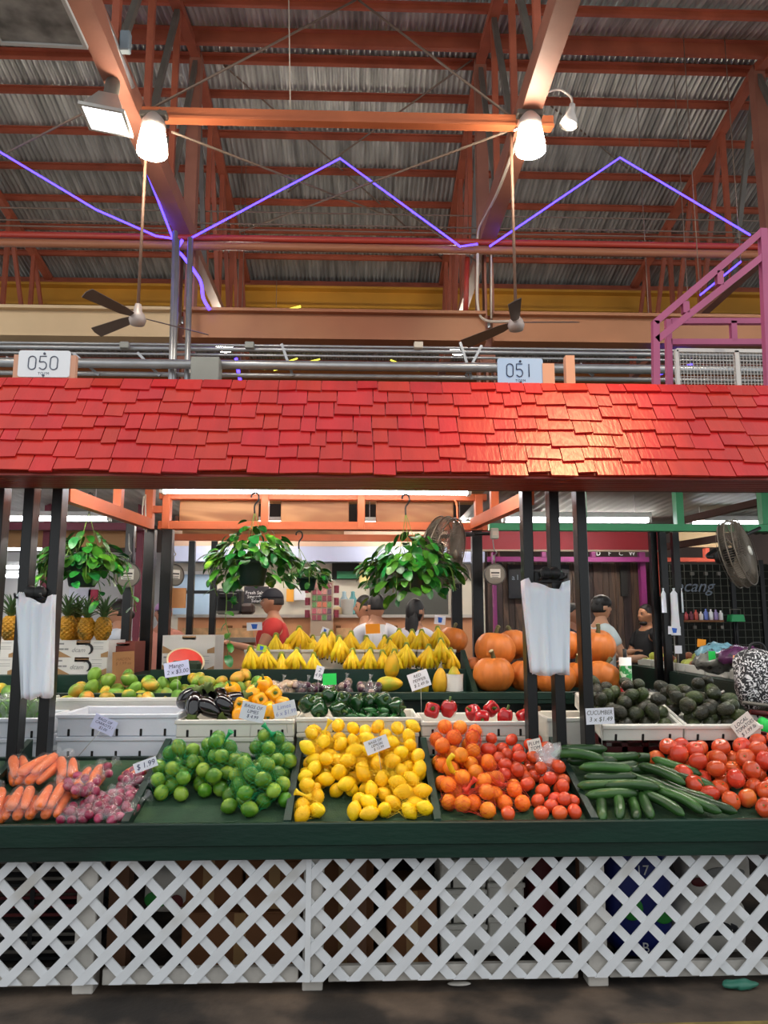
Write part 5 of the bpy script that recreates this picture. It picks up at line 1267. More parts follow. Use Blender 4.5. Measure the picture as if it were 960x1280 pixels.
# ================================================================== HANGING PLANTS
LEAFM = M('pothos_leaf', '#23691a', .32, 0, .15, 20, rnd=.45, hue=.035, col2='#6fae35', c2scale=12, c2lo=.58, c2hi=.72)
POTM = M('dark_green_pot', '#0d3028', .4, 0, .1, 5); VINE = M('vine_stem', '#6b8a3a', .6)
def heart_leaf(L=.085, W=.062, seed=0):
    mb = MB(); V = [(0, 0, 0)]; n = 16; R = rng(seed); cup = R.uniform(.1, .22); dr = R.uniform(.2, .5)
    rim = []
    for k in range(n):
        a = 2*pi*k/n; x = W/2*sin(a)*(1+.12*cos(a)); y = L*.5-L*.5*cos(a); y -= .10*L*max(0, cos(a))**6*2.0*(1 if abs(sin(a)) > .2 else .0)
        rim.append((x, y))
    V = []
    for s in (0, .55, 1.0):
        for k in range(n):
            x, y = rim[k]; x *= s; yy = L*.45+(y-L*.45)*s; V.append((x, yy, cup*abs(x) - dr*yy*yy/L*.8))
    F = [tuple(range(n))] + [(j*n+k, j*n+(k+1) % n, (j+1)*n+(k+1) % n, (j+1)*n+k) for j in range(2) for k in range(n)]
    # collapse the inner ring into a small middle patch
    ctr = Vector((0, L*.45, -dr*(L*.45)**2/L*.8))
    mb.add([ctr] + V[n:], [(0, 1+(k+1) % n, 1+k) for k in range(n)] + [(1+k, 1+(k+1) % n, 1+n+(k+1) % n, 1+n+k) for k in range(n)], True)
    return setm(mb.mesh('leaf'), LEAFM)
LEAVES = [heart_leaf(.095, .066, 1), heart_leaf(.08, .06, 2), heart_leaf(.105, .07, 3)]
def hanging_plant(pot, Y, potw, ext, nleaf, lab, seed, hook, trails=(), s=1.0, pot_h=None):
    """pot: pixel of pot rim centre; ext: (rx, up, down) leaf cloud in px"""
    R = rng(seed); c = at(*pot, Y); k = ppm(Y, c.z); rw = potw/2/k; ph = pot_h/k if pot_h else rw*1.7
    t = thing('hanging_plant', lab, 'hanging plant', (c.x, Y, c.z-ph))
    mb = MB(); mb.lathe([(0, 0), (rw*.72, 0), (rw*.76, .01), (rw*.95, ph*.85), (rw*1.06, ph*.86), (rw*1.07, ph), (rw*.98, ph), (rw*.9, ph*.9), (0, ph*.88)], 24); mb.build('pot', POTM, t)
    h = at(*hook, Y) - t.location
    for q in range(3):
        a = q*2*pi/3+.4; mb = MB(); mb.tube([(rw*cos(a), rw*sin(a), ph*.97), (h.x, 0, h.z-.12)], .002, 4); mb.build('hanger_wire', VINE, t)
    mb = MB(); mb.tube(spl([(h.x, 0, h.z-.13), (h.x, 0, h.z-.08), (h.x+.022, 0, h.z-.045), (h.x+.02, 0, h.z-.012), (h.x, 0, h.z), (h.x-.02, 0, h.z-.012), (h.x-.022, 0, h.z-.03)]), .006, 6); mb.build('hook', BLACKRUB, t)
    rx, up, dn = ext[0]/k, ext[1]/k, ext[2]/k
    def leaf(p, outward, sc):
        a = atan2(outward.y, outward.x)
        o = obj('leaf', R.choice(LEAVES), None, t, p, (R.uniform(-.9, .1), R.uniform(-.4, .4), a-pi/2+R.uniform(-.5, .5))); o.scale = (sc, sc, sc)
    for i in range(int(nleaf*1.3)):
        a = R.uniform(0, 2*pi); rr = sqrt(R.uniform(.02, 1)); x, y = rr*rx*cos(a), rr*rx*.8*sin(a)
        zz = ph + (up*(1-rr**2)*R.uniform(.25, 1) if R.random() < .62 else up*.3*R.random() - dn*rr*R.uniform(0, 1)*(1 if rr > .45 else 0))
        leaf((x, y, zz), Vector((x, y, 0)), R.uniform(.6, 1.0)*s)
    # vines: from the pot over the rim; leaves along them
    for tr in trails:
        P = [at(px, py, Y + dy) - t.location for px, py, dy in tr]; P = [Vector((P[0].x*.4, -rw*.5, ph))] + P
        sp = spl(P, 6); mb = MB(); mb.tube(sp, .0028, 5); mb.build('vine', VINE, t)
        for j in range(4, len(sp), 3):
            for _ in range(1):
                leaf(sp[j], Vector((R.uniform(-1, 1), R.uniform(-1, .3), 0)), R.uniform(.6, .95)*s)
    mb = MB()
    for q in range(10):
        a = R.uniform(0, 6.28); mb.tube(spl([(rw*.4*cos(a), rw*.4*sin(a), ph*.9), (rx*.5*cos(a), rx*.4*sin(a), ph+up*.5), (rx*.85*cos(a), rx*.7*sin(a), ph+up*.05), (rx*.95*cos(a), rx*.8*sin(a), ph-dn*.6)], 4), .0025, 4)
    mb.build('stems', VINE, t)
hanging_plant((104, 705), 4.75, 42, (50, 48, 35), 150, 'hanging pothos plant in a dark pot beside the left black posts', 11, (113, 616), (((150, 700, 0), (165, 740, -.05), (170, 765, -.05)), ((60, 690, 0), (50, 720, 0), (45, 735, 0)), ((125, 735, -.1), (120, 760, -.1))), pot_h=28)
hanging_plant((316, 701), 4.75, 40, (54, 52, 40), 170, 'hanging pothos plant with a long trailing vine above the bananas', 12, (319, 616), (((275, 700, -.05), (283, 745, -.05), (282, 775, -.05), (287, 800, -.05), (282, 830, -.05)), ((262, 690, 0), (262, 720, 0), (272, 745, 0)), ((350, 705, -.05), (355, 735, -.05)), ((295, 720, 0), (290, 760, 0))), pot_h=31)
hanging_plant((384, 722), 5.6, 24, (28, 26, 14), 75, 'small hanging plant in front of the seed packet rack', 13, (374, 664), (), s=.8, pot_h=16)
hanging_plant((513, 712), 4.75, 40, (60, 52, 45), 190, 'widest hanging pothos plant beside the caged wall fan', 14, (507, 618), (((545, 720, -.05), (555, 745, -.05)), ((470, 715, -.05), (475, 742, -.05)), ((495, 740, -.1), (500, 752, -.1))), pot_h=28)

# ================================================================== DIAL SCALES, FANS, SWITCHES
STEEL = M('scale_steel', '#8d8a84', .3, .7, .1, 8); DIAL = M('scale_dial', '#d9d6cb', .5); GLASSY = M('dial_rim', '#5f5c56', .3, .6)
def dial_scale(px, py, Y, rpx, lab, yaw=0.0, hang=None):
    c = at(px, py, Y); r = rpx/ppm(Y, c.z); t = thing('dial_scale', lab, 'scale', c, (0, 0, yaw)); RX = Matrix.Rotation(pi/2, 4, 'X')
    mb = MB(); mb.lathe([(0, -.045), (r*.7, -.045), (r, -.02), (r, .03), (r*.93, .034)], 28, RX); mb.build('case', STEEL, t)
    mb = MB(); mb.lathe([(r*.93, .030), (0, .031)], 28, RX); mb.build('dial_face', M('dial_grey', '#7d776c', .35, .3, .1, 6), t)
    mb = MB(); mb.box((0, -.033, .005), (r*1.0, .002, r*.85), bev=.0009); mb.build('dial_label', DIAL, t)
    mb = MB(); mb.box((0, -.0345, r*.12), (r*.8, .001, r*.13)); mb.box((0, -.0345, -r*.12), (r*.7, .001, r*.05)); mb.box((0, -.0345, -r*.28), (r*.6, .001, r*.05)); mb.build('dial_print', PRINT, t)
    mb = MB(); mb.tube([(r*1.0*cos(a), -.03, r*1.0*sin(a)) for a in [2*pi*i/28 for i in range(28)]], r*.06, 6, closed=True); mb.build('rim', GLASSY, t)
    mb = MB(); mb.tube([(0, 0, r), (0, 0, r+.06)], .008, 6); mb.tube(spl([(0, 0, r+.06), (.02, 0, r+.08), (0, 0, r+.11), (-.01, 0, r+.235)]), .004, 5); mb.build('hanger', STEEL, t)
dial_scale(618, 718, 5.35, 13.0, 'round hanging dial scale beside the wall fan and black posts'); dial_scale(572, 717, 5.35, 13, 'round dial scale partly hidden behind the wall fan')
dial_scale(160, 719, 6.12, 15, 'round hanging dial scale behind the left plant vines', .15); dial_scale(216, 719, 5.68, 13, 'dial scale hanging behind the second left post', .9)
def cage_fan(px, py, Y, rx, rz, lab, yaw, tilt, boss, arm):
    c = at(px, py, Y); t = thing('wall_fan', lab, 'fan', c, (tilt, 0, yaw)); r = rz/ppm(Y, c.z)
    CG = M('fan_cage_wire', '#6f665a', .5, .4)
    mb = MB(); 
    for rr, y in ((r, 0), (r*.97, -.05), (r*.97, .05)): mb.tube([(rr*cos(2*pi*i/36), y, rr*sin(2*pi*i/36)) for i in range(36)], .005, 5, closed=True)
    mb.build('rim', CG, t)
    mb = MB()
    for i in range(90):
        a = 2*pi*i/90; ca, sa = cos(a), sin(a)
        for sg in (-1, 1): mb.tube([(r*.13*ca, sg*.085, r*.13*sa), (r*.6*ca, sg*.08, r*.6*sa), (r*.92*ca, sg*.05, r*.92*sa), (r*ca, 0, r*sa)], .0026, 3, False)
    for q in (.3, .55, .8): 
        for sg in (-1, 1): mb.tube([(r*q*cos(2*pi*i/30), sg*.08, r*q*sin(2*pi*i/30)) for i in range(30)], .0016, 3, closed=True)
    o = mb.build('cage', CG, t); 
    mb = MB(); mb.lathe([(r*.14, 0), (r*.14, .01), (0, .014)], 18, Matrix.Translation((0, -.085, 0)) @ Matrix.Rotation(pi/2, 4, 'X')); mb.build('badge', DIAL if boss else CG, t)
    for k in range(4):
        a = k*pi/2+.5; mb = MB(); MM = Matrix.Rotation(a, 4, 'Y') @ Matrix.Translation((r*.48, 0, 0)) @ Matrix.Rotation(.5, 4, 'X')
        mb.poly([(-r*.36, -.03), (r*.3, -r*.24), (r*.38, 0), (r*.3, r*.22), (-r*.36, .03)], .004, MM); mb.build('blade', M('fan_blade_grey', '#85796a', .4, .3), t)
    mb = MB(); mb.lathe([(.055, 0), (.06, .1), (.04, .14), (0, .14)], 16, Matrix.Translation((0, .02, 0)) @ Matrix.Rotation(-pi/2, 4, 'X')); mb.build('motor', BLACKRUB, t)
    Mi = Euler((tilt, 0, yaw)).to_matrix().inverted(); e = Mi @ (at(*arm, Y+.25)-c)
    mb = MB(); mb.tube(spl([(0, .12, 0), (0, .2, .05), e]), .014, 8); mb.build('bracket_arm', BLACKRUB, t)
cage_fan(554, 690, 4.95, 22, 45, 'caged wall fan turned sideways between the plant and the dial scale', 1.05, .22, False, (592, 668))
cage_fan(922, 692, 5.6, 22, 44, 'dusty caged wall fan with a white badge at the end bay', .85, -.2, True, (950, 660))
mb = MB(); mb.tube([at(572, 667, 5.35), at(612, 667, 5.35)], .012, 8); tag(mb.build('scale_rail', BLACKRUB), 'black bar carrying the dial scales between the back posts', 'rail')
for px, py, lab in ((571, 661, 'white electrical switch box beside the wall fan'), (618, 667, 'white electrical box above the hanging dial scale')):
    c = at(px, py, 5.3); t = thing('switch_box', lab, 'switch box', c); mb = MB(); mb.box((0, 0, 0), (.055, .04, .075), bev=.005); mb.build('box', M('pale_box', '#b5b8aa', .5), t); mb = MB(); mb.box((0, -.022, 0), (.03, .006, .03)); mb.build('switch', WHC, t)
# pipe loops near the back posts
mb = MB(); mb.tube(spl([at(568, 625, 5.5), at(571, 632, 5.5), at(572, 655, 5.4)]), .008, 6); tag(mb.build('orange_cable', ORANGE), 'orange cable running down to the switch box', 'cable')
mb = MB(); mb.tube(spl([at(180, 620, 5.55), at(178, 640, 5.55), at(180, 662, 5.55)]), .006, 6); mb.tube(spl([at(182, 618, 5.55), at(182, 640, 5.55), at(183, 665, 5.55)]), .006, 6); tag(mb.build('pale_cables', WHC), 'pair of pale cables hanging at the orange corner post', 'cable')
# paper towel roll
c = at(783, 862, 4.62); k = ppm(4.62); t = thing('paper_towel_roll', 'paper towel roll in a printed green and red wrapper standing on a spindle', 'paper towels', (c.x, 4.62, 1.031)); r = 7.5/k; h = 50/k
mb = MB(); mb.lathe([(0, 0), (r, 0), (r, h), (r*.35, h), (r*.35, h-.02), (0, h-.02)], 20); mb.build('roll', M('towel_white', '#e8e8e4', .6), t)
mb = MB(); mb.lathe([(r*1.01, h*.35), (r*1.01, h*.80)], 20, fn=None); mb.build('wrapper_band', M('wrapper_green', '#2f9a4a', .3, col2='#d8e8d0', c2scale=30, c2lo=.55, c2hi=.6), t)
mb = MB(); mb.lathe([(r*1.015, h*.1), (r*1.015, h*.25)], 20); mb.build('red_band', M('wrapper_red', '#c02a2a', .3, col2='#f0e0e0', c2scale=30, c2lo=.55, c2hi=.6), t)
mb = MB(); mb.tube([(0, 0, h-.03), (0, 0, h+.05)], .012, 8); mb.build('spindle', BLACKRUB, t)
# ================================================================== UNDER THE COUNTER
BROWN = M('brown_cardboard', '#7a4f30', .8, 0, .12, 5); DKRED = M('dark_red_bag', '#5a1618', .6, 0, .2, 8); BLUEB = M('blue_bag', '#16246e', .45, 0, .2, 6); GRB = M('green_print_bag', '#2f8a3a', .5, 0, .15, 6)
WBAG = M('white_woven_bag', '#c4bfb6', .7, 0, .12, 10, .1, 60); BLKM = M('black_crate', '#17181a', .5); GREYB = M('grey_board', '#8d9498', .7, 0, .1, 5)
mb = MB(); mb.box((.2, 4.75, .38), (4.6, .02, .76)); tag(mb.build('light_block_panel', M('dark_panel', '#231a15', .8)), 'dark panel added to keep light out from under the counter', 'panel')  # added so no light leaks in and the lattice gaps stay dark
def ubox(px, Y, z, w, d, h, lab, mat, rot=0.0, cat='carton'):
    x = at(px, 1150, Y-d/2).x; t = thing('stored_carton', lab, cat, (x, Y, z), (0, 0, rot))
    mb = MB(); mb.box((0, 0, h/2), (w, d, h), bev=.006); mb.build('body', mat, t)
    mb = MB(); 
    for s in (-1, 1): mb.box((s*(w/4+.001), 0, h+.002), (w/2-.004, d, .004))
    mb.build('flap', mat, t); mb = MB(); mb.box((0, -d/2-.001, h/2), (.05, .002, h)); mb.build('tape', M('tan_tape', '#a07c50', .4), t); return t
ubox(300, 3.75, .0, .5, .35, .22, 'brown carton on the floor under the lime bin', BROWN); ubox(255, 3.78, .23, .3, .3, .22, 'brown carton stacked under the lime bin', BROWN, .1)
ubox(345, 3.72, .23, .26, .25, .2, 'small brown carton under the lemon side of the bins', BROWN, -.08)
ubox(430, 3.75, .0, .26, .3, .42, 'tall brown carton behind the lattice joint', BROWN); ubox(515, 3.72, .0, .22, .28, .30, 'brown carton under the lemons', BROWN)
ubox(370, 3.9, .0, .1, .2, .45, 'narrow brown carton behind the block post', BROWN)
def fbox(px, Y, z, w, h, lab):
    x = at(px, 1150, Y-.15).x; foam_box((x, Y, z), w, .28, h, lab, slots=2, mat=FOAM)
fbox(580, 3.72, .02, .2, .14, 'white foam box lowest of a stack under the oranges'); fbox(580, 3.72, .165, .2, .14, 'white foam box second of a stack under the oranges'); fbox(580, 3.72, .31, .2, .12, 'white foam box topmost of a stack under the oranges')
fbox(634, 3.74, .02, .16, .16, 'white foam box lowest of the pile beside the dark sacks'); fbox(634, 3.74, .185, .16, .14, 'white foam box in the middle of the pile beside the dark sacks'); fbox(634, 3.74, .33, .16, .12, 'white foam box topmost of the pile beside the dark sacks')
def sack(px, Y, z, w, d, h, lab, mat, seed, marks=None, txt=None):
    x = at(px, 1150, Y-d/2).x; t = thing('sack', lab, 'sack', (x, Y, z))
    def f(a, b, c): return (math.copysign(abs(a)**.55, a)*w/2, math.copysign(abs(b)**.55, b)*d/2, h/2+math.copysign(abs(c)**.6, c)*h/2)
    mb = sph(1,1,1,22,14,f); mb.v = [tuple(Vector(v)+Vector((noise.noise(Vector(v)*9+Vector((seed,0,0))), noise.noise(Vector(v)*9+Vector((0,seed,0))), 0))*.02) for v in mb.v]; mb.build('bag', mat, t)
    if marks:
        for mx, mz, mw, mh, mm in marks: 
            mb = sph(1,1,1,14,8, lambda a, b, c: (mx+a*mw, -d/2+b*.006, mz+c*mh)); mb.build('printed_patch', mm, t)
    if txt:
        for s_, zz, sz in txt: obj('lettering', text_mesh(s_, sz, .001), M('white_print', '#d8d8d8', .6), t, (0, -d/2-.008, zz), (pi/2, 0, 0))
    return t
sack(683, 3.75, 0, .14, .25, .46, 'dark red sack standing under the plum tomatoes', DKRED, 3); sack(715, 3.85, 0, .14, .25, .4, 'black sack behind the dark red one', BLKM, 4)
sack(805, 3.68, 0, .30, .22, .48, 'blue printed sack with green patches under the cucumbers', BLUEB, 5, [(-.05, .22, .05, .05, GRB), (.09, .2, .05, .045, GRB)], [('17', .38, .06), ('B', .06, .06)])
sack(895, 3.70, 0, .34, .24, .25, 'white printed sack lying under the large tomatoes', WBAG, 6, [(0, .13, .1, .03, PRINT)]); sack(905, 3.72, .235, .32, .22, .22, 'white printed sack stacked on another under the large tomatoes', WBAG, 7, [(.02, .12, .09, .025, GREYP), (-.1, .08, .04, .02, DKRED)])
sack(205, 3.70, .2, .2, .2, .2, 'white plastic sack with green and red print under the limes', WBAG, 8, [(-.04, .07, .05, .035, GRB), (.05, .06, .03, .03, DKRED)])
sack(275, 3.95, .23, .22, .2, .2, 'black printed sack under the lime bin', BLKM, 9, [(.0, .1, .03, .04, GREYP)])
# black slatted crates at the left
for k in range(3):
    p = at(38, 1150, 3.62); t = thing('slatted_crate', ['black slatted crate on the floor under the carrots', 'black slatted crate in the middle of the stack under the carrots', 'black slatted crate topmost of the stack under the carrots'][k], 'crate', (p.x, 3.78, .02+.15*k)); W = .5
    mb = MB(); mb.box((0, 0, .006), (W, .3, .012)); mb.build('base', BLKM, t)
    for z in (.035, .07, .105, .135):
        mb = MB(); mb.box((0, -.15, z), (W, .01, .012)); mb.box((0, .15, z), (W, .01, .012)); mb.build('side_slat', GREYST if k != 1 else DKRED, t)
    mb = MB()
    for sx in (-1, 1):
        for sy in (-1, 1): mb.box((sx*(W/2-.012), sy*.142, .07), (.024, .024, .14))
    mb.box((0, -.15, .07), (.02, .012, .14)); mb.build('corner_post', BLKM, t)
# litter on the floor
mb = sph(1,1,1,16,8, lambda x, y, z: (x*.075, y*.03, .018+z*.018)); mb.v = [tuple(Vector(v)+Vector((noise.noise(Vector(v)*30), 0, .5*noise.noise(Vector(v)*40)))*.015) for v in mb.v]; mb.v = [(x, y, max(z, .001)) for x, y, z in mb.v]
p = atz(925, 1236, 0); tag(mb.build('plastic_scrap', M('teal_plastic', '#2f6a58', .35), None, (p.x, p.y, 0)), 'crumpled teal plastic bag on the floor below the tomatoes', 'plastic bag')
mb = sph(1,1,1,14,6, lambda x, y, z: (x*.05, y*.018, .008+z*.007)); p = atz(574, 1232, 0); tag(mb.build('plastic_scrap', WBAG, None, (p.x, p.y, 0)), 'scrap of white plastic on the floor below the lemons', 'litter')

# ================================================================== BACKGROUND: CAFE BEHIND THE STALL
def bxp(name, p0, p1, q0, q1, Y, D, mat, lab=None, cat=None, parent=None, bev=0.0, st=False, grp=None):
    qm = (q0+min(q1, 800))/2; a, b = at(p0, qm, Y), at(p1, qm, Y); a.z = max(0, at((p0+p1)/2, q1, Y).z); b.z = at((p0+p1)/2, q0, Y).z; mb = MB(); o = parent.location if parent else Vector()
    mb.box(Vector(((a.x+b.x)/2, Y+D/2, (a.z+b.z)/2))-o, (abs(b.x-a.x), D, abs(b.z-a.z)), bev=bev); ob = mb.build(name, mat, parent)
    if st: struct(ob)
    elif lab: tag(ob, lab, cat, grp)
    return ob
CREAM = M('cream_wall', '#c9c4b4', .7, 0, .06, 2); SALM = M('salmon_counter', '#d99a6c', .5, 0, .1, 2); PALE = M('pale_blue_fascia', '#b9c2e0', .5, 0, .04, 2); DARKG = M('dark_interior', '#2a2a28', .8)
bxp('wall_1', 215, 606, 690, 1000, 9.45, .08, CREAM, st=True)
bxp('cafe_fascia', 215, 606, 683, 702, 9.2, .248, PALE, 'pale blue fascia above the cafe', 'fascia'); bxp('cafe_top_band', 215, 640, 664, 683, 9.25, .2, M('peach_band', '#d6b49c', .6), 'peach band above the cafe fascia', 'fascia')
t = thing('cafe_counter', 'salmon fronted cafe counter behind the bananas', 'counter', (at(410, 800, 8.5).x, 8.5, 0))
bxp('front_panel', 222, 600, 772, 1000, 8.5, .3, SALM, parent=t); bxp('counter_top', 220, 602, 768, 772, 8.42, .5, M('steel_top', '#b9b4aa', .3, .4), parent=t)
for p0, p1 in ((228, 262), (266, 316), (420, 440), (490, 508)): bxp('display_tray', p0, p1, 785, 797, 8.44, .06, M('pastry_tan', '#d3a878', .6, 0, .3, 12), parent=t)
for px in (287, 306, 423, 494): bxp('card_holder', px-3, px+3, 782, 787, 8.46, .05, BROWN, parent=t)
bxp('glass_shelf', 225, 330, 797, 803, 8.3, .2, M('dull_steel_shelf', '#8d8880', .3, .5), parent=t)
t = thing('kitchen_opening', 'dark kitchen opening with a green roller blind', 'opening', at(433, 735, 9.4)); bxp('opening', 415, 449, 702, 724, 9.40, .05, DARKG, parent=t); bxp('green_blind', 421, 449, 714, 723, 9.36, .04, M('green_blind', '#1d6a44', .5), parent=t)
bxp('yellow_notice', 449, 462, 702, 728, 9.38, .02, M('yellow_paper', '#e2cf8a', .6), 'yellow notice on the cafe wall beside the kitchen opening', 'notice')
bxp('dark_doorway', 462, 560, 702, 772, 9.40, .048, M('dark_grey_door', '#4a4c48', .6, 0, .1, 2), 'dark grey doorway behind the widest plant', 'doorway')
t = thing('menu_board', 'dark menu board with white lettering behind the man in red', 'sign', at(325, 754, 9.38)); bxp('board', 305, 336, 733, 754, 9.38, .03, M('menu_dark', '#2c2b30', .5), parent=t)
for i, s_ in enumerate(('Fresh Salads', 'Smoothies', 'Salads')): obj('lettering', text_mesh(s_, .055, .001), M('white_print', '#d8d8d8', .6), t, at(321, 741+5*i, 9.36)-t.location, (pi/2, 0, 0))
bxp('orange_notice', 358, 367, 736, 752, 9.38, .02, M('orange_paper', '#e6a43c', .6), 'orange notice on the cafe wall beside the man in red', 'notice')
bxp('white_notice', 368, 382, 736, 750, 9.38, .02, M('white_paper2', '#dfe4ea', .6), 'white notice on the cafe wall beside the seed packet rack', 'notice')
# coffee machine, canisters, bottles on the counter
zc = at(400, 768, 8.6).z
def onbar(px, prof, lab, mat, cat, grp=None, Y=8.62, n=14):
    x = at(px, 770, Y).x; mb = MB(); mb.lathe(prof, n); return tag(mb.build(cat.replace(' ', '_'), mat, None, (x, Y, zc)), lab, cat, grp)
t = thing('coffee_machine', 'black coffee machine on the cafe counter', 'coffee machine', (at(287, 770, 8.62).x, 8.62, zc)); mb = MB(); mb.box((0, 0, .14), (.28, .25, .28), bev=.03); mb.build('body', BLACKRUB, t); mb = MB(); mb.box((.0, -.14, .2), (.2, .05, .06), bev=.01); mb.build('spout_head', BLKM, t); mb = MB(); mb.box((0, -.13, .02), (.24, .1, .03)); mb.build('drip_tray', GREYST, t)
mb = MB(); mb.box((0, 0, .06), (.16, .18, .12), bev=.03); tag(mb.build('tablet_stand', M('brown_dark', '#3c2a24', .5), None, (at(309, 768, 8.62).x, 8.62, zc)), 'dark brown appliance beside the coffee machine', 'appliance')
for px, mt in ((430, '#b9d6e2'), (441, '#7fc4c8')): onbar(px, [(0, 0), (.045, 0), (.05, .02), (.05, .16), (.025, .2), (.02, .24), (.026, .25), (0, .26)], 'clear bottle of blue liquid on the cafe counter', M('bottle_'+mt[1:], mt, .15, trans=.3), 'bottle', 'cafe bottles')
onbar(434, [(0, 0), (.06, 0), (.075, .16), (.078, .165), (0, .165)], 'white paper cup stack on the cafe counter', M('cup_white', '#dad8d2', .6), 'cup', Y=8.55)
onbar(422, [(0, 0), (.06, 0), (.05, .07), (0, .09)], 'small basket beside the white cup', M('basket_tan', '#c8b48c', .7), 'basket', Y=8.55)
# seed packet rack
t = thing('packet_rack', 'tall acrylic rack of coloured seed packets', 'rack', (at(402, 795, 8.3).x, 8.3, at(402, 795, 8.3).z)); k = ppm(8.3); R = rng(77)
zz0 = t.location.z; a0 = at(402, 725, 8.3).z-zz0; mb = MB(); mb.box((0, 0, a0/2), (28/k, .02, a0)); mb.box((0, .05, .01), (30/k, .18, .02)); mb.build('panel', M('acrylic_panel', '#b7a08a', .3, 0, .05, 3), t)
cols = ['#c05a6a', '#8a3040', '#d08a80', '#6a4a5a', '#5a8a4a', '#c86a4a']
for r_ in range(6):
    for c_ in range(4):
        mb = MB(); mb.box(((c_-1.5)*6.3/k, -.018, a0-.06-r_*8/k), (5/k, .012, 6.4/k), (-.15, 0, 0)); cc = R.choice(cols); mb.build('seed_packet', M('packet_'+cc[1:], cc, .4, 0, .3, 60), t)
for s in (-1, 1):
    for j in range(3): mb = MB(); mb.box((s*18/k, 0, a0-.1-j*.13), (5/k, .04, .08), (0, 0, s*.4)); mb.build('side_packet', M('packet_8a3040', '#8a3040', .4), t)
zz = 0
mb = MB(); mb.box((t.location.x, 8.34, zz0/2), (.2, .2, zz0-.0)); tag(mb.build('rack_plinth', CREAM), 'cream plinth under the seed packet rack', 'plinth')
for x_, y_, lab in ((at(300, 700, 8.6).x, 8.75, 'added hidden fill tube over the cafe counter beside the menu board'), (at(520, 700, 8.6).x, 8.75, 'added hidden fill tube over the cafe counter behind the widest plant'), (at(420, 700, 7.3).x, 7.0, 'added hidden fill tube over the aisle behind the bananas')):
    tube_light((x_, y_, 2.62), 1.3, lab, n=2, mat=FILLTUBE, hang=2.95)  # tubes hidden from view, added to brighten the cafe and aisle
stall_c = MB(); stall_c.box((at(410, 700, 8).x, 7.8, 2.96), (3.6, 3.2, .02)); tag(stall_c.build('aisle_ceiling', PLY), 'plywood ceiling over the aisle in front of the cafe', 'ceiling board')
# far header behind the stall header
bxp('far_header', 215, 610, 668, 676, 8.17, .06, ORANGE, 'second orange header farther back behind the stall', 'header')
t = thing('plywood_board', 'plywood board hung under the far orange header', 'board', at(340, 676, 8.2)); bxp('plywood', 228, 430, 658, 668, 8.2, .01, PLY, parent=t)
# left background: pale wall, lights, maroon beams, posters
WLB = M('bright_white_wall', '#d9d6d4', .7, 0, .04, 2); MAR = M('maroon_beam', '#7a3040', .5)
bxp('wall_2', -250, 222, 690, 1000, 11.0, .1, WLB, st=True)
bxp('tan_shop_band', -100, 180, 662, 684, 9.0, .06, M('tan_band', '#b98a5a', .6), 'tan band above the shop left of the stall', 'fascia')
bxp('maroon_beam', -100, 190, 653, 662, 8.6, .1, MAR, 'maroon steel beam behind the left plant', 'beam'); bxp('maroon_beam', -100, 190, 616, 622, 9.0, .1, MAR, 'maroon steel beam close under the canopy on the left', 'beam')
for px in (55, 173): bxp('maroon_post', px-4, px+4, 620, 1000, 8.9, .1, MAR, 'maroon steel post behind the hanging plant' if px == 55 else 'maroon steel post behind the orange corner', 'post')
def wl(px0, px1, py, Y, lab, es=1):
    a, b = at(px0, py, Y), at(px1, py, Y); tube_light(((a.x+b.x)/2, Y, a.z), b.x-a.x, lab, n=2, hang=2.85 if px0 < 300 else 2.66)
wl(-60, 138, 648, 7.6, 'long fluorescent light above the left hanging plant'); wl(5, 58, 686, 10.0, 'fluorescent light far behind the left black posts'); wl(5, 32, 709, 10.4, 'upper of two small far fluorescent lights behind the posts'); wl(5, 30, 720, 10.6, 'lower of two small far fluorescent lights behind the posts')
for p0, p1, q0, q1, c_, lab in ((85, 112, 735, 790, '#e4e2ee', 'white poster behind the pineapples'), (86, 98, 755, 775, '#d8553a', 'red notice beside the white poster'), (110, 122, 737, 760, '#c8405a', 'pink notice behind the pineapple crowns'), (213, 232, 735, 760, '#b07a4a', 'kraft paper bag hanging at the dial scale')):
    bxp('poster', p0, p1, q0, q1, 10.97 if p0 < 200 else 5.64, .02, M('poster_'+c_[1:], c_, .6, 0, .1, 4), lab, 'poster' if p0 < 200 else 'paper bag')
t = thing('cafe_window', 'pale blue shop window left of the cafe counter', 'window', at(235, 770, 9.3)); bxp('pane', 217, 262, 718, 768, 9.41, .04, M('window_blue', '#a9c4dc', .2), parent=t); bxp('frame', 216, 264, 714, 718, 9.38, .07, WFIX, parent=t); bxp('mullion', 237, 240, 716, 768, 9.39, .03, WFIX, parent=t)
bxp('black_rail', 225, 262, 738, 742, 8.2, .04, BLACK, 'black handrail between the slim posts', 'rail')
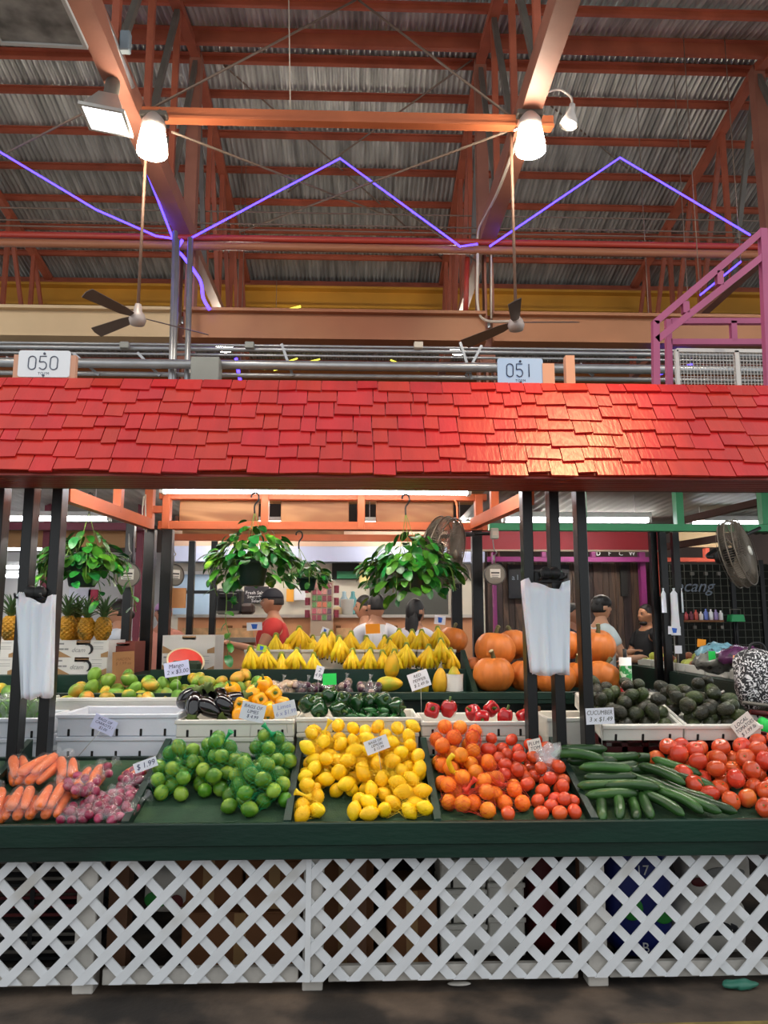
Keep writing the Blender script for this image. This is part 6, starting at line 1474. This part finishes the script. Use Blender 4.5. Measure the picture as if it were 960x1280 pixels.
# right background: shop with red band, green frame, planks
GRF = M('green_frame_paint', '#3f9a66', .45, 0, .06, 3); REDB = M('red_band_paint', '#b83238', .45, 0, .1, 1.5); PURP = M('purple_beam', '#8c2f72', .45)
bxp('green_beam', 612, 1060, 655, 663.5, 6.3, .08, GRF, 'bright green beam crossing behind the right black posts', 'beam')
for px, lab in ((729, 'green upright beside the last black post'), (850, 'green upright near the dusty wall fan'), (957, 'green upright at the end of the green beam')): bxp('green_upright', px-4.5, px+4.5, 612, 655, 6.3, .08, GRF, lab, 'upright')
bxp('red_band', 560, 828, 664, 687, 7.6, .1, REDB, 'broad red fascia band under the green beam', 'fascia'); bxp('red_band_trim', 560, 828, 687, 689, 7.58, .06, M('cream_trim', '#cdb79a', .6), 'thin cream trim under the red band', 'trim')
bxp('purple_beam', 610, 812, 696, 702, 9.15, .08, PURP, 'purple steel beam under the red band', 'beam'); bxp('purple_post', 802, 809, 690, 1000, 9.25, .08, PURP, 'purple steel post beside the plank wall', 'post'); bxp('purple_post', 617, 621, 690, 1000, 8.2, .08, PURP, 'slim purple post beside the hanging scale', 'post')
for px in (680, 742): bxp('purple_stud', px-2.5, px+2.5, 688, 697, 9.15, .08, PURP, 'short purple stud above the purple beam', 'stud', grp='purple studs')
wl(628, 812, 650, 6.9, 'long fluorescent light behind the green beam'); tube_light((at(740, 700, 8.6).x, 8.5, 2.5), 1.3, 'added fill tube over the shoppers at the plank wall', n=2, mat=FILLTUBE, hang=2.66)  # the second tube is added to brighten the shoppers and planks
wl(860, 1010, 654, 7.6, 'fluorescent light behind the dusty wall fan')
pw = thing('plank_wall', 'dark wooden plank wall behind the shoppers', 'wall', at(760, 800, 9.4)); R = rng(88)
pm = [wood('dark_plank_%d' % i, a, b, .6, 5, 2) for i, (a, b) in enumerate((('#4a352a', '#2e211b'), ('#5c4636', '#3b2c23'), ('#3b2c28', '#241b19')))]
px = 610
while px < 822:
    w = R.uniform(7, 12); bxp('plank', px, px+w-.6, 700, 1000, 9.4+R.uniform(0, .03), .03, R.choice(pm), parent=pw); px += w
t = thing('navy_board', 'dark navy shop board with a green letter', 'sign', at(680, 745, 9.34)); bxp('board', 636, 712, 706, 748, 9.34, .06, M('navy_board', '#14181f', .5), parent=t); obj('lettering', text_mesh('LI   S', .19, .004), M('mint_letter', '#58b890', .5), t, at(684, 721, 9.33)-t.location, (pi/2, 0, 0)); obj('lettering', text_mesh('a l r s', .09, .003), M('grey_letter', '#6f7a88', .5), t, at(650, 722, 9.33)-t.location, (pi/2, 0, 0))
t = thing('letter_row', 'row of small white letters on the purple beam', 'lettering', at(770, 696, 9.14))
for i, ch in enumerate('DFCW'): obj('letter', text_mesh(ch, .075, .004), M('white_print', '#d8d8d8', .6), t, at(748+14*i, 692, 9.14)-t.location, (pi/2, 0, 0))
bxp('dark_doorway', 776, 784, 707, 745, 9.36, .03, DARKG, 'narrow dark gap in the plank wall', 'doorway')
# mesh wall with shelf at far right
mw = thing('mesh_wall', 'black wire mesh wall with goods at the far right stall', 'mesh wall', at(880, 830, 8.9)); O = mw.location; bxp('backing', 826, 1010, 705, 1000, 9.1, .04, M('near_black', '#14160f', .8), parent=mw)
mb = MB(); A, B = at(828, 705, 8.9)-O, at(1005, 840, 8.9)-O
n = int((B.x-A.x)/.085)
for i in range(n+1): mb.tube([(A.x+i*.085, 0, A.z), (A.x+i*.085, 0, B.z)], .004, 4, False)
for j in range(int((A.z-B.z)/.085)+1): mb.tube([(A.x, 0, A.z-j*.085), (B.x, 0, A.z-j*.085)], .004, 4, False)
ob = mb.build('wire_grid', M('grid_wire', '#55584e', .4, .3), mw); ob['kind'] = 'stuff'
for px in (831, 918, 955): bxp('mesh_post', px-2.5, px+2.5, 700, 850, 8.88, .04, BLKM, parent=mw)
for px, py in ((866, 717), (883, 717), (899, 717), (869, 784), (887, 784), (903, 784)): bxp('bracket', px-2, px+2, py-2, py+2, 8.85, .03, GREYST, parent=mw)
obj('lettering', text_mesh('ocang', .2, .003, shear=.4), M('grey_letter', '#6f7a88', .5), mw, at(866, 733, 8.87)-O, (pi/2, 0, 0))
sh = bxp('goods_shelf', 855, 905, 775, 777.5, 8.7, .2, BROWN, 'small brown shelf on the mesh wall', 'shelf'); zs = at(880, 775, 8.7).z; R = rng(91)
for i, c_ in enumerate(('#8a2a30', '#6a2a3a', '#a8443a', '#d8d4d0', '#5a6ab0', '#e0e0e4', '#8a7aa8', '#e4e0e0')):
    mb = MB(); h = R.uniform(.09, .13); mb.lathe([(0, 0), (.022, 0), (.024, .01), (.024, h*.7), (.01, h*.82), (.01, h), (0, h)], 10); tag(mb.build('jar', M('jar_'+c_[1:], c_, .4), None, (at(858+i*6.2, 775, 8.8).x, 8.8, zs)), 'small %s jar on the mesh wall shelf' % ('dark red', 'plum', 'brick red', 'white', 'blue', 'white', 'lilac', 'white')[i], 'jar', 'jars on the mesh shelf')
c = at(920, 777, 8.82); t = thing('green_scale', 'green tabletop scale with a wire frame on the mesh wall', 'scale', c); mb = MB(); mb.poly([(-.08, 0), (.08, 0), (.065, .08), (-.065, .08)][::1], .12); mb.build('body', M('bright_green_enamel', '#2fa060', .4), t); mb = MB(); mb.tube([(-.06, 0, .08), (-.06, 0, .14), (.06, 0, .14), (.06, 0, .08)], .006, 6); mb.build('pan_frame', GREYST, t); mb = MB(); mb.tube([(0, 0, 0), (0, 0, -.35)], .012, 6); mb.build('stand', BLKM, t)
OR2 = M('coral_frame', '#d8583c', .5)
bxp('coral_post', 822, 828, 686, 745, 7.9, .07, OR2, 'coral painted post beside the far bag bundles', 'post'); bxp('coral_beam', 828, 916, 697, 702, 7.9, .07, OR2, 'coral painted beam above the mesh wall', 'beam'); bxp('coral_stud', 882, 887, 685, 697, 7.9, .07, OR2, 'short coral stud above the coral beam', 'stud')
for px, lab in ((832, 'black post of the far stall beside the coral post'), (848, 'black post of the far stall between the bag bundles'), (820, 'black post hiding the man in black')): bxp('far_black_post', px-4, px+4, 660, 1000, 6.9 if px != 820 else 7.0, .06, BLACK, lab, 'post')
for px, lab in ((829, 'slim bundle of white bags on the far black post'), (842, 'bundle of white bags hanging between the far posts'), (852, 'sliver of white bags on the far post')):
    p = at(px, 738, 6.88); mb = MB(); w = {829: .03, 842: .045, 852: .012}[px]; mb.lathe([(w*.3, .02), (w*.2, 0), (w*.75, -.03), (w*.8, -.2), (w, -.4 if px == 842 else -.2)], 12, fn=lambda a, z, r: r*(1+.15*sin(4*a))); tag(mb.build('bag_bundle', BAGM, None, p), lab, 'plastic bags')
# brown sloping beams near far fan
for a, b, lab in (((856, 650), (948, 628), 'dark brown sloping beam behind the green upright'), ((830, 684), (918, 670), 'brown beam sloping towards the dusty fan')):
    mb = MB(); mb.bar(at(*a, 7.4), at(*b, 6.6), .06, .06); tag(mb.build('sloping_beam', M('brown_beam', '#5a3a30', .6)), lab, 'beam')
bxp('tan_board', 845, 915, 664, 684, 7.97, .03, M('tan_board', '#c9a878', .6), 'tan board under the green beam', 'board')
# ceilings of the neighbouring stalls
def stall_ceiling(x0, x1, y0, y1, z, lab, mat):
    mb = MB(); n = int((x1-x0)/.1)*4; V = []
    for y in (y0, y1):
        for i in range(n+1): x = x0+(x1-x0)*i/n; V.append((x, y, z+.012*cos(2*pi*i/4)))
    mb.add(V, [(i, i+1, n+2+i, n+1+i) for i in range(n)], True); tag(mb.build('stall_ceiling', mat), lab, 'ceiling sheet')
STC = M('grey_stall_sheet', '#8f9288', .5, .2, .1, 2)
stall_ceiling(1.15, 6.5, 5.7, 9.9, 2.66, 'grey corrugated sheet over the right hand stalls', STC); stall_ceiling(-7.5, -1.65, 5.7, 10.8, 2.85, 'pale corrugated sheet over the left hand stalls', M('pale_stall_sheet', '#c2bfb8', .5, .2, .1, 2))
# side stall at the right: counter, lattice, boxes and produce
cs = thing('side_counter', 'dark green counter of the side stall with white boxes along it', 'counter', (2.6, 6.0, 0))
e0, e1 = at(972, 867, 4.95), at(788, 826, 8.1)
e0.z = e1.z = (e0.z+e1.z)/2; dirv = (e1-e0).normalized(); nrm = Vector((dirv.y, -dirv.x, 0))
def sc_bar(nm, off, z, w, h, mat=GREEN):
    mb = MB(); mb.bar(e0+nrm*off+Vector((0,0,z))-cs.location, e1+nrm*off+Vector((0,0,z))-cs.location, w, h); return mb.build(nm, mat, cs)
sc_bar('top_board', .35, -.02, .72, .03); sc_bar('fascia', 0, -.11, .03, .18); sc_bar('inner_base', .3, -.6, .05, .8, DARKG)
L_ = (e1-e0).length; mbL = MB()
for k in range(int(L_/.11)+6):
    for sg in (-1, 1):
        s0 = k*.11-.3; p = e0+dirv*s0+Vector((0,0,-.2)); q = p+dirv*(.35*sg)+Vector((0,0,-.35))
        mb = MB(); mb.bar(p-cs.location, q-cs.location, .006, .032); mb.build('lattice_slat', WHL, cs)
nb = 7
for k in range(nb):
    s = (k+.5)/nb*L_; p = e0+dirv*s+nrm*.25; foam_box((p.x, p.y, e0.z-.004), L_/nb*.94, .36, .07, 'low white foam box on the side stall holding produce', (0, 0, atan2(dirv.y, dirv.x)), slots=0, grp='side stall boxes')
R = rng(99)
SIDE = [('#d8dc5a', 6, 'yellow green guava on the side stall', 'guava', .035), ('#9a5a3a', 5, 'brown root on the side stall', 'root vegetable', .04), ('#b9bd5a', 5, 'pale green fruit on the side stall', 'fruit', .04)]
for k in range(nb):
    s = (k+.5)/nb*L_; c = e0+dirv*s+nrm*.25
    if k >= 3:
        col, n, lab, cat, r = SIDE[(nb-1-k) % 3 if k > 3 else 1]; me = setm(sph(1,1,1,12,9, lambda x, y, z: (x*r, y*r, z*r*1.1)).mesh(cat.replace(' ', '_')), M('side_'+col[1:], col, .5, 0, .15, 8, rnd=.12))
        P = rest_fill(-L_/nb*.38, L_/nb*.38, -.12, .12, r, lambda x, y: 0, lambda x, y: .09, 400+k, 14)
        for x, y, z, _ in P:
            q = c + dirv*x + nrm*y; o = obj(cat.replace(' ', '_'), me, None, None, (q.x, q.y, e0.z+.02+z), (R.uniform(0, 3), R.uniform(0, 3), 0)); tag(o, lab, cat, 'side stall produce')
for px, py, Y, sx, sz, c_, lab in ((899, 818, 5.9, .17, .085, '#7fb4c4', 'blue tinted bag of produce on the side stall'), (893, 828, 5.6, .15, .07, '#7a7a72', 'grey mottled bag of produce beside the blue tinted one'), (928, 822, 5.4, .17, .08, '#5a2f56', 'purple bag of produce on the side stall'), (942, 830, 5.1, .11, .08, '#c87a6a', 'pink mottled bag at the end of the side stall')):
    p = at(px, py, Y); mb = sph(1,1,1,22,14, lambda x, y, z: (x*sx, y*.12, z*sz)); mb.v = [tuple(Vector(v)+Vector((noise.noise(Vector(v)*25), noise.noise(Vector(v)*25+Vector((3,0,0))), noise.noise(Vector(v)*25+Vector((0,9,0)))))*.03) for v in mb.v]
    tag(mb.build('produce_bag', M('sidebag_'+c_[1:], c_, .25, 0, .35, 18, .3, 40, col2='#2c2a2a', c2scale=16, c2lo=.55, c2hi=.7, coat=.5), None, (p.x, p.y, max(p.z, e0.z+.03+sz*.8))), lab, 'bag')
price_card(843, 788, 16, 10, 2, 6.6, [], 'white card with a blue mark on the side stall', (845, 840), WCARD, blob=BINK); price_card(877, 804, 11, 10, 6, 6.2, [], 'orange card standing on the side stall', (876, 832), OCARD); price_card(890, 820, 9, 12, 0, 5.5, [], 'green card in front of the blue tinted bag', None, GCARD); price_card(924, 825, 16, 11, 3, 5.2, [], 'orange card with a blue mark on the purple bag', None, M('salmon_card', '#e8a070', .6), blob=BINK)
price_card(848, 812, 9, 10, 0, 6.5, [], 'small blank white card on the side stall', (848, 842)); price_card(550, 775, 14, 11, 6, 5.3, [], 'white card with a blue mark beside the last bananas', (550, 818), WCARD, blob=BINK)
# white ribbon with blue edge on side counter
mb = MB(); mb.tube(spl([at(884, 846, 5.3), at(889, 858, 5.2), at(898, 866, 5.1), at(905, 864, 5.1)]), .008, 6); tag(mb.build('ribbon', WBAG), 'white plastic strip hanging over the side counter edge', 'strip')
# shopper's floral bag and cart at the right edge
FLO = bpy.data.materials.new('black_white_floral'); FLO.use_nodes = True
nt = FLO.node_tree; N = nt.nodes; L = nt.links; tc = N.new('ShaderNodeTexCoord'); nz = N.new('ShaderNodeTexVoronoi'); nz.inputs['Scale'].default_value = 26; nz.feature = 'DISTANCE_TO_EDGE'; n2 = N.new('ShaderNodeTexNoise'); n2.inputs['Scale'].default_value = 30; n2.inputs['Distortion'].default_value = 2.5
L.new(tc.outputs['Object'], nz.inputs['Vector']); L.new(tc.outputs['Object'], n2.inputs['Vector']); cr = N.new('ShaderNodeValToRGB'); cr.color_ramp.elements[0].position = .52; cr.color_ramp.elements[1].position = .56
cr.color_ramp.elements[0].color = (.012,.012,.014,1); cr.color_ramp.elements[1].color = (.75,.75,.75,1); L.new(n2.outputs['Fac'], cr.inputs[0]); L.new(cr.outputs[0], N['Principled BSDF'].inputs['Base Color'])
c = at(948, 850, 4.85); t = thing('floral_bag', 'black and white floral bag hanging on the shopping cart', 'bag', c)
mb = sph(1,1,1,26,16, lambda x, y, z: (math.copysign(abs(x)**.7, x)*.15, math.copysign(abs(y)**.7, y)*.09, math.copysign(abs(z)**.75, z)*.185)); mb.v = [tuple(Vector(v)+Vector((noise.noise(Vector(v)*8), 0, noise.noise(Vector(v)*8+Vector((4,0,0)))))*.025) for v in mb.v]; mb.build('body', FLO, t)
mb = MB(); mb.tube(spl([(-.06, 0, .14), (-.03, 0, .22), (.04, 0, .22), (.07, 0, .14)]), .009, 6); mb.build('strap', BLKM, t)
t = thing('shopping_cart', 'dark red shopping cart with a grey handle under the floral bag', 'cart', (at(955, 890, 4.85).x+.05, 4.85, 0)); O = t.location
def cart(nm, a, b, r, mat): mb = MB(); mb.tube([at(*a[:2], a[2])-O, at(*b[:2], b[2])-O], r, 8); mb.build(nm, mat, t)
cart('handle', (928, 878, 4.72), (1005, 888, 4.72), .012, GREYST); cart('rail', (938, 890, 4.76), (1000, 897, 4.76), .016, MARO); cart('rail', (940, 903, 4.76), (1000, 908, 4.76), .014, MARO); cart('rail', (942, 915, 4.8), (1000, 922, 4.8), .012, MARO)
for sx in (-.05, .2):
    mb = MB(); mb.tube([(sx, 0, .06), (sx, 0, .93)], .012, 8); mb.build('frame_tube', MARO, t)
    mb = MB(); mb.lathe([(0, -.012), (.06, -.012), (.06, .012), (0, .012)], 18, Matrix.Translation((sx, 0, .06)) @ Matrix.Rotation(pi/2, 4, 'X')); mb.build('wheel', BLACKRUB, t)
c = at(955, 908, 4.68); mb = sph(1,1,1,14,10, lambda x, y, z: (x*.035, y*.03, z*.055)); mb.v = [tuple(Vector(v)+Vector((noise.noise(Vector(v)*40), 0, noise.noise(Vector(v)*40+Vector((4,0,0)))))*.012) for v in mb.v]; tag(mb.build('green_bag', M('bright_green_plastic', '#2fd45a', .35), None, c), 'bright green plastic bag hanging on the shopping cart', 'bag')
# ================================================================== PEOPLE
def skin_mesh(J, E, root, lev=2):
    """J: name -> (pos, radius); E: list of (a,b)"""
    names = list(J); ix = {n: i for i, n in enumerate(names)}
    me = bpy.data.meshes.new('sk'); me.from_pydata([J[n][0] for n in names], [(ix[a], ix[b]) for a, b in E], []); o = bpy.data.objects.new('sk', me); COL.objects.link(o)
    o.modifiers.new('s', 'SKIN'); 
    for i, n in enumerate(names):
        v = me.skin_vertices[0].data[i]; r = J[n][1]; v.radius = (r, r) if not hasattr(r, '__len__') else r; v.use_root = (n == root)
    sm = o.modifiers.new('ss', 'SUBSURF'); sm.levels = lev; sm.render_levels = lev
    dg = bpy.context.evaluated_depsgraph_get(); out = bpy.data.meshes.new_from_object(o.evaluated_get(dg)); bpy.data.objects.remove(o)
    out.polygons.foreach_set('use_smooth', [True]*len(out.polygons)); return out
def head_geo(c, yaw, tilt=0.0, s=1.0):
    def f(x, y, z):
        X, Y, Z = x*.074, y*.094, z*.118
        if z < 0: X *= 1-.28*z*z; Y *= 1-.12*z*z                      # jaw narrower
        if y < 0:                                                       # face: -y
            Y += -.016*math.exp(-((x/.16)**2+((z+.08)/.17)**2))*1.25   # nose
            Y += .010*math.exp(-(((abs(x)-.42)/.18)**2+((z-.08)/.12)**2))  # eye sockets
            Y += -.006*math.exp(-((x/.35)**2+((z+.42)/.08)**2))        # lips
            Y += -.008*math.exp(-((x/.4)**2+((z+.78)/.2)**2))          # chin
        if abs(x) > .85 and -.25 < z < .2 and abs(y) < .35: X *= 1.16  # ears
        return (X, Y, Z)
    mb = sph(1,1,1,32,24,f); Mx = Matrix.Translation(c) @ Matrix.Rotation(yaw, 4, 'Z') @ Matrix.Rotation(tilt, 4, 'X') @ Matrix.Scale(s, 4)
    return mb, Mx
def person(loc, yaw, H, lab, shirt, pants, skin, hair, head_yaw=0.0, arms=None, girth=1.0, hairstyle='short', cap=None, sleeve=.55, tilt=0.0, beard=False):
    s = H/1.74; t = thing('person', lab, 'person', loc, (0, 0, yaw)); g = girth
    A = {'L': ((.20, .02, 1.13), (.22, -.06, .88)), 'R': ((-.20, .02, 1.13), (-.22, -.06, .88))}
    if arms: A.update(arms)
    J = {'pelvis': ((0, 0, .96), .135*g), 'waist': ((0, -.01*g, 1.10), .125*g), 'chest': ((0, 0, 1.30), .135*g), 'base': ((0, .01, 1.44), .085), 'neck': ((0, 0, 1.52), .052), 'skull': ((0, -.01, 1.60), .058)}
    E = [('pelvis', 'waist'), ('waist', 'chest'), ('chest', 'base'), ('base', 'neck'), ('neck', 'skull')]
    for sd, sx in (('L', 1), ('R', -1)):
        el, wr = [Vector(v) for v in A[sd]]; sh = Vector((sx*.165*max(1, g*.93), .01, 1.40)); d = (wr-el).normalized()
        J['sh'+sd] = (sh, .062*g**.5); J['ua'+sd] = (sh.lerp(el, .5), .050*g**.5); J['el'+sd] = (el, .040); J['fa'+sd] = (el.lerp(wr, .4), .038); J['wr'+sd] = (wr, .026); J['pa'+sd] = (wr+d*.06, (.034, .02))
        E += [('base', 'sh'+sd), ('sh'+sd, 'ua'+sd), ('ua'+sd, 'el'+sd), ('el'+sd, 'fa'+sd), ('fa'+sd, 'wr'+sd), ('wr'+sd, 'pa'+sd)]
        side = d.cross(Vector((0, 0, 1))); side = side.normalized() if side.length > .1 else Vector((1, 0, 0)); cu = Vector((0, -.3, -1)).cross(side).cross(side).normalized()*-.012
        for k, (o_, l_) in enumerate(((-.026, .062), (-.009, .075), (.009, .07), (.025, .055))):
            b0 = wr+d*.085+side*o_; J[f'f{sd}{k}a'] = (b0, .0095); J[f'f{sd}{k}b'] = (b0+d*l_*.5+cu*.5, .0085); J[f'f{sd}{k}c'] = (b0+d*l_*.85+cu*1.8, .007)
            E += [('pa'+sd, f'f{sd}{k}a'), (f'f{sd}{k}a', f'f{sd}{k}b'), (f'f{sd}{k}b', f'f{sd}{k}c')]
        J['t'+sd+'a'] = (wr+d*.045-side*.042, .011); J['t'+sd+'b'] = (wr+d*.085-side*.052, .009); E += [('pa'+sd, 't'+sd+'a'), ('t'+sd+'a', 't'+sd+'b')]
        J['hi'+sd] = ((sx*.09, 0, .90), .095*g); J['kn'+sd] = ((sx*.10, -.02, .50), .06); J['ca'+sd] = ((sx*.10, .01, .36), .055); J['an'+sd] = ((sx*.10, .02, .09), .042); J['to'+sd] = ((sx*.11, -.13, .035), .033)
        E += [('pelvis', 'hi'+sd), ('hi'+sd, 'kn'+sd), ('kn'+sd, 'ca'+sd), ('ca'+sd, 'an'+sd), ('an'+sd, 'to'+sd)]
    J = {k: (Vector(p)*s, (tuple(x*s for x in r) if hasattr(r, '__len__') else r*s)) for k, (p, r) in J.items()}
    body = skin_mesh(J, E, 'pelvis')
    hm, HX = head_geo(Vector((0, -.012, 1.632))*s, head_yaw, tilt, s)
    bm = bmesh.new(); bm.from_mesh(body); vs_ = [bm.verts.new(HX @ Vector(v)) for v in hm.v]
    for f in hm.f:
        try: bm.faces.new([vs_[i] for i in f]).smooth = True
        except ValueError: pass
    bm.to_mesh(body); bm.free(); body.materials.clear(); obj('body', body, M('skin_'+skin[1:], skin, .5, 0, .05, 6, sss=.05), t)
    # shirt
    up = {k: v for k, v in J.items() if k in ('pelvis', 'waist', 'chest', 'base', 'shL', 'shR', 'uaL', 'uaR')}
    if sleeve > .9: up.update({k: J[k] for k in ('elL', 'elR', 'faL', 'faR')})
    up['pelvis'] = (J['pelvis'][0]-Vector((0, 0, .06*s)), J['pelvis'][1])
    for sd in 'LR': up['ua'+sd] = (J['sh'+sd][0].lerp(J['el'+sd][0], sleeve if sleeve < .9 else .5), J['ua'+sd][1])
    up = {k: (p, r+.016*s) for k, (p, r) in up.items()}; up['base'] = (J['base'][0]-Vector((0, 0, .01)), J['base'][1]+.004)
    ob = obj('shirt', skin_mesh(up, [(a, b) for a, b in E if a in up and b in up], 'pelvis'), None, t); ob.data.materials.clear(); ob.data.materials.append(M('shirt_'+shirt[1:], shirt, .8, 0, .06, 5, .25, 14))
    lo = {k: (J[k][0], J[k][1]+.014*s) for k in ('pelvis', 'hiL', 'hiR', 'knL', 'knR', 'caL', 'caR', 'anL', 'anR')}
    ob = obj('trousers', skin_mesh(lo, [(a, b) for a, b in E if a in lo and b in lo], 'pelvis'), None, t); ob.data.materials.clear(); ob.data.materials.append(M('cloth_'+pants[1:], pants, .8, 0, .08, 5))
    for sx in (-1, 1):
        mb = sph(1,1,1,14,10, lambda x, y, z: (x*.05, y*.14, max(z, -.6)*.055)); mb.build('shoe', M('shoe_dark', '#26221f', .6), t, Vector((sx*.105, -.05, .034))*s)
    # eyes, mouth
    hmat = M('hair_'+hair[1:], hair, .45, 0, .2, 30, .4, 60, stretch=(1, 1, .2)); HM = HX
    for sx in (-1, 1):
        mb = sph(1,1,1,10,8, lambda x, y, z: (sx*.031+x*.013, -.079+y*.006, .011+z*.007)); mb.v = [tuple(HM @ Vector(v)) for v in mb.v]; mb.build('eye', M('eye_dark', '#2a1c16', .3), t)
        mb = sph(1,1,1,10,6, lambda x, y, z: (sx*.032+x*.02, -.086+y*.006+abs(x)*.006, .030+z*.0045)); mb.v = [tuple(HM @ Vector(v)) for v in mb.v]; mb.build('eyebrow', hmat, t)
    mb = sph(1,1,1,12,6, lambda x, y, z: (x*.024, -.091+y*.005+abs(x)*.006, -.05+z*.006)); mb.v = [tuple(HM @ Vector(v)) for v in mb.v]; mb.build('mouth', M('lip', '#8f4a42', .5), t)
    def cut(x, y, z):
        low = {'short': -.25, 'long': -.95, 'bun': -.3, 'mop': -.4, 'thin': -.2}[hairstyle]; front = {'mop': .25, 'thin': .62}.get(hairstyle, .45)
        u = max(0, min(1, (y+.75)/.85)); u = u*u*(3-2*u); thr = front+(low-front)*u           # hairline drops from brow to nape
        w = max(0, min(1, (z-thr)/.14+.5)); w = w*w*(3-2*w); k = .90+.20*w
        return (x*.074*k, y*.094*k+.004, z*.118*k+.004)
    mb = sph(1,1,1,44,34,cut); mb.v = [tuple(HM @ Vector(v)) for v in mb.v]; mb.build('hair', hmat, t)
    if hairstyle == 'long':
        mb = MB(); mb.lathe([(.02, -.46), (.07, -.42), (.09, -.25), (.082, -.08), (.07, .02), (0, .05)], 16, HM @ Matrix.Translation((0, .05, -.02)) @ Matrix.Diagonal((1, .6, 1, 1)), fn=lambda a, z, r: r*(1+.08*sin(7*a))); mb.build('long_hair', hmat, t)
    if hairstyle == 'bun':
        mb = sph(1,1,1,16,12, lambda x, y, z: (x*.045, .11+y*.045, -.02+z*.045)); mb.v = [tuple(HM @ Vector(v)) for v in mb.v]; mb.build('hair_bun', hmat, t)
    if hairstyle == 'mop':
        mb = sph(1,1,1,24,16, lambda x, y, z: (x*.085*(1+.06*sin(9*atan2(y, x))), y*.102*(1+.06*sin(9*atan2(y, x))), .05+z*.082)); mb.v = [tuple(HM @ Vector(v)) for v in mb.v]; mb.build('hair_fringe', hmat, t)
    if beard:
        mb = sph(1,1,1,20,14, lambda x, y, z: (x*.056, -.03+y*.058 if y < 0 else -.03+y*.02, -.092+z*.03)); mb.v = [tuple(HM @ Vector(v)) for v in mb.v]; mb.build('beard', hmat, t)
    if cap:
        cm = M('cap_'+cap[1:], cap, .7)
        mb = sph(1,1,1,28,16, lambda x, y, z: (x*.084, y*.105, .035+max(z, 0)*.095)); mb.v = [tuple(HM @ Vector(v)) for v in mb.v]; c_ = mb.build('cap', cm, t)
        mb = MB(); mb.poly([(.07*cos(a), .08+(.085*sin(a))) for a in [pi*i/10 for i in range(11)]], .006, HM @ Matrix.Translation((0, 0, .045)) @ Matrix.Rotation(pi/2, 4, 'X') @ Matrix.Diagonal((1, 1, 1, 1)) @ Matrix.Scale(-1, 4, (0, 0, 1)) @ Matrix.Scale(-1, 4, (0, 0, 1))); mb.build('brim', cm, c_)
    return t
def pfoot(px, Y): return (at(px, 800, Y).x, Y, 0)
def Hfor(py, Y): return at(480, py, Y).z/1.632*1.74      # standing height so that the head centre falls at pixel row py
person(pfoot(341, 7.3), -pi/2, Hfor(753, 7.3), 'man in a red T-shirt and dark cap leaning to the cafe counter', '#b8302c', '#3a3a40', '#b07a5c', '#2a2420', .0, {'L': ((.29, -.08, 1.20), (.25, -.33, 1.26)), 'R': ((-.24, -.1, 1.15), (-.2, -.33, 1.0))}, 1.22, 'short', '#23222a')
person(pfoot(470, 7.2), pi, Hfor(759, 7.2), 'person in a white T-shirt with dark hair seen from behind', '#dcd8dc', '#3c4250', '#b98466', '#1d1816', .6, None, .98)
person(pfoot(457, 7.75), -pi/2, Hfor(760, 7.75), 'person with dark tied hair in profile beside the white T-shirt', '#55505a', '#3c4250', '#b98466', '#1b1615', .0, None, .85, 'bun')
person(pfoot(519, 7.3), 2.6, Hfor(765, 7.3), 'person with long black hair and grey top seen from behind', '#c9c4cc', '#33363f', '#b98466', '#141112', -.4, {'L': ((.21, -.1, 1.2), (.12, -.3, 1.3))}, .85, 'long')
person(pfoot(752, 7.5), pi/2+.2, Hfor(760, 7.5), 'person in a pale T-shirt with black hair facing the man in black', '#c6d0cf', '#4a4038', '#c08d6c', '#17130f', 0.0, {'R': ((-.23, -.12, 1.14), (-.1, -.33, 1.16)), 'L': ((.23, -.12, 1.14), (.1, -.33, 1.2))}, .9, 'mop')
person(pfoot(810, 8.7), -pi/2+.35, Hfor(769, 8.7), 'bearded man in a black polo shirt holding something in both hands', '#17171a', '#22242a', '#b27c5a', '#1c1512', -.1, {'L': ((.27, -.08, 1.12), (.08, -.34, 1.12)), 'R': ((-.27, -.08, 1.12), (-.05, -.34, 1.08))}, 1.12, 'thin', beard=True)
person(pfoot(716, 8.4), .8, Hfor(768, 8.4), 'person in dark clothes behind the plastic bags', '#33323c', '#2a2a30', '#a8755a', '#171310', 0, None, .95)
person(pfoot(148, 7.2), -pi/2, Hfor(766, 7.2), 'person with dark hair and white sleeveless top behind the pineapples', '#d4dbe4', '#44506a', '#c08a6c', '#221816', .0, None, .9, 'bun', sleeve=.2)
person(pfoot(203, 7.4), .1, Hfor(768, 7.4), 'person in a peach top behind the left black posts', '#d08a78', '#55505a', '#b5765c', '#2a1d18', 0, None, 1.1, 'short', '#b487b4')
